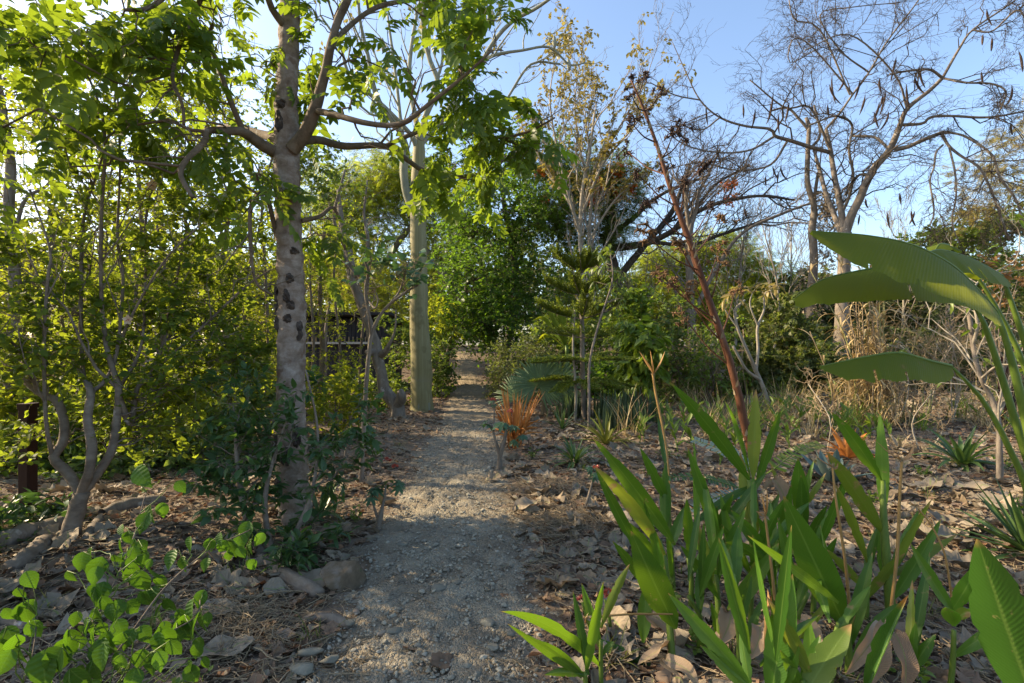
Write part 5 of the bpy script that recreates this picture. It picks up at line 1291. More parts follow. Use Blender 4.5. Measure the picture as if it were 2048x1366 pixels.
rosette("bleached_rosette", "low bleached straw coloured rosette right of the dry bromeliad", G(1800, 905), 14, .36, .05, M_STRAW, (.1, 1.2), (.3, 1.3))
rosette("small_strap_plant", "small bright strap plant between the orange clump and the snake plants", G(1125, 862), 12, .5, .04, M_STRAP, (.5, 1.45), (.1, .6))

# ---- cycad fronds
def cycad():
    base = G(1500, 985)
    root = thing("cycad", "low cycad with stiff ladder like fronds among the ginger shoots", "plant", base)
    for a, b_, d0, d1, w, mt in [((1545, 940), (1640, 888), 5.0, 5.4, .10, M_SHOOT), ((1520, 950), (1390, 880), 5.2, 5.6, .11, M_BLUE), ((1500, 960), (1430, 870), 5.2, 5.9, .10, M_BLUE), ((1480, 975), (1320, 955), 5.0, 4.8, .08, M_DARKSHRUB), ((1500, 985), (1380, 1020), 4.9, 4.5, .08, M_BLUE)]:
        A, B_ = P(*a, d0), P(*b_, d1)
        pts = cr([base + [0, 0, .08], A, (A + B_) / 2 + [0, 0, .05], B_], 14)
        m = MB(); m.tubes(pts, np.linspace(.008, .003, 14), 5, 1)
        p, t, u = along(pts[None], 22, .3, 1)
        o_ = np.argsort(u); p, t, u = p[o_], t[o_], u[o_]
        for sg in (-1, 1):
            s_ = nrm(np.cross(t, np.array([0, -.5, 1.]))) * sg
            dd = s_ + t * .35
            m.inst(strip_tpl([0, .2, .6, .9, 1], [.05, .14, .16, .12, .03], .1), frame(dd, np.tile([0, -.4, 1.], (len(p), 1))) * (w * (1.15 - .5 * u))[:, None, None], p)
        m.build("frond", [mt, B_GREENSTEM], root)
cycad()

# ---- brown flower stalk
def flower_stalk():
    st = limb([(1505, 912, 7.2, 13), (1490, 862, 7.2, 12), (1472, 790, 7.2, 11), (1450, 715, 7.2, 10.5), (1425, 640, 7.2, 10), (1400, 560, 7.2, 9), (1380, 490, 7.2, 8.5), (1358, 420, 7.2, 7.5), (1340, 360, 7.2, 6.5), (1320, 290, 7.2, 5.2), (1296, 222, 7.2, 4), (1278, 180, 7.2, 2.8), (1268, 160, 7.2, 1.8)], 48)
    st = (st[0] + np.stack([.05 * np.sin(np.linspace(0, 5.2, 48)), 0 * np.linspace(0, 1, 48), 0 * np.linspace(0, 1, 48)], -1), st[1] * .68)
    root = thing("dead_flower_stalk", "tall leaning red brown dead flower stalk with dark seed clusters", "flower stalk", st[0][0])
    m = MB(); m.tubes(st[0], st[1], 14, 0, .06); m.build("stalk", B_STALK, root)
    for z in np.linspace(.2, 4.6, 46):
        i = np.argmin(np.abs(st[0][:, 2] - z)); c = st[0][i]; r = st[1][i]; az = rng.uniform(0, 6.28)
        m = MB(); h = np.array([math.sin(az), math.cos(az), 0])
        q = np.array([c + h * r * .95 - [0, 0, .05], c + h * r * 1.12, c + h * (r * 1.3 + .012) + [0, 0, .05]])
        blade_mesh(m, q, np.array([.025, .018, .003]), np.cross(h, [0, 0, 1.]), .1, 3); m.build("bract", M_STRAW, root)
    cl = [(1265, 158, .5), (1288, 152, .6), (1262, 190, .5), (1322, 182, .5), (1294, 216, .35), (1258, 240, .7), (1347, 264, .65), (1374, 262, .7), (1254, 302, .65), (1335, 335, .6), (1274, 346, .5), (1411, 328, .75), (1370, 366, .65), (1294, 404, .75), (1441, 431, .75), (1420, 415, .5), (1288, 468, .8), (1356, 484, .8), (1376, 496, .6), (1345, 560, .7), (1322, 550, .7), (1440, 492, .7), (1440, 523, .6), (1388, 566, .5), (1372, 590, .5), (1365, 632, .6), (1470, 580, .6)]
    for px, py, s_ in cl:
        d = 7.2 + rng.normal() * .35
        c = P(px, py, d)
        drop = 30 + .15 * (py - 150)
        tz = CH + (HZ - (py + drop)) / F * 7.2
        i = np.argmin(np.abs(st[0][:, 2] - tz)); a = st[0][i]
        mid = (a + c) / 2 + [0, 0, -.06]
        br = cr([a, a * .5 + mid * .5 + [0, 0, -.01], mid, c], 12)
        root_m = MB(); root_m.tubes(br, np.linspace(.013, .006, 12), 5, 0, .05); bo = root_m.build("side_branch", B_STALK if py > 280 else B_POD, root)
        m = MB()
        C = c + rng.normal(size=(6, 3)) * .055 * s_ / .6
        bp, brr = connect(C, br[-3:], np.array([.005] * 3), 5, .1); m.tubes(bp, .004, 4)
        tw = twig_lines(C, 9, .062 * s_ / .6, (0, 0, .1), 4, .1, .15)
        m.tubes(tw, np.array([.006, .0095, .008, .003])[None] * (s_ / .6), 4)
        m.build("seed_cluster", B_POD if py < 420 else B_SEEDCL, bo)
B_SEEDCL = bark("tan_seed_cluster", [(.3, (.12, .07, .035)), (.6, (.22, .13, .06)), (.8, (.32, .2, .1))], 12)
flower_stalk()

# ================================================================== GINGER CLUMP, right foreground
def ginger_shoot(label, base, stem, leaves, group="ginger shoots in the right foreground", mat=None):
    L = limb(stem)
    root = thing("ginger_shoot", label, "plant", L[0][0], group)
    m = MB(); m.tubes(L[0], L[1], 8, 0, .02); m.build("stem", B_GREENSTEM, root)
    leaves = list(leaves)
    if mat is None and len(leaves) > 1:
        for k in range(2):
            q = stem[rng.integers(0, len(stem))]
            by_ = min(q[1], 1366) - rng.uniform(0, 60)
            an = rng.normal() * .55
            ln_ = rng.uniform(130, 260) * 2.4 / q[2]
            leaves.append(((q[0], by_), (q[0] + math.sin(an) * ln_, by_ - math.cos(an) * ln_ * .85), rng.uniform(20, 34) * 2.4 / q[2], q[2] + .02, q[2] + rng.normal() * .15, rng.uniform(-.05, .15), rng.normal() * .5))
    for lf in leaves:
        (bx, by), (tx, ty), w, d0, d1 = lf[:5]
        bow = lf[5] if len(lf) > 5 else .08
        roll = lf[6] if len(lf) > 6 else 0.
        fold = lf[7] if len(lf) > 7 else .28
        A, B_ = P(bx, by, d0), P(tx, ty, d1)
        ln = np.linalg.norm(B_ - A)
        ax = nrm(B_ - A)
        view = nrm(np.array([0, 0, CH]) - (A + B_) / 2)
        sd = nrm(np.cross(ax, view))
        nn = np.cross(sd, ax) * -1
        nn = nn if nn @ view > 0 else -nn
        ctrl = (A + B_) / 2 + np.array([0, 0, 1.]) * ln * bow - nn * 0
        n_ = 22
        t = np.linspace(0, 1, n_)[:, None]
        pts = A * (1 - t) ** 2 + 2 * ctrl * t * (1 - t) + B_ * t ** 2
        sdr = sd * math.cos(roll) + nn * math.sin(roll)
        hw = w * (.34 if w < 60 else .42) * (d0 + d1) / 2 / F * LANCE(n_, .45)
        hw[:2] = np.maximum(hw[:2], .006)
        for c in rng.integers(4, n_ - 2, 2): hw[c] *= rng.uniform(.72, .95)
        m = MB()
        blade_mesh(m, pts, hw, sdr, fold * rng.choice([1, 1, -1]), 7, 0, None, .06)
        m.build("leaf", mat or (M_GINGY if rng.random() < .14 else M_GING), root)
    return root

ginger_shoot("tallest ginger shoot, its three long blades fanning in front of the brown flower stalk", None, [(1512, 1190, 3.2, 9), (1506, 1080, 3.15, 8), (1500, 960, 3.1, 6)],
             [((1500, 962), (1341, 765), 44, 3.1, 2.8, .05, .2), ((1506, 960), (1512, 778), 36, 3.1, 3.1, .02, .1), ((1512, 975), (1562, 818), 30, 3.1, 3.0, .03, -.35), ((1505, 1070), (1480, 905), 40, 3.1, 3.2, 0, .2), ((1512, 1120), (1560, 985), 26, 3.1, 3.3, .1, .3)])
ginger_shoot("ginger shoot with one very broad pale blade in the middle of the clump", None, [(1700, 1400, 2.3, 9), (1698, 1320, 2.3, 8), (1692, 1250, 2.3, 7)],
             [((1692, 1258), (1567, 992), 78, 2.3, 2.2, .0, .1, .12), ((1698, 1300), (1745, 1105), 40, 2.3, 2.35, .05, .2), ((1700, 1330), (1812, 1205), 30, 2.3, 2.3, .25, .3), ((1694, 1290), (1640, 1050), 24, 2.3, 2.5, .05, .8)])
ginger_shoot("ginger shoot with yellow lit blades standing behind the broad one", None, [(1602, 1190, 3.2, 8), (1602, 1110, 3.2, 7), (1600, 1050, 3.2, 6)],
             [((1602, 1060), (1596, 916), 50, 3.2, 3.15, .0, .1, .15), ((1606, 1070), (1602, 950), 34, 3.15, 3.05, .0, .3), ((1600, 1090), (1540, 925), 24, 3.2, 3.3, .05, .3), ((1604, 1120), (1655, 1010), 28, 3.2, 3.1, .1, -.3)])
ginger_shoot("right hand ginger shoot with two long blades reaching left", None, [(1786, 1290, 2.75, 10), (1778, 1180, 2.75, 9), (1768, 1050, 2.8, 7), (1766, 960, 2.85, 4)],
             [((1766, 1068), (1652, 902), 46, 2.8, 2.65, .04, .15), ((1762, 960), (1663, 824), 40, 2.85, 2.75, .06, .1), ((1768, 1030), (1760, 824), 34, 2.85, 2.9, .0, .1, .1), ((1785, 1200), (1882, 1038), 38, 2.75, 2.7, -.05, -.2), ((1780, 1150), (1838, 1018), 30, 2.8, 2.95, .0, .3), ((1778, 1180), (1755, 1050), 34, 2.8, 2.9, .0, .2)])
ginger_shoot("leftmost ginger shoot leaning over the litter towards the path", None, [(1352, 1400, 2.3, 8), (1340, 1260, 2.4, 7), (1330, 1130, 2.45, 6), (1318, 1080, 2.5, 5)],
             [((1350, 1090), (1186, 876), 48, 2.5, 2.3, .05, .1), ((1330, 1110), (1188, 932), 40, 2.45, 2.3, .12, .3), ((1285, 1120), (1190, 935), 34, 2.6, 2.45, -.02, .3), ((1352, 1258), (1262, 1062), 72, 2.35, 2.25, -.02, .15, .15), ((1296, 1180), (1225, 1082), 30, 2.6, 2.5, .05, .2), ((1286, 1285), (1294, 1160), 42, 2.5, 2.55, .0, .1)])
ginger_shoot("small low shoot of four short blades at the bottom edge beside the path", None, [(1178, 1420, 2.05, 6), (1172, 1370, 2.05, 5), (1170, 1345, 2.05, 4)],
             [((1166, 1348), (1042, 1272), 36, 2.05, 1.98, .08, .2), ((1176, 1350), (1146, 1182), 30, 2.05, 2.1, .0, .5, .5), ((1172, 1352), (1088, 1350), 24, 2.05, 2.0, .14, .2), ((1172, 1350), (1182, 1255), 20, 2.05, 2.1, .0, .2)])
ginger_shoot("narrow small shoot with upright twin blades right of the lowest one", None, [(1204, 1420, 2.15, 5), (1202, 1340, 2.15, 4.5), (1202, 1280, 2.15, 4)],
             [((1202, 1292), (1163, 1166), 28, 2.15, 2.2, .0, .3, .4), ((1204, 1310), (1228, 1282), 18, 2.15, 2.15, .1, .2), ((1202, 1300), (1170, 1230), 14, 2.15, 2.2, .0, .2)])
ginger_shoot("bottom ginger shoot whose long blade points up left over the litter", None, [(1520, 1480, 1.85, 8), (1510, 1400, 1.85, 7), (1500, 1370, 1.85, 6)],
             [((1506, 1378), (1336, 1186), 50, 1.85, 1.95, .04, .25), ((1512, 1400), (1400, 1290), 34, 1.85, 1.9, .1, .3), ((1500, 1380), (1480, 1250), 30, 1.9, 2.0, .0, .2)])
ginger_shoot("bottom ginger shoot with a bright upright pointed blade", None, [(1552, 1480, 1.8, 9), (1546, 1420, 1.8, 8), (1544, 1370, 1.8, 6)],
             [((1540, 1400), (1585, 1148), 64, 1.85, 1.85, .0, .1, .25), ((1550, 1380), (1586, 1200), 46, 1.9, 1.95, .0, -.4), ((1556, 1400), (1600, 1290), 36, 1.85, 1.8, .05, .3)])
ginger_shoot("bottom ginger shoot with a wide blade arching to the right", None, [(1620, 1480, 1.8, 9), (1612, 1400, 1.8, 8), (1606, 1360, 1.82, 6)],
             [((1604, 1400), (1703, 1248), 62, 1.8, 1.85, .06, .2, .2), ((1610, 1390), (1640, 1270), 50, 1.85, 1.9, .0, .3), ((1612, 1400), (1560, 1300), 36, 1.85, 1.8, .08, .2), ((1625, 1370), (1618, 1235), 40, 2.0, 2.05, .0, .2)])
rl = ginger_shoot("ginger shoot with a tightly rolled blade ending in a scorched orange tip", None, [(1735, 1480, 1.85, 8), (1730, 1420, 1.85, 8), (1728, 1380, 1.85, 7)],
             [((1730, 1392), (1817, 1190), 40, 1.85, 1.85, .03, .5, 1.5)], mat=leafmat("scorched_ginger_leaf", [(.035, .10, .012), (.05, .125, .014)], (.15, .33, .012), .3, .3, .5, veins=.3, tip=((.42, .17, .03), .83)))
ginger_shoot("short ginger shoot with two upright blades at the lower right", None, [(1822, 1420, 2.05, 6), (1820, 1370, 2.05, 5), (1818, 1335, 2.05, 4.5)],
             [((1818, 1345), (1832, 1243), 26, 2.05, 2.05, .0, .2), ((1820, 1345), (1872, 1268), 32, 2.05, 2.02, .05, .2), ((1816, 1345), (1790, 1270), 20, 2.05, 2.1, .05, .2)])
ginger_shoot("ginger stalk with a cupped leaf like a hook at the lower right", None, [(1895, 1420, 2.1, 5), (1905, 1330, 2.1, 5), (1908, 1260, 2.1, 4)],
             [((1908, 1252), (1890, 1215), 44, 2.1, 2.0, .25, .2, .5), ((1910, 1240), (1950, 1225), 30, 2.1, 2.05, .3, .2, .5), ((1900, 1225), (1962, 1120), 42, 2.3, 2.2, -.08, .3, .2)])
ginger_shoot("huge yellow green ginger blade cut off by the bottom right corner", None, [(2110, 1560, 1.45, 10), (2100, 1500, 1.45, 9), (2090, 1440, 1.45, 8)],
             [((2085, 1450), (1954, 1078), 135, 1.45, 1.4, -.03, .15, .3)])
ginger_shoot("dark ginger shoot between the leftmost one and the flower stem", None, [(1450, 1370, 2.6, 8), (1440, 1260, 2.6, 7), (1432, 1150, 2.65, 5)],
             [((1434, 1160), (1492, 1014), 36, 2.65, 2.6, .0, .3), ((1448, 1240), (1558, 1086), 46, 2.6, 2.5, -.05, .15, .2), ((1424, 1170), (1398, 1050), 36, 2.6, 2.65, .0, .2), ((1440, 1080), (1375, 895), 36, 2.8, 2.8, .02, .2), ((1395, 1100), (1388, 880), 22, 2.9, 2.95, .0, .6), ((1438, 1200), (1360, 1090), 30, 2.6, 2.6, .08, .3)])
ginger_shoot("back left ginger shoot near the tall thin green stem", None, [(1345, 1180, 3.1, 7), (1340, 1080, 3.15, 6), (1335, 1000, 3.2, 5)],
             [((1338, 1010), (1280, 895), 30, 3.2, 3.1, .03, .2), ((1330, 1060), (1330, 925), 34, 3.15, 3.2, .0, .2), ((1320, 1130), (1250, 1040), 26, 3.1, 3.0, .1, .2), ((1340, 1100), (1372, 1010), 30, 3.1, 3.15, .05, .2)])
ginger_shoot("middle ginger shoot with blades crossing behind the hooked dry flower", None, [(1560, 1290, 2.6, 8), (1550, 1200, 2.6, 7), (1540, 1120, 2.65, 6)],
             [((1545, 1130), (1462, 1020), 38, 2.65, 2.7, .1, .2), ((1546, 1150), (1450, 1085), 34, 2.6, 2.5, .2, .3), ((1550, 1160), (1540, 1000), 36, 2.65, 2.8, .0, .2), ((1556, 1200), (1640, 1130), 28, 2.6, 2.5, .15, .3), ((1480, 1160), (1440, 985), 30, 2.8, 2.9, .03, .3)])
B_TAN = bark('tan_stem', [(.3, (.26, .15, .05)), (.6, (.38, .24, .09)), (.8, (.44, .32, .16))], 8, (1, 1, .3), .3)
for k, (px, py, d, h) in enumerate([(1400, 1290, 2.5, 140), (1590, 1290, 2.5, 150), (1560, 1190, 3.0, 130), (1430, 1180, 3.0, 140), (1660, 1350, 2.1, 150), (1730, 1250, 2.8, 120), (1475, 1330, 2.3, 150), (1500, 1230, 2.75, 140), (1380, 1200, 2.9, 120), (1625, 1230, 2.9, 130)]):
    ginger_shoot("slender ginger shoot filling the middle of the clump among the taller ones", None, [(px, py + 60, d, 6), (px + 3, py - h * .3, d, 5), (px + rng.normal() * 12, py - h * .7, d, 4)],
                 [((px, py - h * .7), (px + rng.normal() * 60, py - h * 1.7), 30, d, d + rng.normal() * .1, .03, rng.normal() * .4), ((px, py - h * .4), (px + rng.normal() * 80, py - h * 1.2), 28, d, d + rng.normal() * .1, .08, rng.normal() * .4)], "slender filler shoots in the ginger clump")
# dry stalks among the ginger
def dry_stalk(label, rows, head):
    L = limb(rows)
    root = thing("dry_flower_stem", label, "flower stem", L[0][0], "dry flower stems in the ginger clump")
    m = MB(); m.tubes(L[0], L[1] * .8, 7, 0, .04); st_o = m.build("stem", B_TAN, root)
    c = L[0][-1]; d = rows[-1][2]
    for hx, hy, w in head:
        e = P(hx, hy, d)
        m = MB(); blade_mesh(m, cr([c, (c + e) / 2 + [0, 0, -.012], e], 9), w * np.array([.5, .8, 1, 1, .9, .75, .55, .3, .03]), np.array([.3, .8, .5]), .9, 3)
        m.build("bract", M_STRAWB, st_o)
    m = MB(); q = unit_rand(14); m.inst(DIA_N, frame(q, rng.normal(size=(14, 3))) * .03, np.tile(c, (14, 1))); m.build("seed_head", M_STRAW, st_o)
M_STRAWB = leafmat("dry_bract", [(.36, .2, .07), (.45, .26, .09), (.28, .17, .09)], (.4, .2, .05), .3, .6)
dry_stalk("tan flower stem at the right with a hooked orange bract on top", [(1780, 1240, 2.5, 4), (1795, 1100, 2.5, 4), (1800, 980, 2.5, 3.4), (1804, 922, 2.5, 3)], [(1832, 880, .010), (1792, 905, .005), (1745, 875, .004)])
dry_stalk("bare tan flower stem leaning left behind the broad blade", [(1702, 1240, 2.6, 4), (1690, 1120, 2.6, 3.6), (1672, 1000, 2.6, 3), (1665, 935, 2.6, 2.5)], [(1622, 902, .006), (1676, 925, .008), (1650, 910, .004)])
dry_stalk("short brown flower stem with papery open bracts", [(1550, 1200, 2.4, 4), (1540, 1110, 2.4, 3.4), (1530, 1030, 2.4, 3)], [(1522, 985, .009), (1534, 980, .008), (1512, 1022, .012)])
dry_stalk("stubby withered flower stem in the lower middle of the ginger", [(1532, 1300, 2.1, 5), (1533, 1250, 2.1, 5), (1534, 1215, 2.1, 5)], [(1535, 1178, .011), (1528, 1240, .009), (1542, 1190, .009)])
dry_stalk("thin dry stem leaning right above the right hand litter", [(1905, 1205, 2.4, 3), (1890, 1110, 2.4, 2.4), (1862, 1050, 2.4, 2), (1830, 1010, 2.4, 1.6)], [(1818, 1000, .005)])
dry_stalk("horizontal dry stem stretched in front of the lowest shoots", [(1345, 1228, 2.3, 2), (1270, 1228, 2.25, 2.6), (1210, 1232, 2.2, 3), (1172, 1236, 2.15, 3)], [(1168, 1248, .004), (1175, 1258, .003)])
dry_stalk("long thin green flower stem rising left of the ginger to a dried orange bract", [(1352, 1150, 5.2, 4), (1342, 1000, 5.3, 3.6), (1330, 880, 5.4, 3.4), (1312, 790, 5.5, 3), (1306, 748, 5.5, 3)], [(1278, 702, .02), (1300, 700, .016), (1330, 702, .016)])
# withered strap leaves at the foot of the clump
for i, (a, b_, w, d) in enumerate([((1720, 1400), (1768, 1246), 40, 1.9), ((1810, 1390), (1790, 1265), 40, 1.95), ((1690, 1350), (1770, 1245), 34, 2.0), ((1580, 1050), (1548, 960), 28, 3.1), ((1500, 1320), (1520, 1250), 34, 2.2), ((1440, 1290), (1460, 1220), 44, 2.3), ((1350, 1290), (1300, 1230), 30, 2.4), ((1640, 1300), (1600, 1240), 26, 2.2), ((1275, 1330), (1340, 1290), 30, 2.3), ((1400, 1380), (1330, 1320), 30, 2.05)]):
    A, B_ = P(*a, d), P(*b_, d + .1)
    m = MB()
    pts = cr([A, (A * .5 + B_ * .5) + [.02, 0, .02], B_, B_ + [rng.normal() * .05, -.03, -.05]], 16)
    blade_mesh(m, pts, w / 2 * d / F * LANCE(16, .5), np.array([1, .2, .3]), .45, 5, 0, None, .3)
    o = m.build("withered_leaf", M_STRAWD if i else None or leafmat("withered_strap", [(.2, .12, .07), (.3, .2, .12), (.36, .27, .18)], (.25, .14, .06), .2, .7, veins=.4), None)
    if i == 0: M_STRAWD = o.data.materials[0]
    tag(o, ["long folded tan leaf drooping at the bottom of the rolled ginger blade", "striped dry leaf hanging at the bottom, right of the rolled blade", "curved brown dry leaf arching over the litter left of the rolled blade", "dark curled dry leaf behind the tallest ginger shoot", "small dry leaf at the foot of the middle ginger shoot", "broad greyish dry leaf leaning on the dark ginger shoot", "dry leaf at the foot of the leftmost ginger shoot", "narrow dry leaf under the broad pale blade", "pale dry leaf lying by the leftmost ginger shoot's base", "dry leaf at the very bottom between the low shoots"][i], "dead leaf", "withered leaves in the ginger clump")

# young shoots in the sunlit bed
shoots = [(1420, 880, .55), (1452, 868, .5), (1480, 872, .45), (1545, 862, .6), (1568, 850, .62), (1598, 858, .66), (1625, 862, .55), (1395, 905, .5), (1362, 880, .55), (1372, 868, .5), (1340, 862, .45), (1530, 840, .5), (1580, 900, .45), (1735, 900, .5), (1700, 862, .5), (1755, 870, .45), (1438, 930, .42), (1390, 842, .5), (1610, 830, .5), (1655, 870, .4), (1500, 842, .5), (1470, 900, .4), (1325, 835, .55), (1300, 825, .5)] + [(float(rng.uniform(1240, 1720)), float(rng.uniform(812, 905)), float(rng.uniform(.35, .6))) for _ in range(30)] + [(float(rng.uniform(1700, 2040)), float(rng.uniform(822, 880)), float(rng.uniform(.3, .5))) for _ in range(8)]
for px, py, h in shoots:
    b = G(px, py)
    root = thing("young_shoot", "slim yellow green shoot of narrow blades in the undergrowth of the right middle ground", "plant", b, "young shoots in the right middle ground")
    lean = rng.normal(size=2) * .12
    st = cr([b, b + [lean[0] * .5, lean[1] * .5, h * .5], b + [lean[0], lean[1], h * .8]], 7)
    m = MB(); m.tubes(st, np.linspace(.009, .004, 7), 5); m.build("stem", B_GREENSTEM, root)
    for k in range(8):
        f = .25 + .75 * k / 8
        p0 = st[min(6, int(f * 6))]
        az = rng.choice([1.0, -1.8]) + rng.normal() * .5 if k < 7 else 0
        pts = arc(p0, az, rng.uniform(.6, 1.2), h * rng.uniform(.38, .62), rng.uniform(.1, .7), 8)
        m = MB(); blade_mesh(m, pts, .022 * LANCE(8, .4), np.array([math.cos(az), -math.sin(az), 0]) + rng.normal(size=3) * .3, .35, 3); m.build("leaf", M_SHOOT, root)

# ================================================================== BIG PADDLE LEAVES, upper right
def paddle_leaf(root, mid, width, petiole, d_rng=None, hang=.6, nm="leaf", split_f=None, mat=None, up_w=.35, seg=70):
    """mid: (px,py,d) rows along the midrib base->tip; blade hangs from both sides of it"""
    M_ = cr([P(*q) for q in mid], seg)
    t = nrm(np.gradient(M_, axis=0))
    m = MB()
    cam_side = np.array([0, -1., 0])
    v = np.linspace(0, 1, seg)
    prof = np.array([max(.03, math.sin(math.pi * min(1, (x * .97 + .015)) ** .8) ** .6) for x in v])
    for sgn, wid, dr in ((1, width, hang), (-1, width * up_w, hang * .5)):
        s0 = nrm(np.cross(t, np.array([0, 0, 1.]))) * sgn
        if (s0[:, 1].mean() > 0) == (sgn > 0):
            s0 = -s0
        k = np.linspace(0, 1, 9)
        W = wid * prof
        if split_f:
            for c in split_f:
                W = W * (1 - .0 * np.exp(-((v - c) / .01) ** 2))
        drop = dr * W[:, None] * k ** 1.25
        out = W[:, None] * k * math.sqrt(max(0, 1 - dr * dr))
        rip = (.004 * np.sin(v * 120 + 9 * np.sin(v * 13)) + .009 * np.sin(v * 17 + 4 * np.sin(v * 7 + sgn + width * 40)))[:, None] * k ** 1.6
        V = M_[:, None] + out[..., None] * s0[:, None] + (-drop + rip + .02 * W[:, None] * np.sin(k * 3.1))[..., None] * np.array([0, 0, 1.])
        # slant the blade veins forward
        V = V + (t[:, None] * (W[:, None] * k * .25)[..., None])
        U = np.zeros((seg, 9, 3)); U[..., 0] = sgn * k; U[..., 1] = v[:, None]; U[..., 2] = rng.random() * .6 + .2
        i = np.arange(seg - 1)[:, None] * 9; j = np.arange(8)[None]
        Q = np.stack([i + j, i + j + 1, i + 10 + j, i + 9 + j], -1).reshape(-1, 4)
        cut = np.zeros((seg - 1, 8), bool)
        for c in rng.uniform(.15, .95, 2 if sgn > 0 else 1):
            cut[int(c * (seg - 1)), rng.integers(5, 8):] = True
        Q = Q.reshape(seg - 1, 8, 4)[~cut]
        m.add(V, Q, None, U, 0)
    m.tubes(M_, np.linspace(.011, .003, seg), 7, 1)
    lf = m.build(nm, [mat or M_BAN, B_GREENSTEM], root)
    pr = limb(petiole)
    m = MB(); m.tubes(pr[0], pr[1], 10, 0, .01); m.build("petiole", B_GREENSTEM, lf)

def paddle_plant():
    base = np.array([3.75, 3.1, 0.])
    root = thing("paddle_leaf_plant", "tall banana like plant whose huge arching leaves enter from the right edge", "plant", base)
    paddle_leaf(root, [(1992, 622, 3.1), (1960, 585, 3.06), (1905, 532, 3.0), (1830, 492, 2.92), (1740, 472, 2.85), (1624, 462, 2.78)], .33, [(2250, 1500, 3.1, 12.4), (2110, 1100, 3.1, 10.5), (2055, 850, 3.1, 8.7), (2015, 690, 3.1, 5.6), (1992, 622, 3.1, 3.7)], hang=.90)
    paddle_leaf(root, [(1948, 610, 3.5), (1910, 570, 3.45), (1850, 545, 3.4), (1780, 534, 3.3), (1700, 545, 3.25), (1640, 562, 3.2), (1588, 598, 3.15)], .28, [(2200, 1500, 3.5, 10.5), (2090, 1040, 3.5, 8.7), (2030, 840, 3.5, 6.8), (1975, 665, 3.5, 5.0), (1948, 610, 3.5, 3.1)], hang=.84, up_w=.45)
    paddle_leaf(root, [(2004, 552, 3.7), (1975, 535, 3.66), (1935, 515, 3.6), (1885, 500, 3.5), (1850, 505, 3.4)], .3, [(2220, 1300, 3.7, 8.7), (2085, 800, 3.7, 6.8), (2035, 640, 3.7, 5.0), (2004, 552, 3.7, 3.1)], hang=.75, up_w=.6)
    paddle_leaf(root, [(1902, 732, 2.9), (1860, 722, 2.86), (1800, 706, 2.8), (1740, 712, 2.75), (1690, 722, 2.72), (1640, 733, 2.7)], .165, [(2160, 1500, 2.95, 8.7), (2070, 1040, 2.95, 6.8), (2020, 900, 2.93, 5.6), (1965, 800, 2.92, 4.3), (1902, 732, 2.9, 2.5)], hang=.85, up_w=.45)
    paddle_leaf(root, [(1905, 500, 4.0), (1895, 490, 3.95), (1880, 488, 3.9), (1870, 500, 3.86)], .12, [(2200, 1200, 4.0, 6.8), (2060, 760, 4, 5.0), (1960, 560, 4, 3.1), (1905, 500, 4, 1.9)], hang=.6, up_w=.8)
paddle_plant()

# mid banana plant and companions
def banana_mid():
    base = P(1135, 790, 14); base[2] = 0
    root = thing("banana_plant", "small banana plant with raised paddle leaves behind the Norfolk pine", "plant", base)
    m = MB(); m.tubes(cr([base, base + [0, 0, .8], base + [-.02, 0, 1.5]], 8), np.linspace(.09, .05, 8), 9); m.build("stem", B_GREENSTEM, root)
    top = base + [-.02, 0, 1.4]
    for tip, w, h in [((1078, 600), .24, .3), ((1066, 640), .24, .3), ((1110, 590), .22, .3), ((1195, 640), .22, .4), ((1070, 690), .22, .4)]:
        e = P(*tip, 14 + rng.normal() * .5)
        pts = cr([top, top * .4 + e * .6 + [0, 0, .35], e], 16)
        m = MB(); sd = nrm(np.cross(pts[-1] - pts[0], [0, .6, 1.]))
        blade_mesh(m, pts, w / 2 * LANCE(16, .55) + .004, sd, -.4, 7); m.build("leaf", M_BAN, root)
banana_mid()

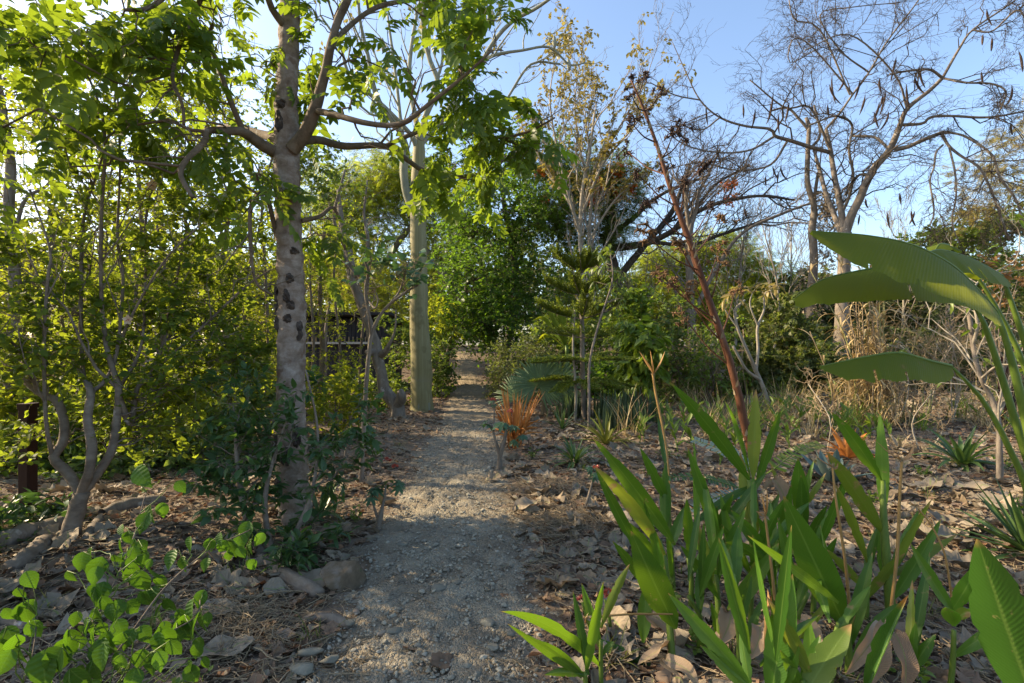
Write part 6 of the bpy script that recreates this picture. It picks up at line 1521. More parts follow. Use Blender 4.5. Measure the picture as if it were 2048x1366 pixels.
bushes = [
    ("bush", "bright yellow green bush right of the Norfolk pine", [(1268, 640, 13.5, 36, 45, .7, 40), (1262, 600, 13.5, 26, 30, .5, 14)], M_SHOOT, LEAF, .13, .3),
    ("bush", "bush hung with long drooping pale leaves right of the Norfolk pine", [(1285, 700, 12, 32, 60, .6, 30)], M_YELLOW if False else M_SHOOT, LEAF_LONG, .26, .8),
    ("bush", "rounded dark grey green bush behind the fan palm at the path's right edge", [(1024, 745, 14.5, 50, 60, .9, 90), (1060, 710, 14.5, 40, 40, .8, 40)], M_FAR, DIA, .09, .1),
    ("bush", "tall leafy bush behind the fan palm under the banana leaves", [(1105, 690, 16, 60, 60, 1, 60), (1180, 680, 16, 50, 60, 1, 40)], M_MID, DIA, .13, .3),
    ("bush", "shadowed bush behind the snake plant bed", [(1230, 760, 14, 60, 40, .8, 60)], M_EVER, DIA, .12, .3),
    ("bush", "thin twiggy green bush between the drooping bush and the brown stalk", [(1350, 720, 13, 50, 80, 1, 44), (1330, 640, 14, 50, 50, 1, 20)], M_MID, DIA_N, .13, .3),
    ("bamboo_bush", "dense dark narrow leaved bush right of the brown stalk", [(1590, 710, 14, 75, 80, 1.1, 110), (1525, 745, 13.6, 50, 50, .9, 60), (1640, 745, 13.4, 50, 50, .8, 50), (1560, 640, 14.4, 60, 45, 1, 30)], M_BAMB, DIA_N, .105, .5),
    ("bamboo_bush", "lighter narrow leaved bush left of the brown stalk's lower half", [(1420, 745, 13, 60, 55, .9, 40), (1440, 660, 14.5, 50, 50, .9, 24)], M_SHOOT, DIA_N, .12, .45),
    ("bamboo_bush", "straggly bush on the mound behind the dry reeds", [(1700, 720, 17, 60, 70, 1, 60), (1830, 740, 17, 70, 60, 1, 60)], M_FAR, DIA, .13, .3),
    ("bush", "grey green scrub behind the pale twiggy shrub at the right", [(1920, 730, 16, 80, 70, 1.1, 70), (2040, 720, 15, 70, 80, 1.1, 60), (1960, 640, 18, 70, 50, 1.2, 40)], M_FAR, DIA, .12, .2),
    ("bush", "brown leaved bush at the far right edge above the scrub", [(2015, 560, 13, 36, 50, .8, 11)], M_STRAWB, DIA_W, .12, .4),
]
for nm, lb, bl, mt, tp_, s_, dr in bushes:
    b0 = bl[0]
    g = P(b0[0], 0, b0[2]); g[2] = float(ground_z(g[0], g[1]))
    top = P(b0[0], b0[1], b0[2])
    Ls = [(cr([g + [k * .1, 0, 0], (g + top) / 2 + rng.normal(size=3) * .12, top + rng.normal(size=3) * .2], 8), np.linspace(.025, .009, 8)) for k in (-1, 0, 1)]
    make_tree(nm, lb, "bush", Ls, bl, [FAN5, tp_] if mt is M_BAMB else [tp_, DIA], s_, mt, B_LIMB, nt=4, nl=13 if mt is M_BAMB else 10, L=.45, ldroop=dr, twig_r=.004, upn=.55, bias=(0, 0, .35))

trees = [
    ("feathery_tree", "green feathery tree between the flame tree and the brown stalk", [(1400, 760, 28, 9), (1400, 650, 28, 8), (1390, 580, 28, 6)], [(1340, 530, 28, 60, 45, 2, 110), (1420, 505, 28, 70, 36, 2, 100), (1490, 540, 29, 60, 45, 2, 80), (1300, 560, 28, 40, 40, 2, 50), (1550, 580, 29, 60, 40, 2, 50), (1360, 600, 27, 70, 40, 2, 50), (1440, 610, 27, 70, 40, 2, 40)], M_FEATH, .45, PINN_FINE),
    ("feathery_tree", "sparse yellow green tree at the right edge above the paddle leaves", [(2120, 800, 18, 9), (2110, 600, 18, 8), (2090, 450, 18, 6), (2060, 340, 18, 4)], [(2010, 300, 18, 50, 30, 1.4, 16), (1960, 350, 18, 50, 20, 1.4, 12), (2040, 380, 18, 50, 30, 1.4, 20), (1990, 410, 18, 50, 20, 1.4, 12), (2050, 260, 18.5, 40, 20, 1.2, 8)], M_YELLOW, .34, PINN_FINE),
    ("round_tree", "leafy tree behind the paddle leaves at the right", [(1900, 780, 20, 8), (1900, 650, 20, 7), (1900, 540, 20, 5)], [(1890, 480, 20, 60, 24, 1.4, 40), (1960, 460, 20.5, 60, 30, 1.4, 50), (2030, 440, 21, 50, 30, 1.4, 30), (1850, 530, 21, 50, 40, 1.4, 30), (1960, 540, 22, 80, 50, 1.4, 50)], M_MID, .17, [DIA, DIA_W]),
    ("round_tree", "hazy green tree line clump behind the pod tree trunk", [(1720, 780, 26, 9), (1720, 660, 26, 7)], [(1700, 640, 26, 90, 40, 2, 80), (1800, 620, 26, 80, 50, 2, 80), (1600, 600, 27, 70, 50, 2, 50), (1750, 700, 24, 90, 50, 2, 70)], M_FAR, .2, [DIA, DIA_W]),
    ("round_tree", "hazy dark green trees at the right behind the dry reeds", [(1900, 780, 27, 9), (1900, 660, 27, 7)], [(1900, 620, 27, 90, 50, 2, 90), (2020, 640, 26, 80, 60, 2, 80), (1880, 700, 24, 100, 50, 2, 80), (2080, 560, 28, 80, 60, 2, 40)], M_FAR, .2, [DIA, DIA_W]),
    ("round_tree", "distant mid green tree behind the Norfolk pine", [(1130, 770, 27, 8), (1120, 660, 27, 6), (1110, 580, 27, 5)], [(1130, 620, 26, 60, 60, 2, 60), (1220, 620, 27, 60, 60, 2, 50), (1260, 560, 28, 40, 50, 2, 20), (1280, 680, 25, 60, 50, 2, 50)], M_MID, .18, [DIA, DIA_W]),
    ("round_tree", "tall thin crowned tree behind the scarred trunk", [(600, 790, 15, 6), (600, 600, 15, 5), (590, 450, 15, 4)], [(620, 330, 15, 70, 50, 1.2, 26), (540, 300, 15, 60, 70, 1.2, 20), (660, 400, 15, 50, 50, 1, 20), (560, 450, 14, 60, 60, 1, 20), (430, 230, 15, 70, 60, 1.2, 14)], M_MID, .13, [DIA, DIA_W]),
    ("round_tree", "leafy tree behind the left thicket's upper half", [(330, 790, 12, 7), (330, 600, 12, 6), (320, 400, 12, 5), (330, 250, 12, 3)], [(300, 420, 12, 110, 80, 1.4, 30), (180, 300, 12, 100, 70, 1.4, 18), (400, 260, 12, 80, 70, 1.2, 18), (60, 380, 12, 70, 60, 1.2, 8), (330, 560, 12, 130, 70, 1.4, 50), (120, 600, 12, 130, 80, 1.4, 50)], M_BACK, .1, [DIA, DIA_W]),
    ("bare_thin_tree", "pale bare saplings line standing behind the wooden hut", [(650, 760, 15, 4), (652, 660, 15, 3), (660, 600, 15, 2)], [(650, 560, 15, 50, 40, .8, 8)], M_YELLOW, .12, [DIA]),
]
for nm, lb, tr, bl, mt, s_, tp_ in trees:
    make_tree(nm, lb, "tree", [tr], bl, tp_, s_, mt, B_GREY, nt=4 if s_ < .3 else 3, nl=10 if s_ < .3 else 5, L=.75, ldroop=.25, twig_r=.007, upn=.55)

# pale stemmed shrubs
make_tree("plumeria", "pale bare branched shrub with a few yellow leaves right of the brown stalk", "shrub",
          [[(1540, 822, 11.8, 5.04), (1530, 785, 11.8, 4.32), (1512, 742, 11.8, 3.96), (1496, 705, 11.7, 3.24), (1475, 655, 11.6, 2.59), (1470, 620, 11.6, 2.16), (1490, 600, 11.6, 1.73)], [(1512, 742, 11.8, 3.60), (1516, 700, 11.9, 2.88), (1515, 655, 12, 2.59), (1528, 620, 12, 2.16), (1529, 588, 12, 1.73), (1548, 580, 12, 1.44)], [(1520, 760, 11.8, 3.60), (1495, 742, 11.5, 2.88), (1478, 715, 11.4, 2.88), (1466, 692, 11.4, 2.88)], [(1478, 660, 11.6, 1.87), (1450, 620, 11.6, 1.44)], [(1515, 650, 12, 1.87), (1500, 610, 12, 1.44), (1505, 585, 12, 1.30)]],
          [(1532, 578, 12, 24, 12, .3, 6), (1500, 575, 12, 20, 10, .3, 5), (1462, 595, 11.6, 16, 12, .3, 4)], [LEAF_LONG], .27, M_YELLOW, B_PALE, split=True, nt=1, nl=4, L=.14, twig_r=.006, hub=False)
def twig_shrub():
    L = [(p_, r_ * .75) for p_, r_ in map(limb,  [[(2000, 968, 5.6, 8), (1999, 900, 5.6, 7), (1997, 845, 5.6, 6.5), (1981, 792, 5.7, 6), (1962, 757, 5.7, 5.5), (1946, 690, 5.8, 5.5), (1940, 642, 5.8, 5), (1929, 612, 5.9, 4), (1900, 580, 6, 2.5)], [(1997, 830, 5.6, 4), (2010, 800, 5.6, 3.6), (2022, 750, 5.5, 3.4), (2040, 690, 5.5, 3), (2060, 650, 5.5, 2)],
             [(1946, 690, 5.8, 4), (1955, 650, 5.7, 4), (1950, 615, 5.7, 3), (1958, 590, 5.7, 2)], [(1981, 790, 5.7, 3), (1920, 760, 6, 2.4), (1850, 730, 6.4, 2), (1800, 690, 6.6, 1.6)], [(1962, 757, 5.7, 3), (2000, 730, 5.4, 2.4), (2060, 735, 5.2, 2)], [(1929, 612, 5.9, 2.6), (1960, 560, 6, 2), (2030, 520, 6.2, 1.6), (2040, 470, 6.2, 1)]])]
    root = thing("twiggy_shrub", "pale twiggy half bare shrub at the right in front of the rust red post", "shrub", L[0][0][0])
    for i, (p_, r_) in enumerate(L):
        m = MB(); m.tubes(p_, r_, 9, 0, .07); lo = m.build("trunk" if i == 0 else "limb", B_PALE if i else B_GREY, root)
        m = MB()
        tips = bare_grow(m, [p_], [r_], [6, 4, 2], .4, 40, 3, 0, up=.1, minr=.003, wig=.1)
        E = np.array([t[0][-1] for t in tips]); E = E[rng.random(len(E)) < .16]
        if len(E):
            p, t, _ = along(twig_lines(E, 1, .1), 4); put_leaves(m, p, t, [LEAF_LONG], .12, mi=1)
        m.build("twigs", [B_PALE, M_SHOOT], lo)
twig_shrub()
for k, (px, py, h) in enumerate([(1838, 905, .8), (1870, 890, .5), (1655, 905, .9), (1905, 850, 1.5), (1860, 840, 1.6), (1790, 850, 1.2), (2035, 850, 1.6)]):
    b = G(px, py)
    root = thing("bare_sapling", ["short forked bare twig right of the tan flower stem", "tiny bare twig left of the broad dark rosette", "thin white bare twig behind the dry orange bromeliad", "tangled pale bare twigs left of the rust red post", "pale bare branching twigs behind the broad dark rosette", "pale bare twigs at the right foot of the dry reeds", "pale tangled twigs at the right edge behind the rust red post"][k], "sapling", b, "bare pale saplings on the right")
    lines = [cr([b, b + [rng.normal() * .1, rng.normal() * .1, h * .5], b + [rng.normal() * .3 * h, rng.normal() * .2, h]], 8) for _ in range(1 if k < 3 else 4)]
    rs = [np.linspace(.012, .005, 8)] * len(lines)
    m = MB(); m.tubes(np.array(lines), np.array(rs), 6, 0, .05); m.build("stem", B_PALE, root)
    m = MB(); bare_grow(m, lines, rs, [7, 4, 3], .5, 42, 3, 0, up=.1, minr=.004, wig=.12); m.build("twigs", B_DRYBR, root)

# dry reeds
def reeds():
    base = G(1745, 842)
    root = thing("dry_reed_clump", "tall clump of dry straw coloured reeds at the right behind the litter", "reeds", base)
    lv = MB()
    for i in range(46):
        off = rng.normal(size=2) * np.array([.24, .2])
        b = base + [off[0], off[1], 0]
        h = rng.uniform(1.6, 3.1) if i < 38 else rng.uniform(.5, 1.2)
        ln = rng.normal(size=2) * .16 + off * .35
        pts = cr([b, b + [ln[0] * .3, ln[1] * .3, h * .5], b + [ln[0] * h * .55, ln[1] * h * .4, h]], 10)
        m = MB(); m.tubes(pts, np.linspace(.015, .007, 10), 6, 0, .03); m.build("cane", B_DRYBR if i % 4 else B_GREENDRY, root)
        for k in range(9):
            p0 = pts[rng.integers(2, 10)]; az = rng.uniform(0, 6.28)
            a = arc(p0, az, rng.uniform(.5, 1.4), rng.uniform(.35, .8), rng.uniform(.8, 2.6), 9)
            blade_mesh(lv, a, .019 * STRAPW(9), np.array([math.cos(az), -math.sin(az), 0]), .4, 3)
    for i in range(420):
        az = rng.uniform(0, 6.28); off = rng.normal(size=2) * .34
        a = arc(base + [off[0], off[1], rng.uniform(0, .9)], az, rng.uniform(-.4, 1.3), rng.uniform(.3, .8), rng.uniform(.6, 2.4), 8)
        a[:, 2] = np.maximum(a[:, 2], ground_z(a[:, 0], a[:, 1]) + .01)
        blade_mesh(lv, a, .010 * STRAPW(8), np.array([math.cos(az), -math.sin(az), 0]), .4, 3)
    lv.build("dry_leaves", M_REED, root)
B_GREENDRY = bark("greenish_cane", [(.3, (.2, .2, .07)), (.6, (.32, .29, .12)), (.8, (.4, .34, .2))], 8, (1, 1, .3))
reeds()
# bare canes and stems thicket, centre right
for k, (px, py, n_, h) in enumerate([(1385, 800, 46, 2.0), (1430, 805, 40, 1.7), (1330, 800, 34, 1.8)]):
    b = G(px, py)
    root = thing("dry_stem_thicket", ["thicket of thin upright dry stems right of the drooping leaved bush", "thicket of thin dry stems just left of the brown stalk", "thin upright dry stems behind the snake plant bed's right end"][k], "bush", b, "dry stem thickets in the middle distance")
    for i in range(n_):
        o_ = rng.normal(size=3) * [.45, .4, 0]
        hh = h * rng.uniform(.5, 1.1)
        m = MB(); m.tubes(cr([b + o_, b + o_ + [rng.normal() * .08, 0, hh * .5], b + o_ + [rng.normal() * .2, rng.normal() * .1, hh]], 7), np.linspace(.012, .005, 7), 5)
        m.build("stem", B_DRYBR, root)
    c = MB()
    C = b + rng.normal(size=(60, 3)) * [.5, .4, 0] + np.c_[np.zeros((60, 2)), rng.uniform(.2, h, 60)]
    p, t, _ = along(twig_lines(C, 2, .3), 6); put_leaves(c, p, t, [DIA_N, DIA], .10); c.build("foliage", M_SHOOT if k else M_MID, root)

# dry grass tufts and grey saplings in the right middle
for k in range(56):
    px, py = (rng.uniform(1230, 1700), rng.uniform(800, 880)) if k < 38 else (rng.uniform(1690, 2040), rng.uniform(805, 870))
    b = G(px, py); m = MB()
    for _ in range(34):
        az = rng.uniform(0, 6.28)
        blade_mesh(m, arc(b + np.r_[rng.normal(size=2) * .09, 0], az, rng.uniform(.7, 1.55), rng.uniform(.25, .9 if k % 2 else 1.15), rng.uniform(.1, 1.2), 7), .006 * STRAPW(7), np.array([math.cos(az), -math.sin(az), 0]), .3, 3)
    tag(m.build("grass_tuft", M_REED if k % 3 else M_SHOOT), "loose tuft of long grass growing in the undergrowth of the right middle distance", "grass", "long grass tufts in the right undergrowth")
for k, (px, py, d, h, lb) in enumerate([(1470, 790, 22, 6.2, "pale bare thin tree just right of the brown stalk's upper half"), (1545, 785, 24, 6.5, "pale bare twiggy tree behind the dark narrow leaved bush"), (1260, 790, 23, 5.0, "pale bare thin tree behind the bright yellow green bush"), (1800, 790, 24, 6.0, "pale bare thin tree between the pod tree and the right edge"), (1585, 790, 27, 7.0, "tall pale bare tree left of the vine hung trunk")]):
    b = P(px, py, d); b[2] = float(ground_z(b[0], b[1]))
    root = thing("bare_thin_tree", lb, "tree", b)
    tr = cr([b, b + [rng.normal() * .2, 0, h * .5], b + [rng.normal() * .5, 0, h]], 10)
    m = MB(); m.tubes(tr, np.linspace(.07, .02, 10), 7, 0, .05); m.build("trunk", B_PALE, root)
    m = MB(); bare_grow(m, [tr], [np.linspace(.07, .02, 10)], [16, 7, 5], .42, 32, 3, 0, up=.5, minr=.009, wig=.08, t0=.35); m.build("branches", B_PALE, root)

# thin canna like plant left of the crooked tree
rosette("canna", "yellow green broad leaved canna in the sun left of the crooked trunk", G(684, 836), 9, 1.0, .16, M_SHOOT, (.7, 1.5), (.1, .9), wprof=lambda n: LANCE(n, .5))
rosette("pale_lily", "pale strap leaves at the right foot of the scarred trunk", G(640, 1030), 12, .5, .05, M_STRAP, (.4, 1.4), (.3, .9))

# ================================================================== HUT, ROCK, WOOD
def hut():
    d = 16.5
    c = P(690, 0, d); gz = float(ground_z(c[0], c[1]))
    root = thing("wooden_hut", "dark plank hut with a pale ledge half hidden behind the crooked trunk", "hut", (c[0], d, gz))
    def box(mb, x0, x1, y0, y1, z0, z1):
        V = [(x, y, z) for z in (z0, z1) for y in (y0, y1) for x in (x0, x1)]
        mb.add(V, [(0, 1, 3, 2)[::-1], (4, 5, 7, 6), (0, 1, 5, 4), (2, 3, 7, 6)[::-1], (0, 2, 6, 4)[::-1], (1, 3, 7, 5)])
    x0, x1 = c[0] - 1.6, c[0] + 1.3
    m = MB()
    for i in range(24):
        a = x0 + (x1 - x0) * i / 24
        box(m, a, a + (x1 - x0) / 24 - .012, d + .002 * (i % 3), d + 2.5, gz, gz + 2.35 + .02 * (i % 2))
    m.build("plank_wall", B_PLANK, root, smooth=False)
    m = MB(); box(m, x0 - .1, x1 + .1, d - .22, d - .02, 1.53, 1.60); m.build("ledge", M_LEDGE, root, smooth=False)
    m = MB()
    for i in range(22):
        a = x0 + (x1 - x0) * (i + .3) / 22
        box(m, a, a + .03, d - .14, d - .1, 1.603, 1.76)
    m.build("railing", B_DRYBR, root, smooth=False)
    m = MB()
    V = [(x, y, z) for (x, y, z) in [(x0 - .3, d - .5, 2.45), (x1 + .3, d - .5, 2.45), (x1 + .3, d + 3, 2.2), (x0 - .3, d + 3, 2.2), (x0 - .3, d - .5, 2.53), (x1 + .3, d - .5, 2.53), (x1 + .3, d + 3, 2.28), (x0 - .3, d + 3, 2.28)]]
    m.add(V, [(0, 3, 2, 1), (4, 5, 6, 7), (0, 1, 5, 4), (1, 2, 6, 5), (2, 3, 7, 6), (3, 0, 4, 7)]); m.build("roof", B_PLANK, root, smooth=False)
B_PLANK = bark("dark_plank", [(.3, (.025, .025, .03)), (.6, (.05, .05, .058)), (.8, (.09, .085, .085))], 5, (6, 6, .4), .5)
M_LEDGE = bark("pale_ledge", [(.3, (.35, .34, .33)), (.6, (.5, .49, .47)), (.8, (.6, .6, .58))], 5, (1, 1, 1), .2)
hut()

def rock_mesh(c, size, seed, flat=.7, n=26):
    r_ = np.random.default_rng(seed)
    th = np.linspace(0, math.pi, n)[:, None]; ph = np.linspace(0, 2 * math.pi, 2 * n, endpoint=False)[None]
    D_ = np.stack([np.sin(th) * np.cos(ph), np.sin(th) * np.sin(ph), np.cos(th) + 0 * ph], -1)
    rad = np.ones(D_.shape[:2]) * 1.2
    for _ in range(11):
        nn = nrm(r_.normal(size=3)); h = r_.uniform(.5, .85)
        rad = np.minimum(rad, h / np.maximum((D_ @ nn), .05))
    for k in range(5):
        f = r_.normal(size=3) * (4 + 3 * k)
        rad = rad * (1 + .018 / (k * .4 + 1) * np.sin(D_ @ f + r_.uniform(0, 6)))
    V = D_ * rad[..., None] * np.array(size) * np.array([1, 1, flat]) + c
    w = 2 * n
    i = np.arange(n - 1)[:, None] * w; j = np.arange(w)[None]
    Q = np.stack([i + j, i + w + j, i + w + (j + 1) % w, i + (j + 1) % w], -1).reshape(-1, 4)
    return V.reshape(-1, 3), Q
m = MB(); c = G(684, 1165); c[2] += .035
m.add(*rock_mesh(c, (.125, .115, .14), 9, .8, 40)); tag(m.build("rock", B_ROCK), "angular ochre rock at the left edge of the path", "rock")
for i, (px, py, s_, lb) in enumerate([(625, 1310, .06, "rounded grey stone at the left path edge near the bottom"), (660, 1325, .045, "small pale stone touching the grey stone near the bottom left of the path"), (930, 1332, .035, "pale pebble in the sunlit strip at the bottom of the path"), (608, 1345, .07, "mossy half buried stone at the bottom left of the path"), (880, 1175, .06, "flat pale slab stone in the middle of the path"), (915, 1165, .035, "wedge shaped stone right of the flat slab"), (980, 1250, .045, "squarish grey stone right of the path's middle"), (1022, 1275, .035, "small angular stone at the right path edge"), (800, 1090, .05, "bluish flat stone at the left of the path"), (985, 1300, .04, "light stone near the bottom right of the path"), (945, 1092, .04, "pale small stone on the path beside the litter"), (1060, 1070, .05, "flat square pale stone among leaves right of the path"), (700, 1250, .035, "pale green stone left of the path near the rock"), (840, 925, .05, "small pale stone lying in the middle of the far path"), (790, 1265, .04, "dull flat stone in the lower left of the path")]):
    c = G(px, py); c[2] += .032 + .02 * s_
    m = MB(); m.add(*rock_mesh(c, (s_, s_ * .8, s_ * .8), 20 + i, .45, 14)); tag(m.build("stone", B_STONE), lb, "stone", "larger stones on the path")

logs = [([(-30, 1108, 22), (40, 1085, 20), (110, 1062, 17), (165, 1050, 12)], "grey driftwood log behind the hibiscus trunk"), ([(90, 1100, 16), (60, 1130, 18), (20, 1150, 14)], "dark rotten log left of the hibiscus trunk"), ([(205, 1040, 12), (250, 1026, 14), (300, 1015, 12), (330, 1010, 8)], "pale fallen branch right behind the hibiscus trunk"),
        ([(520, 1120, 10), (560, 1150, 14), (605, 1178, 16), (640, 1190, 12)], "curved dark root lying between the foot shrub and the ochre rock"), ([(600, 1245, 8), (640, 1235, 11), (680, 1240, 10), (700, 1250, 6)], "short grey stick at the left path edge below the rock"), ([(215, 1100, 6), (330, 1070, 6), (440, 1052, 4)], "long thin stick on the litter in the left middle"), ([(200, 1045, 8), (185, 1075, 10), (168, 1100, 9)], "short broken branch against the hibiscus trunk"),
        ([(-10, 1255, 20), (20, 1250, 20), (60, 1262, 14)], "brown log end at the left edge behind the seedling"), ([(1560, 985, 5), (1600, 1010, 6), (1690, 1080, 5)], "dark stick behind the ginger clump"), ([(1070, 1010, 3), (1090, 975, 3), (1108, 1002, 3)], "bent straw stalk standing on the litter right of the path")]
for i, (rows, lb) in enumerate(logs):
    pts = []
    for px, py, r in rows:
        g = G(px, py); rr = r * g[1] / F
        pts.append([*(g + [0, 0, rr * .6]), rr])
    c = cr(pts, 20)
    m = MB(); m.tubes(c[:, :3], c[:, 3], 10, 0, .12); tag(m.build("fallen_branch" if i not in (0, 1, 7) else "log", B_GREY if i % 2 == 0 else B_SHRUB), lb, "log" if i in (0, 1, 7) else "branch", "fallen wood on the ground")

# ================================================================== LEAF LITTER
def litter_tpl(seed, lobed, n=9, ac=7):
    r_ = np.random.default_rng(seed)
    v = np.linspace(0, 1, n); u = np.linspace(-1, 1, ac)
    w = .36 * np.sin(np.pi * np.clip(v, .02, .98) ** .8) ** .7
    if lobed:
        w = w * (1 + .35 * np.sin(v * 19 + r_.uniform(0, 6)))
    V = np.zeros((n, ac, 3))
    V[..., 0] = w[:, None] * u * (1 + .12 * r_.normal(size=(n, ac)))
    V[..., 1] = v[:, None] - .5 + .12 * np.abs(u) * (1 if lobed else .3) * r_.uniform(-.5, 1) + .02 * r_.normal(size=(n, ac))
    cu, cv = r_.uniform(-.2, .9), r_.uniform(-.4, .7)
    V[..., 2] = cu * (np.abs(V[..., 0]) ** 1.6) * 1.6 + cv * (V[..., 1] ** 2) * .9 + .035 * r_.normal(size=(n, ac)) + .07 * np.sin(V[..., 1] * 9 + r_.uniform(0, 6)) * np.sin(V[..., 0] * 11 + r_.uniform(0, 6))
    V[..., 2] -= V[..., 2].min()
    U = np.zeros((n, ac, 2)); U[..., 0] = u; U[..., 1] = v[:, None]
    i = np.arange(n - 1)[:, None] * ac; j = np.arange(ac - 1)[None]
    Q = np.stack([i + j, i + j + 1, i + ac + j + 1, i + ac + j], -1).reshape(-1, 4)
    return V.reshape(-1, 3), Q, None, U.reshape(-1, 2)
LIT = [litter_tpl(i, i % 2 == 0) for i in range(12)]
LITLO = [litter_tpl(40 + i, i % 2 == 0, 5, 4) for i in range(10)]

def on_path(x, y):
    return np.abs(x - path_x(y)) < .62 + .08 * np.sin(y * 7)
def scatter(n, y0, y1, x0, x1, pw=1.6):
    y = y0 + (y1 - y0) * rng.random(n) ** pw
    hw = np.minimum(y * 1.05, 99)
    x = rng.uniform(np.maximum(x0, -hw), np.minimum(x1, hw))
    return x, y
mb = MB()
for cnt, s0, s1, mi, pw, yr in [(17000, .015, .055, 0, 1.7, (1.5, 15)), (9000, .04, .09, 0, 1.6, (1.5, 15)), (9000, .03, .10, 1, 1.5, (1.5, 15)), (6000, .04, .09, 0, 1.0, (10, 24)), (2300, .07, .19, 1, 1.1, (3, 14))]:
    x, y = scatter(cnt, yr[0], yr[1], -7, 11, pw)
    k = ~on_path(x, y) | (rng.random(cnt) < .012)
    k &= (mi == 0) | (x > -1.2) | (rng.random(cnt) < .45)
    x, y = x[k], y[k]
    s_ = rng.uniform(s0, s1, len(x)) * (1 + .02 * y)
    pos = np.stack([x, y, ground_z(x, y) - .012 + .034 * rng.random(len(x))], -1)
    Rm = rotz_mats(len(x), s_, .32)
    pk = rng.integers(0, 10, len(x))
    TT = LIT if cnt == 2300 else LITLO
    for t in range(10):
        mb.inst(TT[t], Rm[pk == t], pos[pk == t], mi)
# straw bits and twigs
x, y = scatter(16000, 1.5, 13, -6, 9, 1.7); k = ~on_path(x, y) | (rng.random(16000) < .05)
x, y = x[k], y[k]; n = len(x)
a = rng.uniform(0, 3.14, n); l = rng.uniform(.04, .22, n)
q = np.linspace(-.5, .5, 4)
pts = np.zeros((n, 4, 3)); pts[..., 0] = x[:, None] + np.cos(a)[:, None] * l[:, None] * q; pts[..., 1] = y[:, None] + np.sin(a)[:, None] * l[:, None] * q
pts += rng.normal(size=pts.shape) * .006
pts[..., 2] = ground_z(pts[..., 0], pts[..., 1]) + .012 + .03 * rng.random((n, 1)) + rng.normal(size=(n, 4)) * .006
mb.tubes(pts, .0016 + .002 * rng.random((n, 1)), 3, 2, cap=False)
# straw heap on the right verge
for hx, hy, sx, sy, cnt in [(1130, 1045, .32, .25, 900), (1110, 985, .35, .3, 600), (440, 1260, .3, .25, 700), (760, 1330, .35, .15, 250)]:
    g = G(hx, hy)
    x = g[0] + rng.normal(size=cnt) * sx; y = g[1] + rng.normal(size=cnt) * sy
    a = rng.uniform(0, 3.14, cnt); l = rng.uniform(.06, .22, cnt)
    pts = np.zeros((cnt, 4, 3)); q = np.linspace(-.5, .5, 4)
    pts[..., 0] = x[:, None] + np.cos(a)[:, None] * l[:, None] * q; pts[..., 1] = y[:, None] + np.sin(a)[:, None] * l[:, None] * q
    h = .07 * np.exp(-((x - g[0]) / sx) ** 2 - ((y - g[1]) / sy) ** 2) * (hx != 760)
    pts[..., 2] = ground_z(pts[..., 0], pts[..., 1]) + (.015 + h * rng.random(cnt))[:, None] + rng.normal(size=(cnt, 4)) * .015
    mb.tubes(pts, .0018, 3, 2, cap=False)
tag(mb.build("leaf_litter", [M_BROWNLEAF, M_GREYLEAF, M_STRAW]), "carpet of small dead leaves and straw on both sides of the path", "leaf litter", None, "stuff")

protos = {}
def fallen(kind, idx):
    if (kind, idx) not in protos:
        m = MB(); m.inst(LIT[idx], np.eye(3)[None], np.zeros((1, 3)), 0, np.array([(idx + .5) / 12]))
        o = m.build("fallen_leaf", M_BROWNLEAF if kind == 0 else M_GREYLEAF)
        protos[(kind, idx)] = o
        return o
    o = protos[(kind, idx)].copy(); COL.objects.link(o)
    return o
LBL = {(0, 0): ("curled brown leaf fallen on the ground left of the path", "brown fallen leaves left of the path"), (0, 1): ("curled brown leaf fallen on the ground right of the path", "brown fallen leaves right of the path"),
       (1, 0): ("large papery grey leaf fallen on the ground left of the path", "grey fallen leaves left of the path"), (1, 1): ("large papery grey leaf fallen on the ground right of the path", "grey fallen leaves right of the path"), (0, 2): ("brown leaf lying on the bare gravel of the path", "brown leaves on the path")}
spots = []
for px, py, s_, k in [(1080, 992, .3, 1), (1050, 1020, .26, 1), (1100, 965, .16, 1), (1055, 970, .2, 1), (1240, 1045, .28, 1), (1225, 1060, .2, 1), (1290, 1058, .22, 1), (985, 962, .2, 1), (1010, 952, .2, 1), (820, 1300, .085, 0), (1010, 1198, .07, 0), (1010, 1135, .06, 1), (850, 1225, .07, 1), (880, 1330, .14, 0), (1075, 1255, .1, 0), (1105, 1265, .1, 0), (1130, 1275, .13, 0), (1075, 1325, .1, 0), (1100, 1175, .11, 0), (1090, 1210, .1, 0), (1110, 1085, .09, 0), (1170, 1070, .12, 0), (660, 1265, .1, 0), (620, 1290, .13, 0), (560, 1310, .14, 0), (530, 1345, .12, 0), (460, 1180, .2, 1), (440, 1230, .22, 1), (370, 1150, .2, 1), (590, 1210, .16, 0), (520, 1180, .14, 0), (30, 1190, .3, 1), (15, 1215, .26, 1), (160, 1270, .22, 1), (250, 1130, .12, 0), (100, 1262, .13, 0), (200, 1085, .22, 1), (340, 1070, .16, 1), (230, 1045, .2, 1), (1860, 985, .34, 1), (1790, 1000, .3, 1), (1940, 985, .36, 1), (1980, 1010, .34, 1), (1830, 1080, .26, 1), (1890, 1060, .26, 1), (1950, 1075, .24, 1), (1700, 1040, .26, 1), (1730, 1090, .22, 1), (1920, 1290, .22, 1), (1960, 1310, .24, 1), (1880, 1200, .2, 1), (2000, 1250, .22, 1), (1250, 1330, .15, 1), (1260, 1290, .13, 1), (1290, 1250, .12, 1), (1160, 935, .3, 1), (1300, 935, .3, 1), (1370, 925, .3, 1), (1230, 900, .28, 1), (1080, 880, .22, 1)]:
    g = G(px, py); spots.append((g[0], g[1], s_, k))
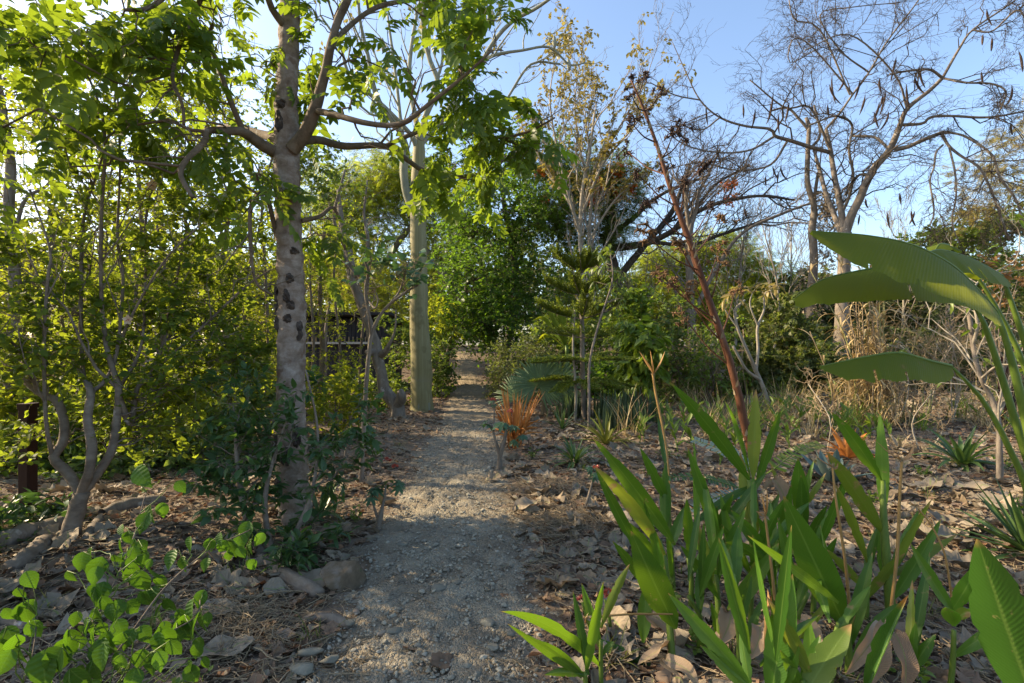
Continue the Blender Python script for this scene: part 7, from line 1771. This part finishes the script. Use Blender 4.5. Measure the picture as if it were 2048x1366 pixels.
while len(spots) < 300:
    x, y = scatter(1, 1.6, 7, -5, 6.5, 1.3); x, y = float(x[0]), float(y[0])
    if abs(x - float(path_x(y))) < .6: continue
    k = int(rng.random() < (.6 if x > 0 else .35))
    spots.append((x, y, rng.uniform(.09, .17) if k == 0 else rng.uniform(.14, .30), k))
for i, (x, y, s_, k) in enumerate(spots):
    o = fallen(k, int(rng.integers(0, 12)))
    o.location = (x, y, float(ground_z(x, y)) + (.012 if abs(x - float(path_x(y))) > .6 else .03))
    o.rotation_euler = (rng.normal() * .22, rng.normal() * .22, rng.uniform(0, 6.28))
    o.scale = (s_, s_, s_)
    side = 2 if (abs(x - float(path_x(y))) < .6 and k == 0) else (0 if x < path_x(y) else 1)
    lb, gr = LBL[(k, side)]
    tag(o, lb, "fallen leaf", gr)

# small weeds and grass tufts
WL = [("tiny green weed with a few round leaves growing in the litter", "tiny weeds in the litter"), ("thin tuft of grass growing in the litter", "grass tufts in the litter")]
for k in range(70):
    side = rng.random() < .45
    while True:
        x, y = scatter(1, 1.9, 9, -5.5, 8, 1.1); x, y = float(x[0]), float(y[0])
        if abs(x - float(path_x(y))) > .62: break
    b = np.array([x, y, float(ground_z(x, y))])
    m = MB()
    if k % 2:
        C = b + np.c_[rng.normal(size=(9, 2)) * .05, rng.uniform(.03, .13, 9)]
        bp, br = connect(C, b[None], np.array([.004]), 5, .1); m.tubes(bp, .0014, 3, 1)
        p, t, _ = along(bp, 4, .5); put_leaves(m, p, t, [LEAF_BROAD], .035, droop=0)
        o = m.build("weed", [M_MID if k % 4 == 1 else M_SHOOT, B_GREENSTEM])
        tag(o, WL[0][0], "weed", WL[0][1])
    else:
        for _ in range(16):
            az = rng.uniform(0, 6.28)
            blade_mesh(m, arc(b + np.r_[rng.normal(size=2) * .03, 0], az, rng.uniform(.7, 1.5), rng.uniform(.08, .28), rng.uniform(.2, 1.3), 6), .0028 * STRAPW(6), np.array([math.cos(az), -math.sin(az), 0]), .3, 3)
        o = m.build("grass_tuft", M_TUFT); tag(o, WL[1][0], "grass", WL[1][1])

# ================================================================== FAR WOOD (one mass) and ground cover under the left thicket
mb = MB()
n = 2600
az = rng.uniform(R(-62), R(62), n)
rr = rng.uniform(32, 52, n)
C = np.stack([np.sin(az) * rr, np.cos(az) * rr, np.zeros(n)], -1)
px = C[:, 0] / C[:, 1] * F + 1024
hmax = np.interp(px, [-800, 0, 560, 700, 1050, 1120, 1300, 1500, 1700, 2048, 3000], [8, 6.5, 6, 7, 8, 6, 4.0, 4.6, 4.2, 4.8, 7])
C[:, 2] = ground_z(C[:, 0], C[:, 1]) + hmax * rng.random(n) ** .8
tw = twig_lines(C, 4, 1.4, droop=.1, outw=0)
mb.tubes(tw, .02, 3, 1, cap=False)
p, t, _ = along(tw, 7); put_leaves(mb, p, t, [DIA, DIA_W], .42, upn=.5)
tag(mb.build("far_wood", [M_FAR, B_GREY]), "distant wood closing the view on all sides", "wood", None, "stuff")
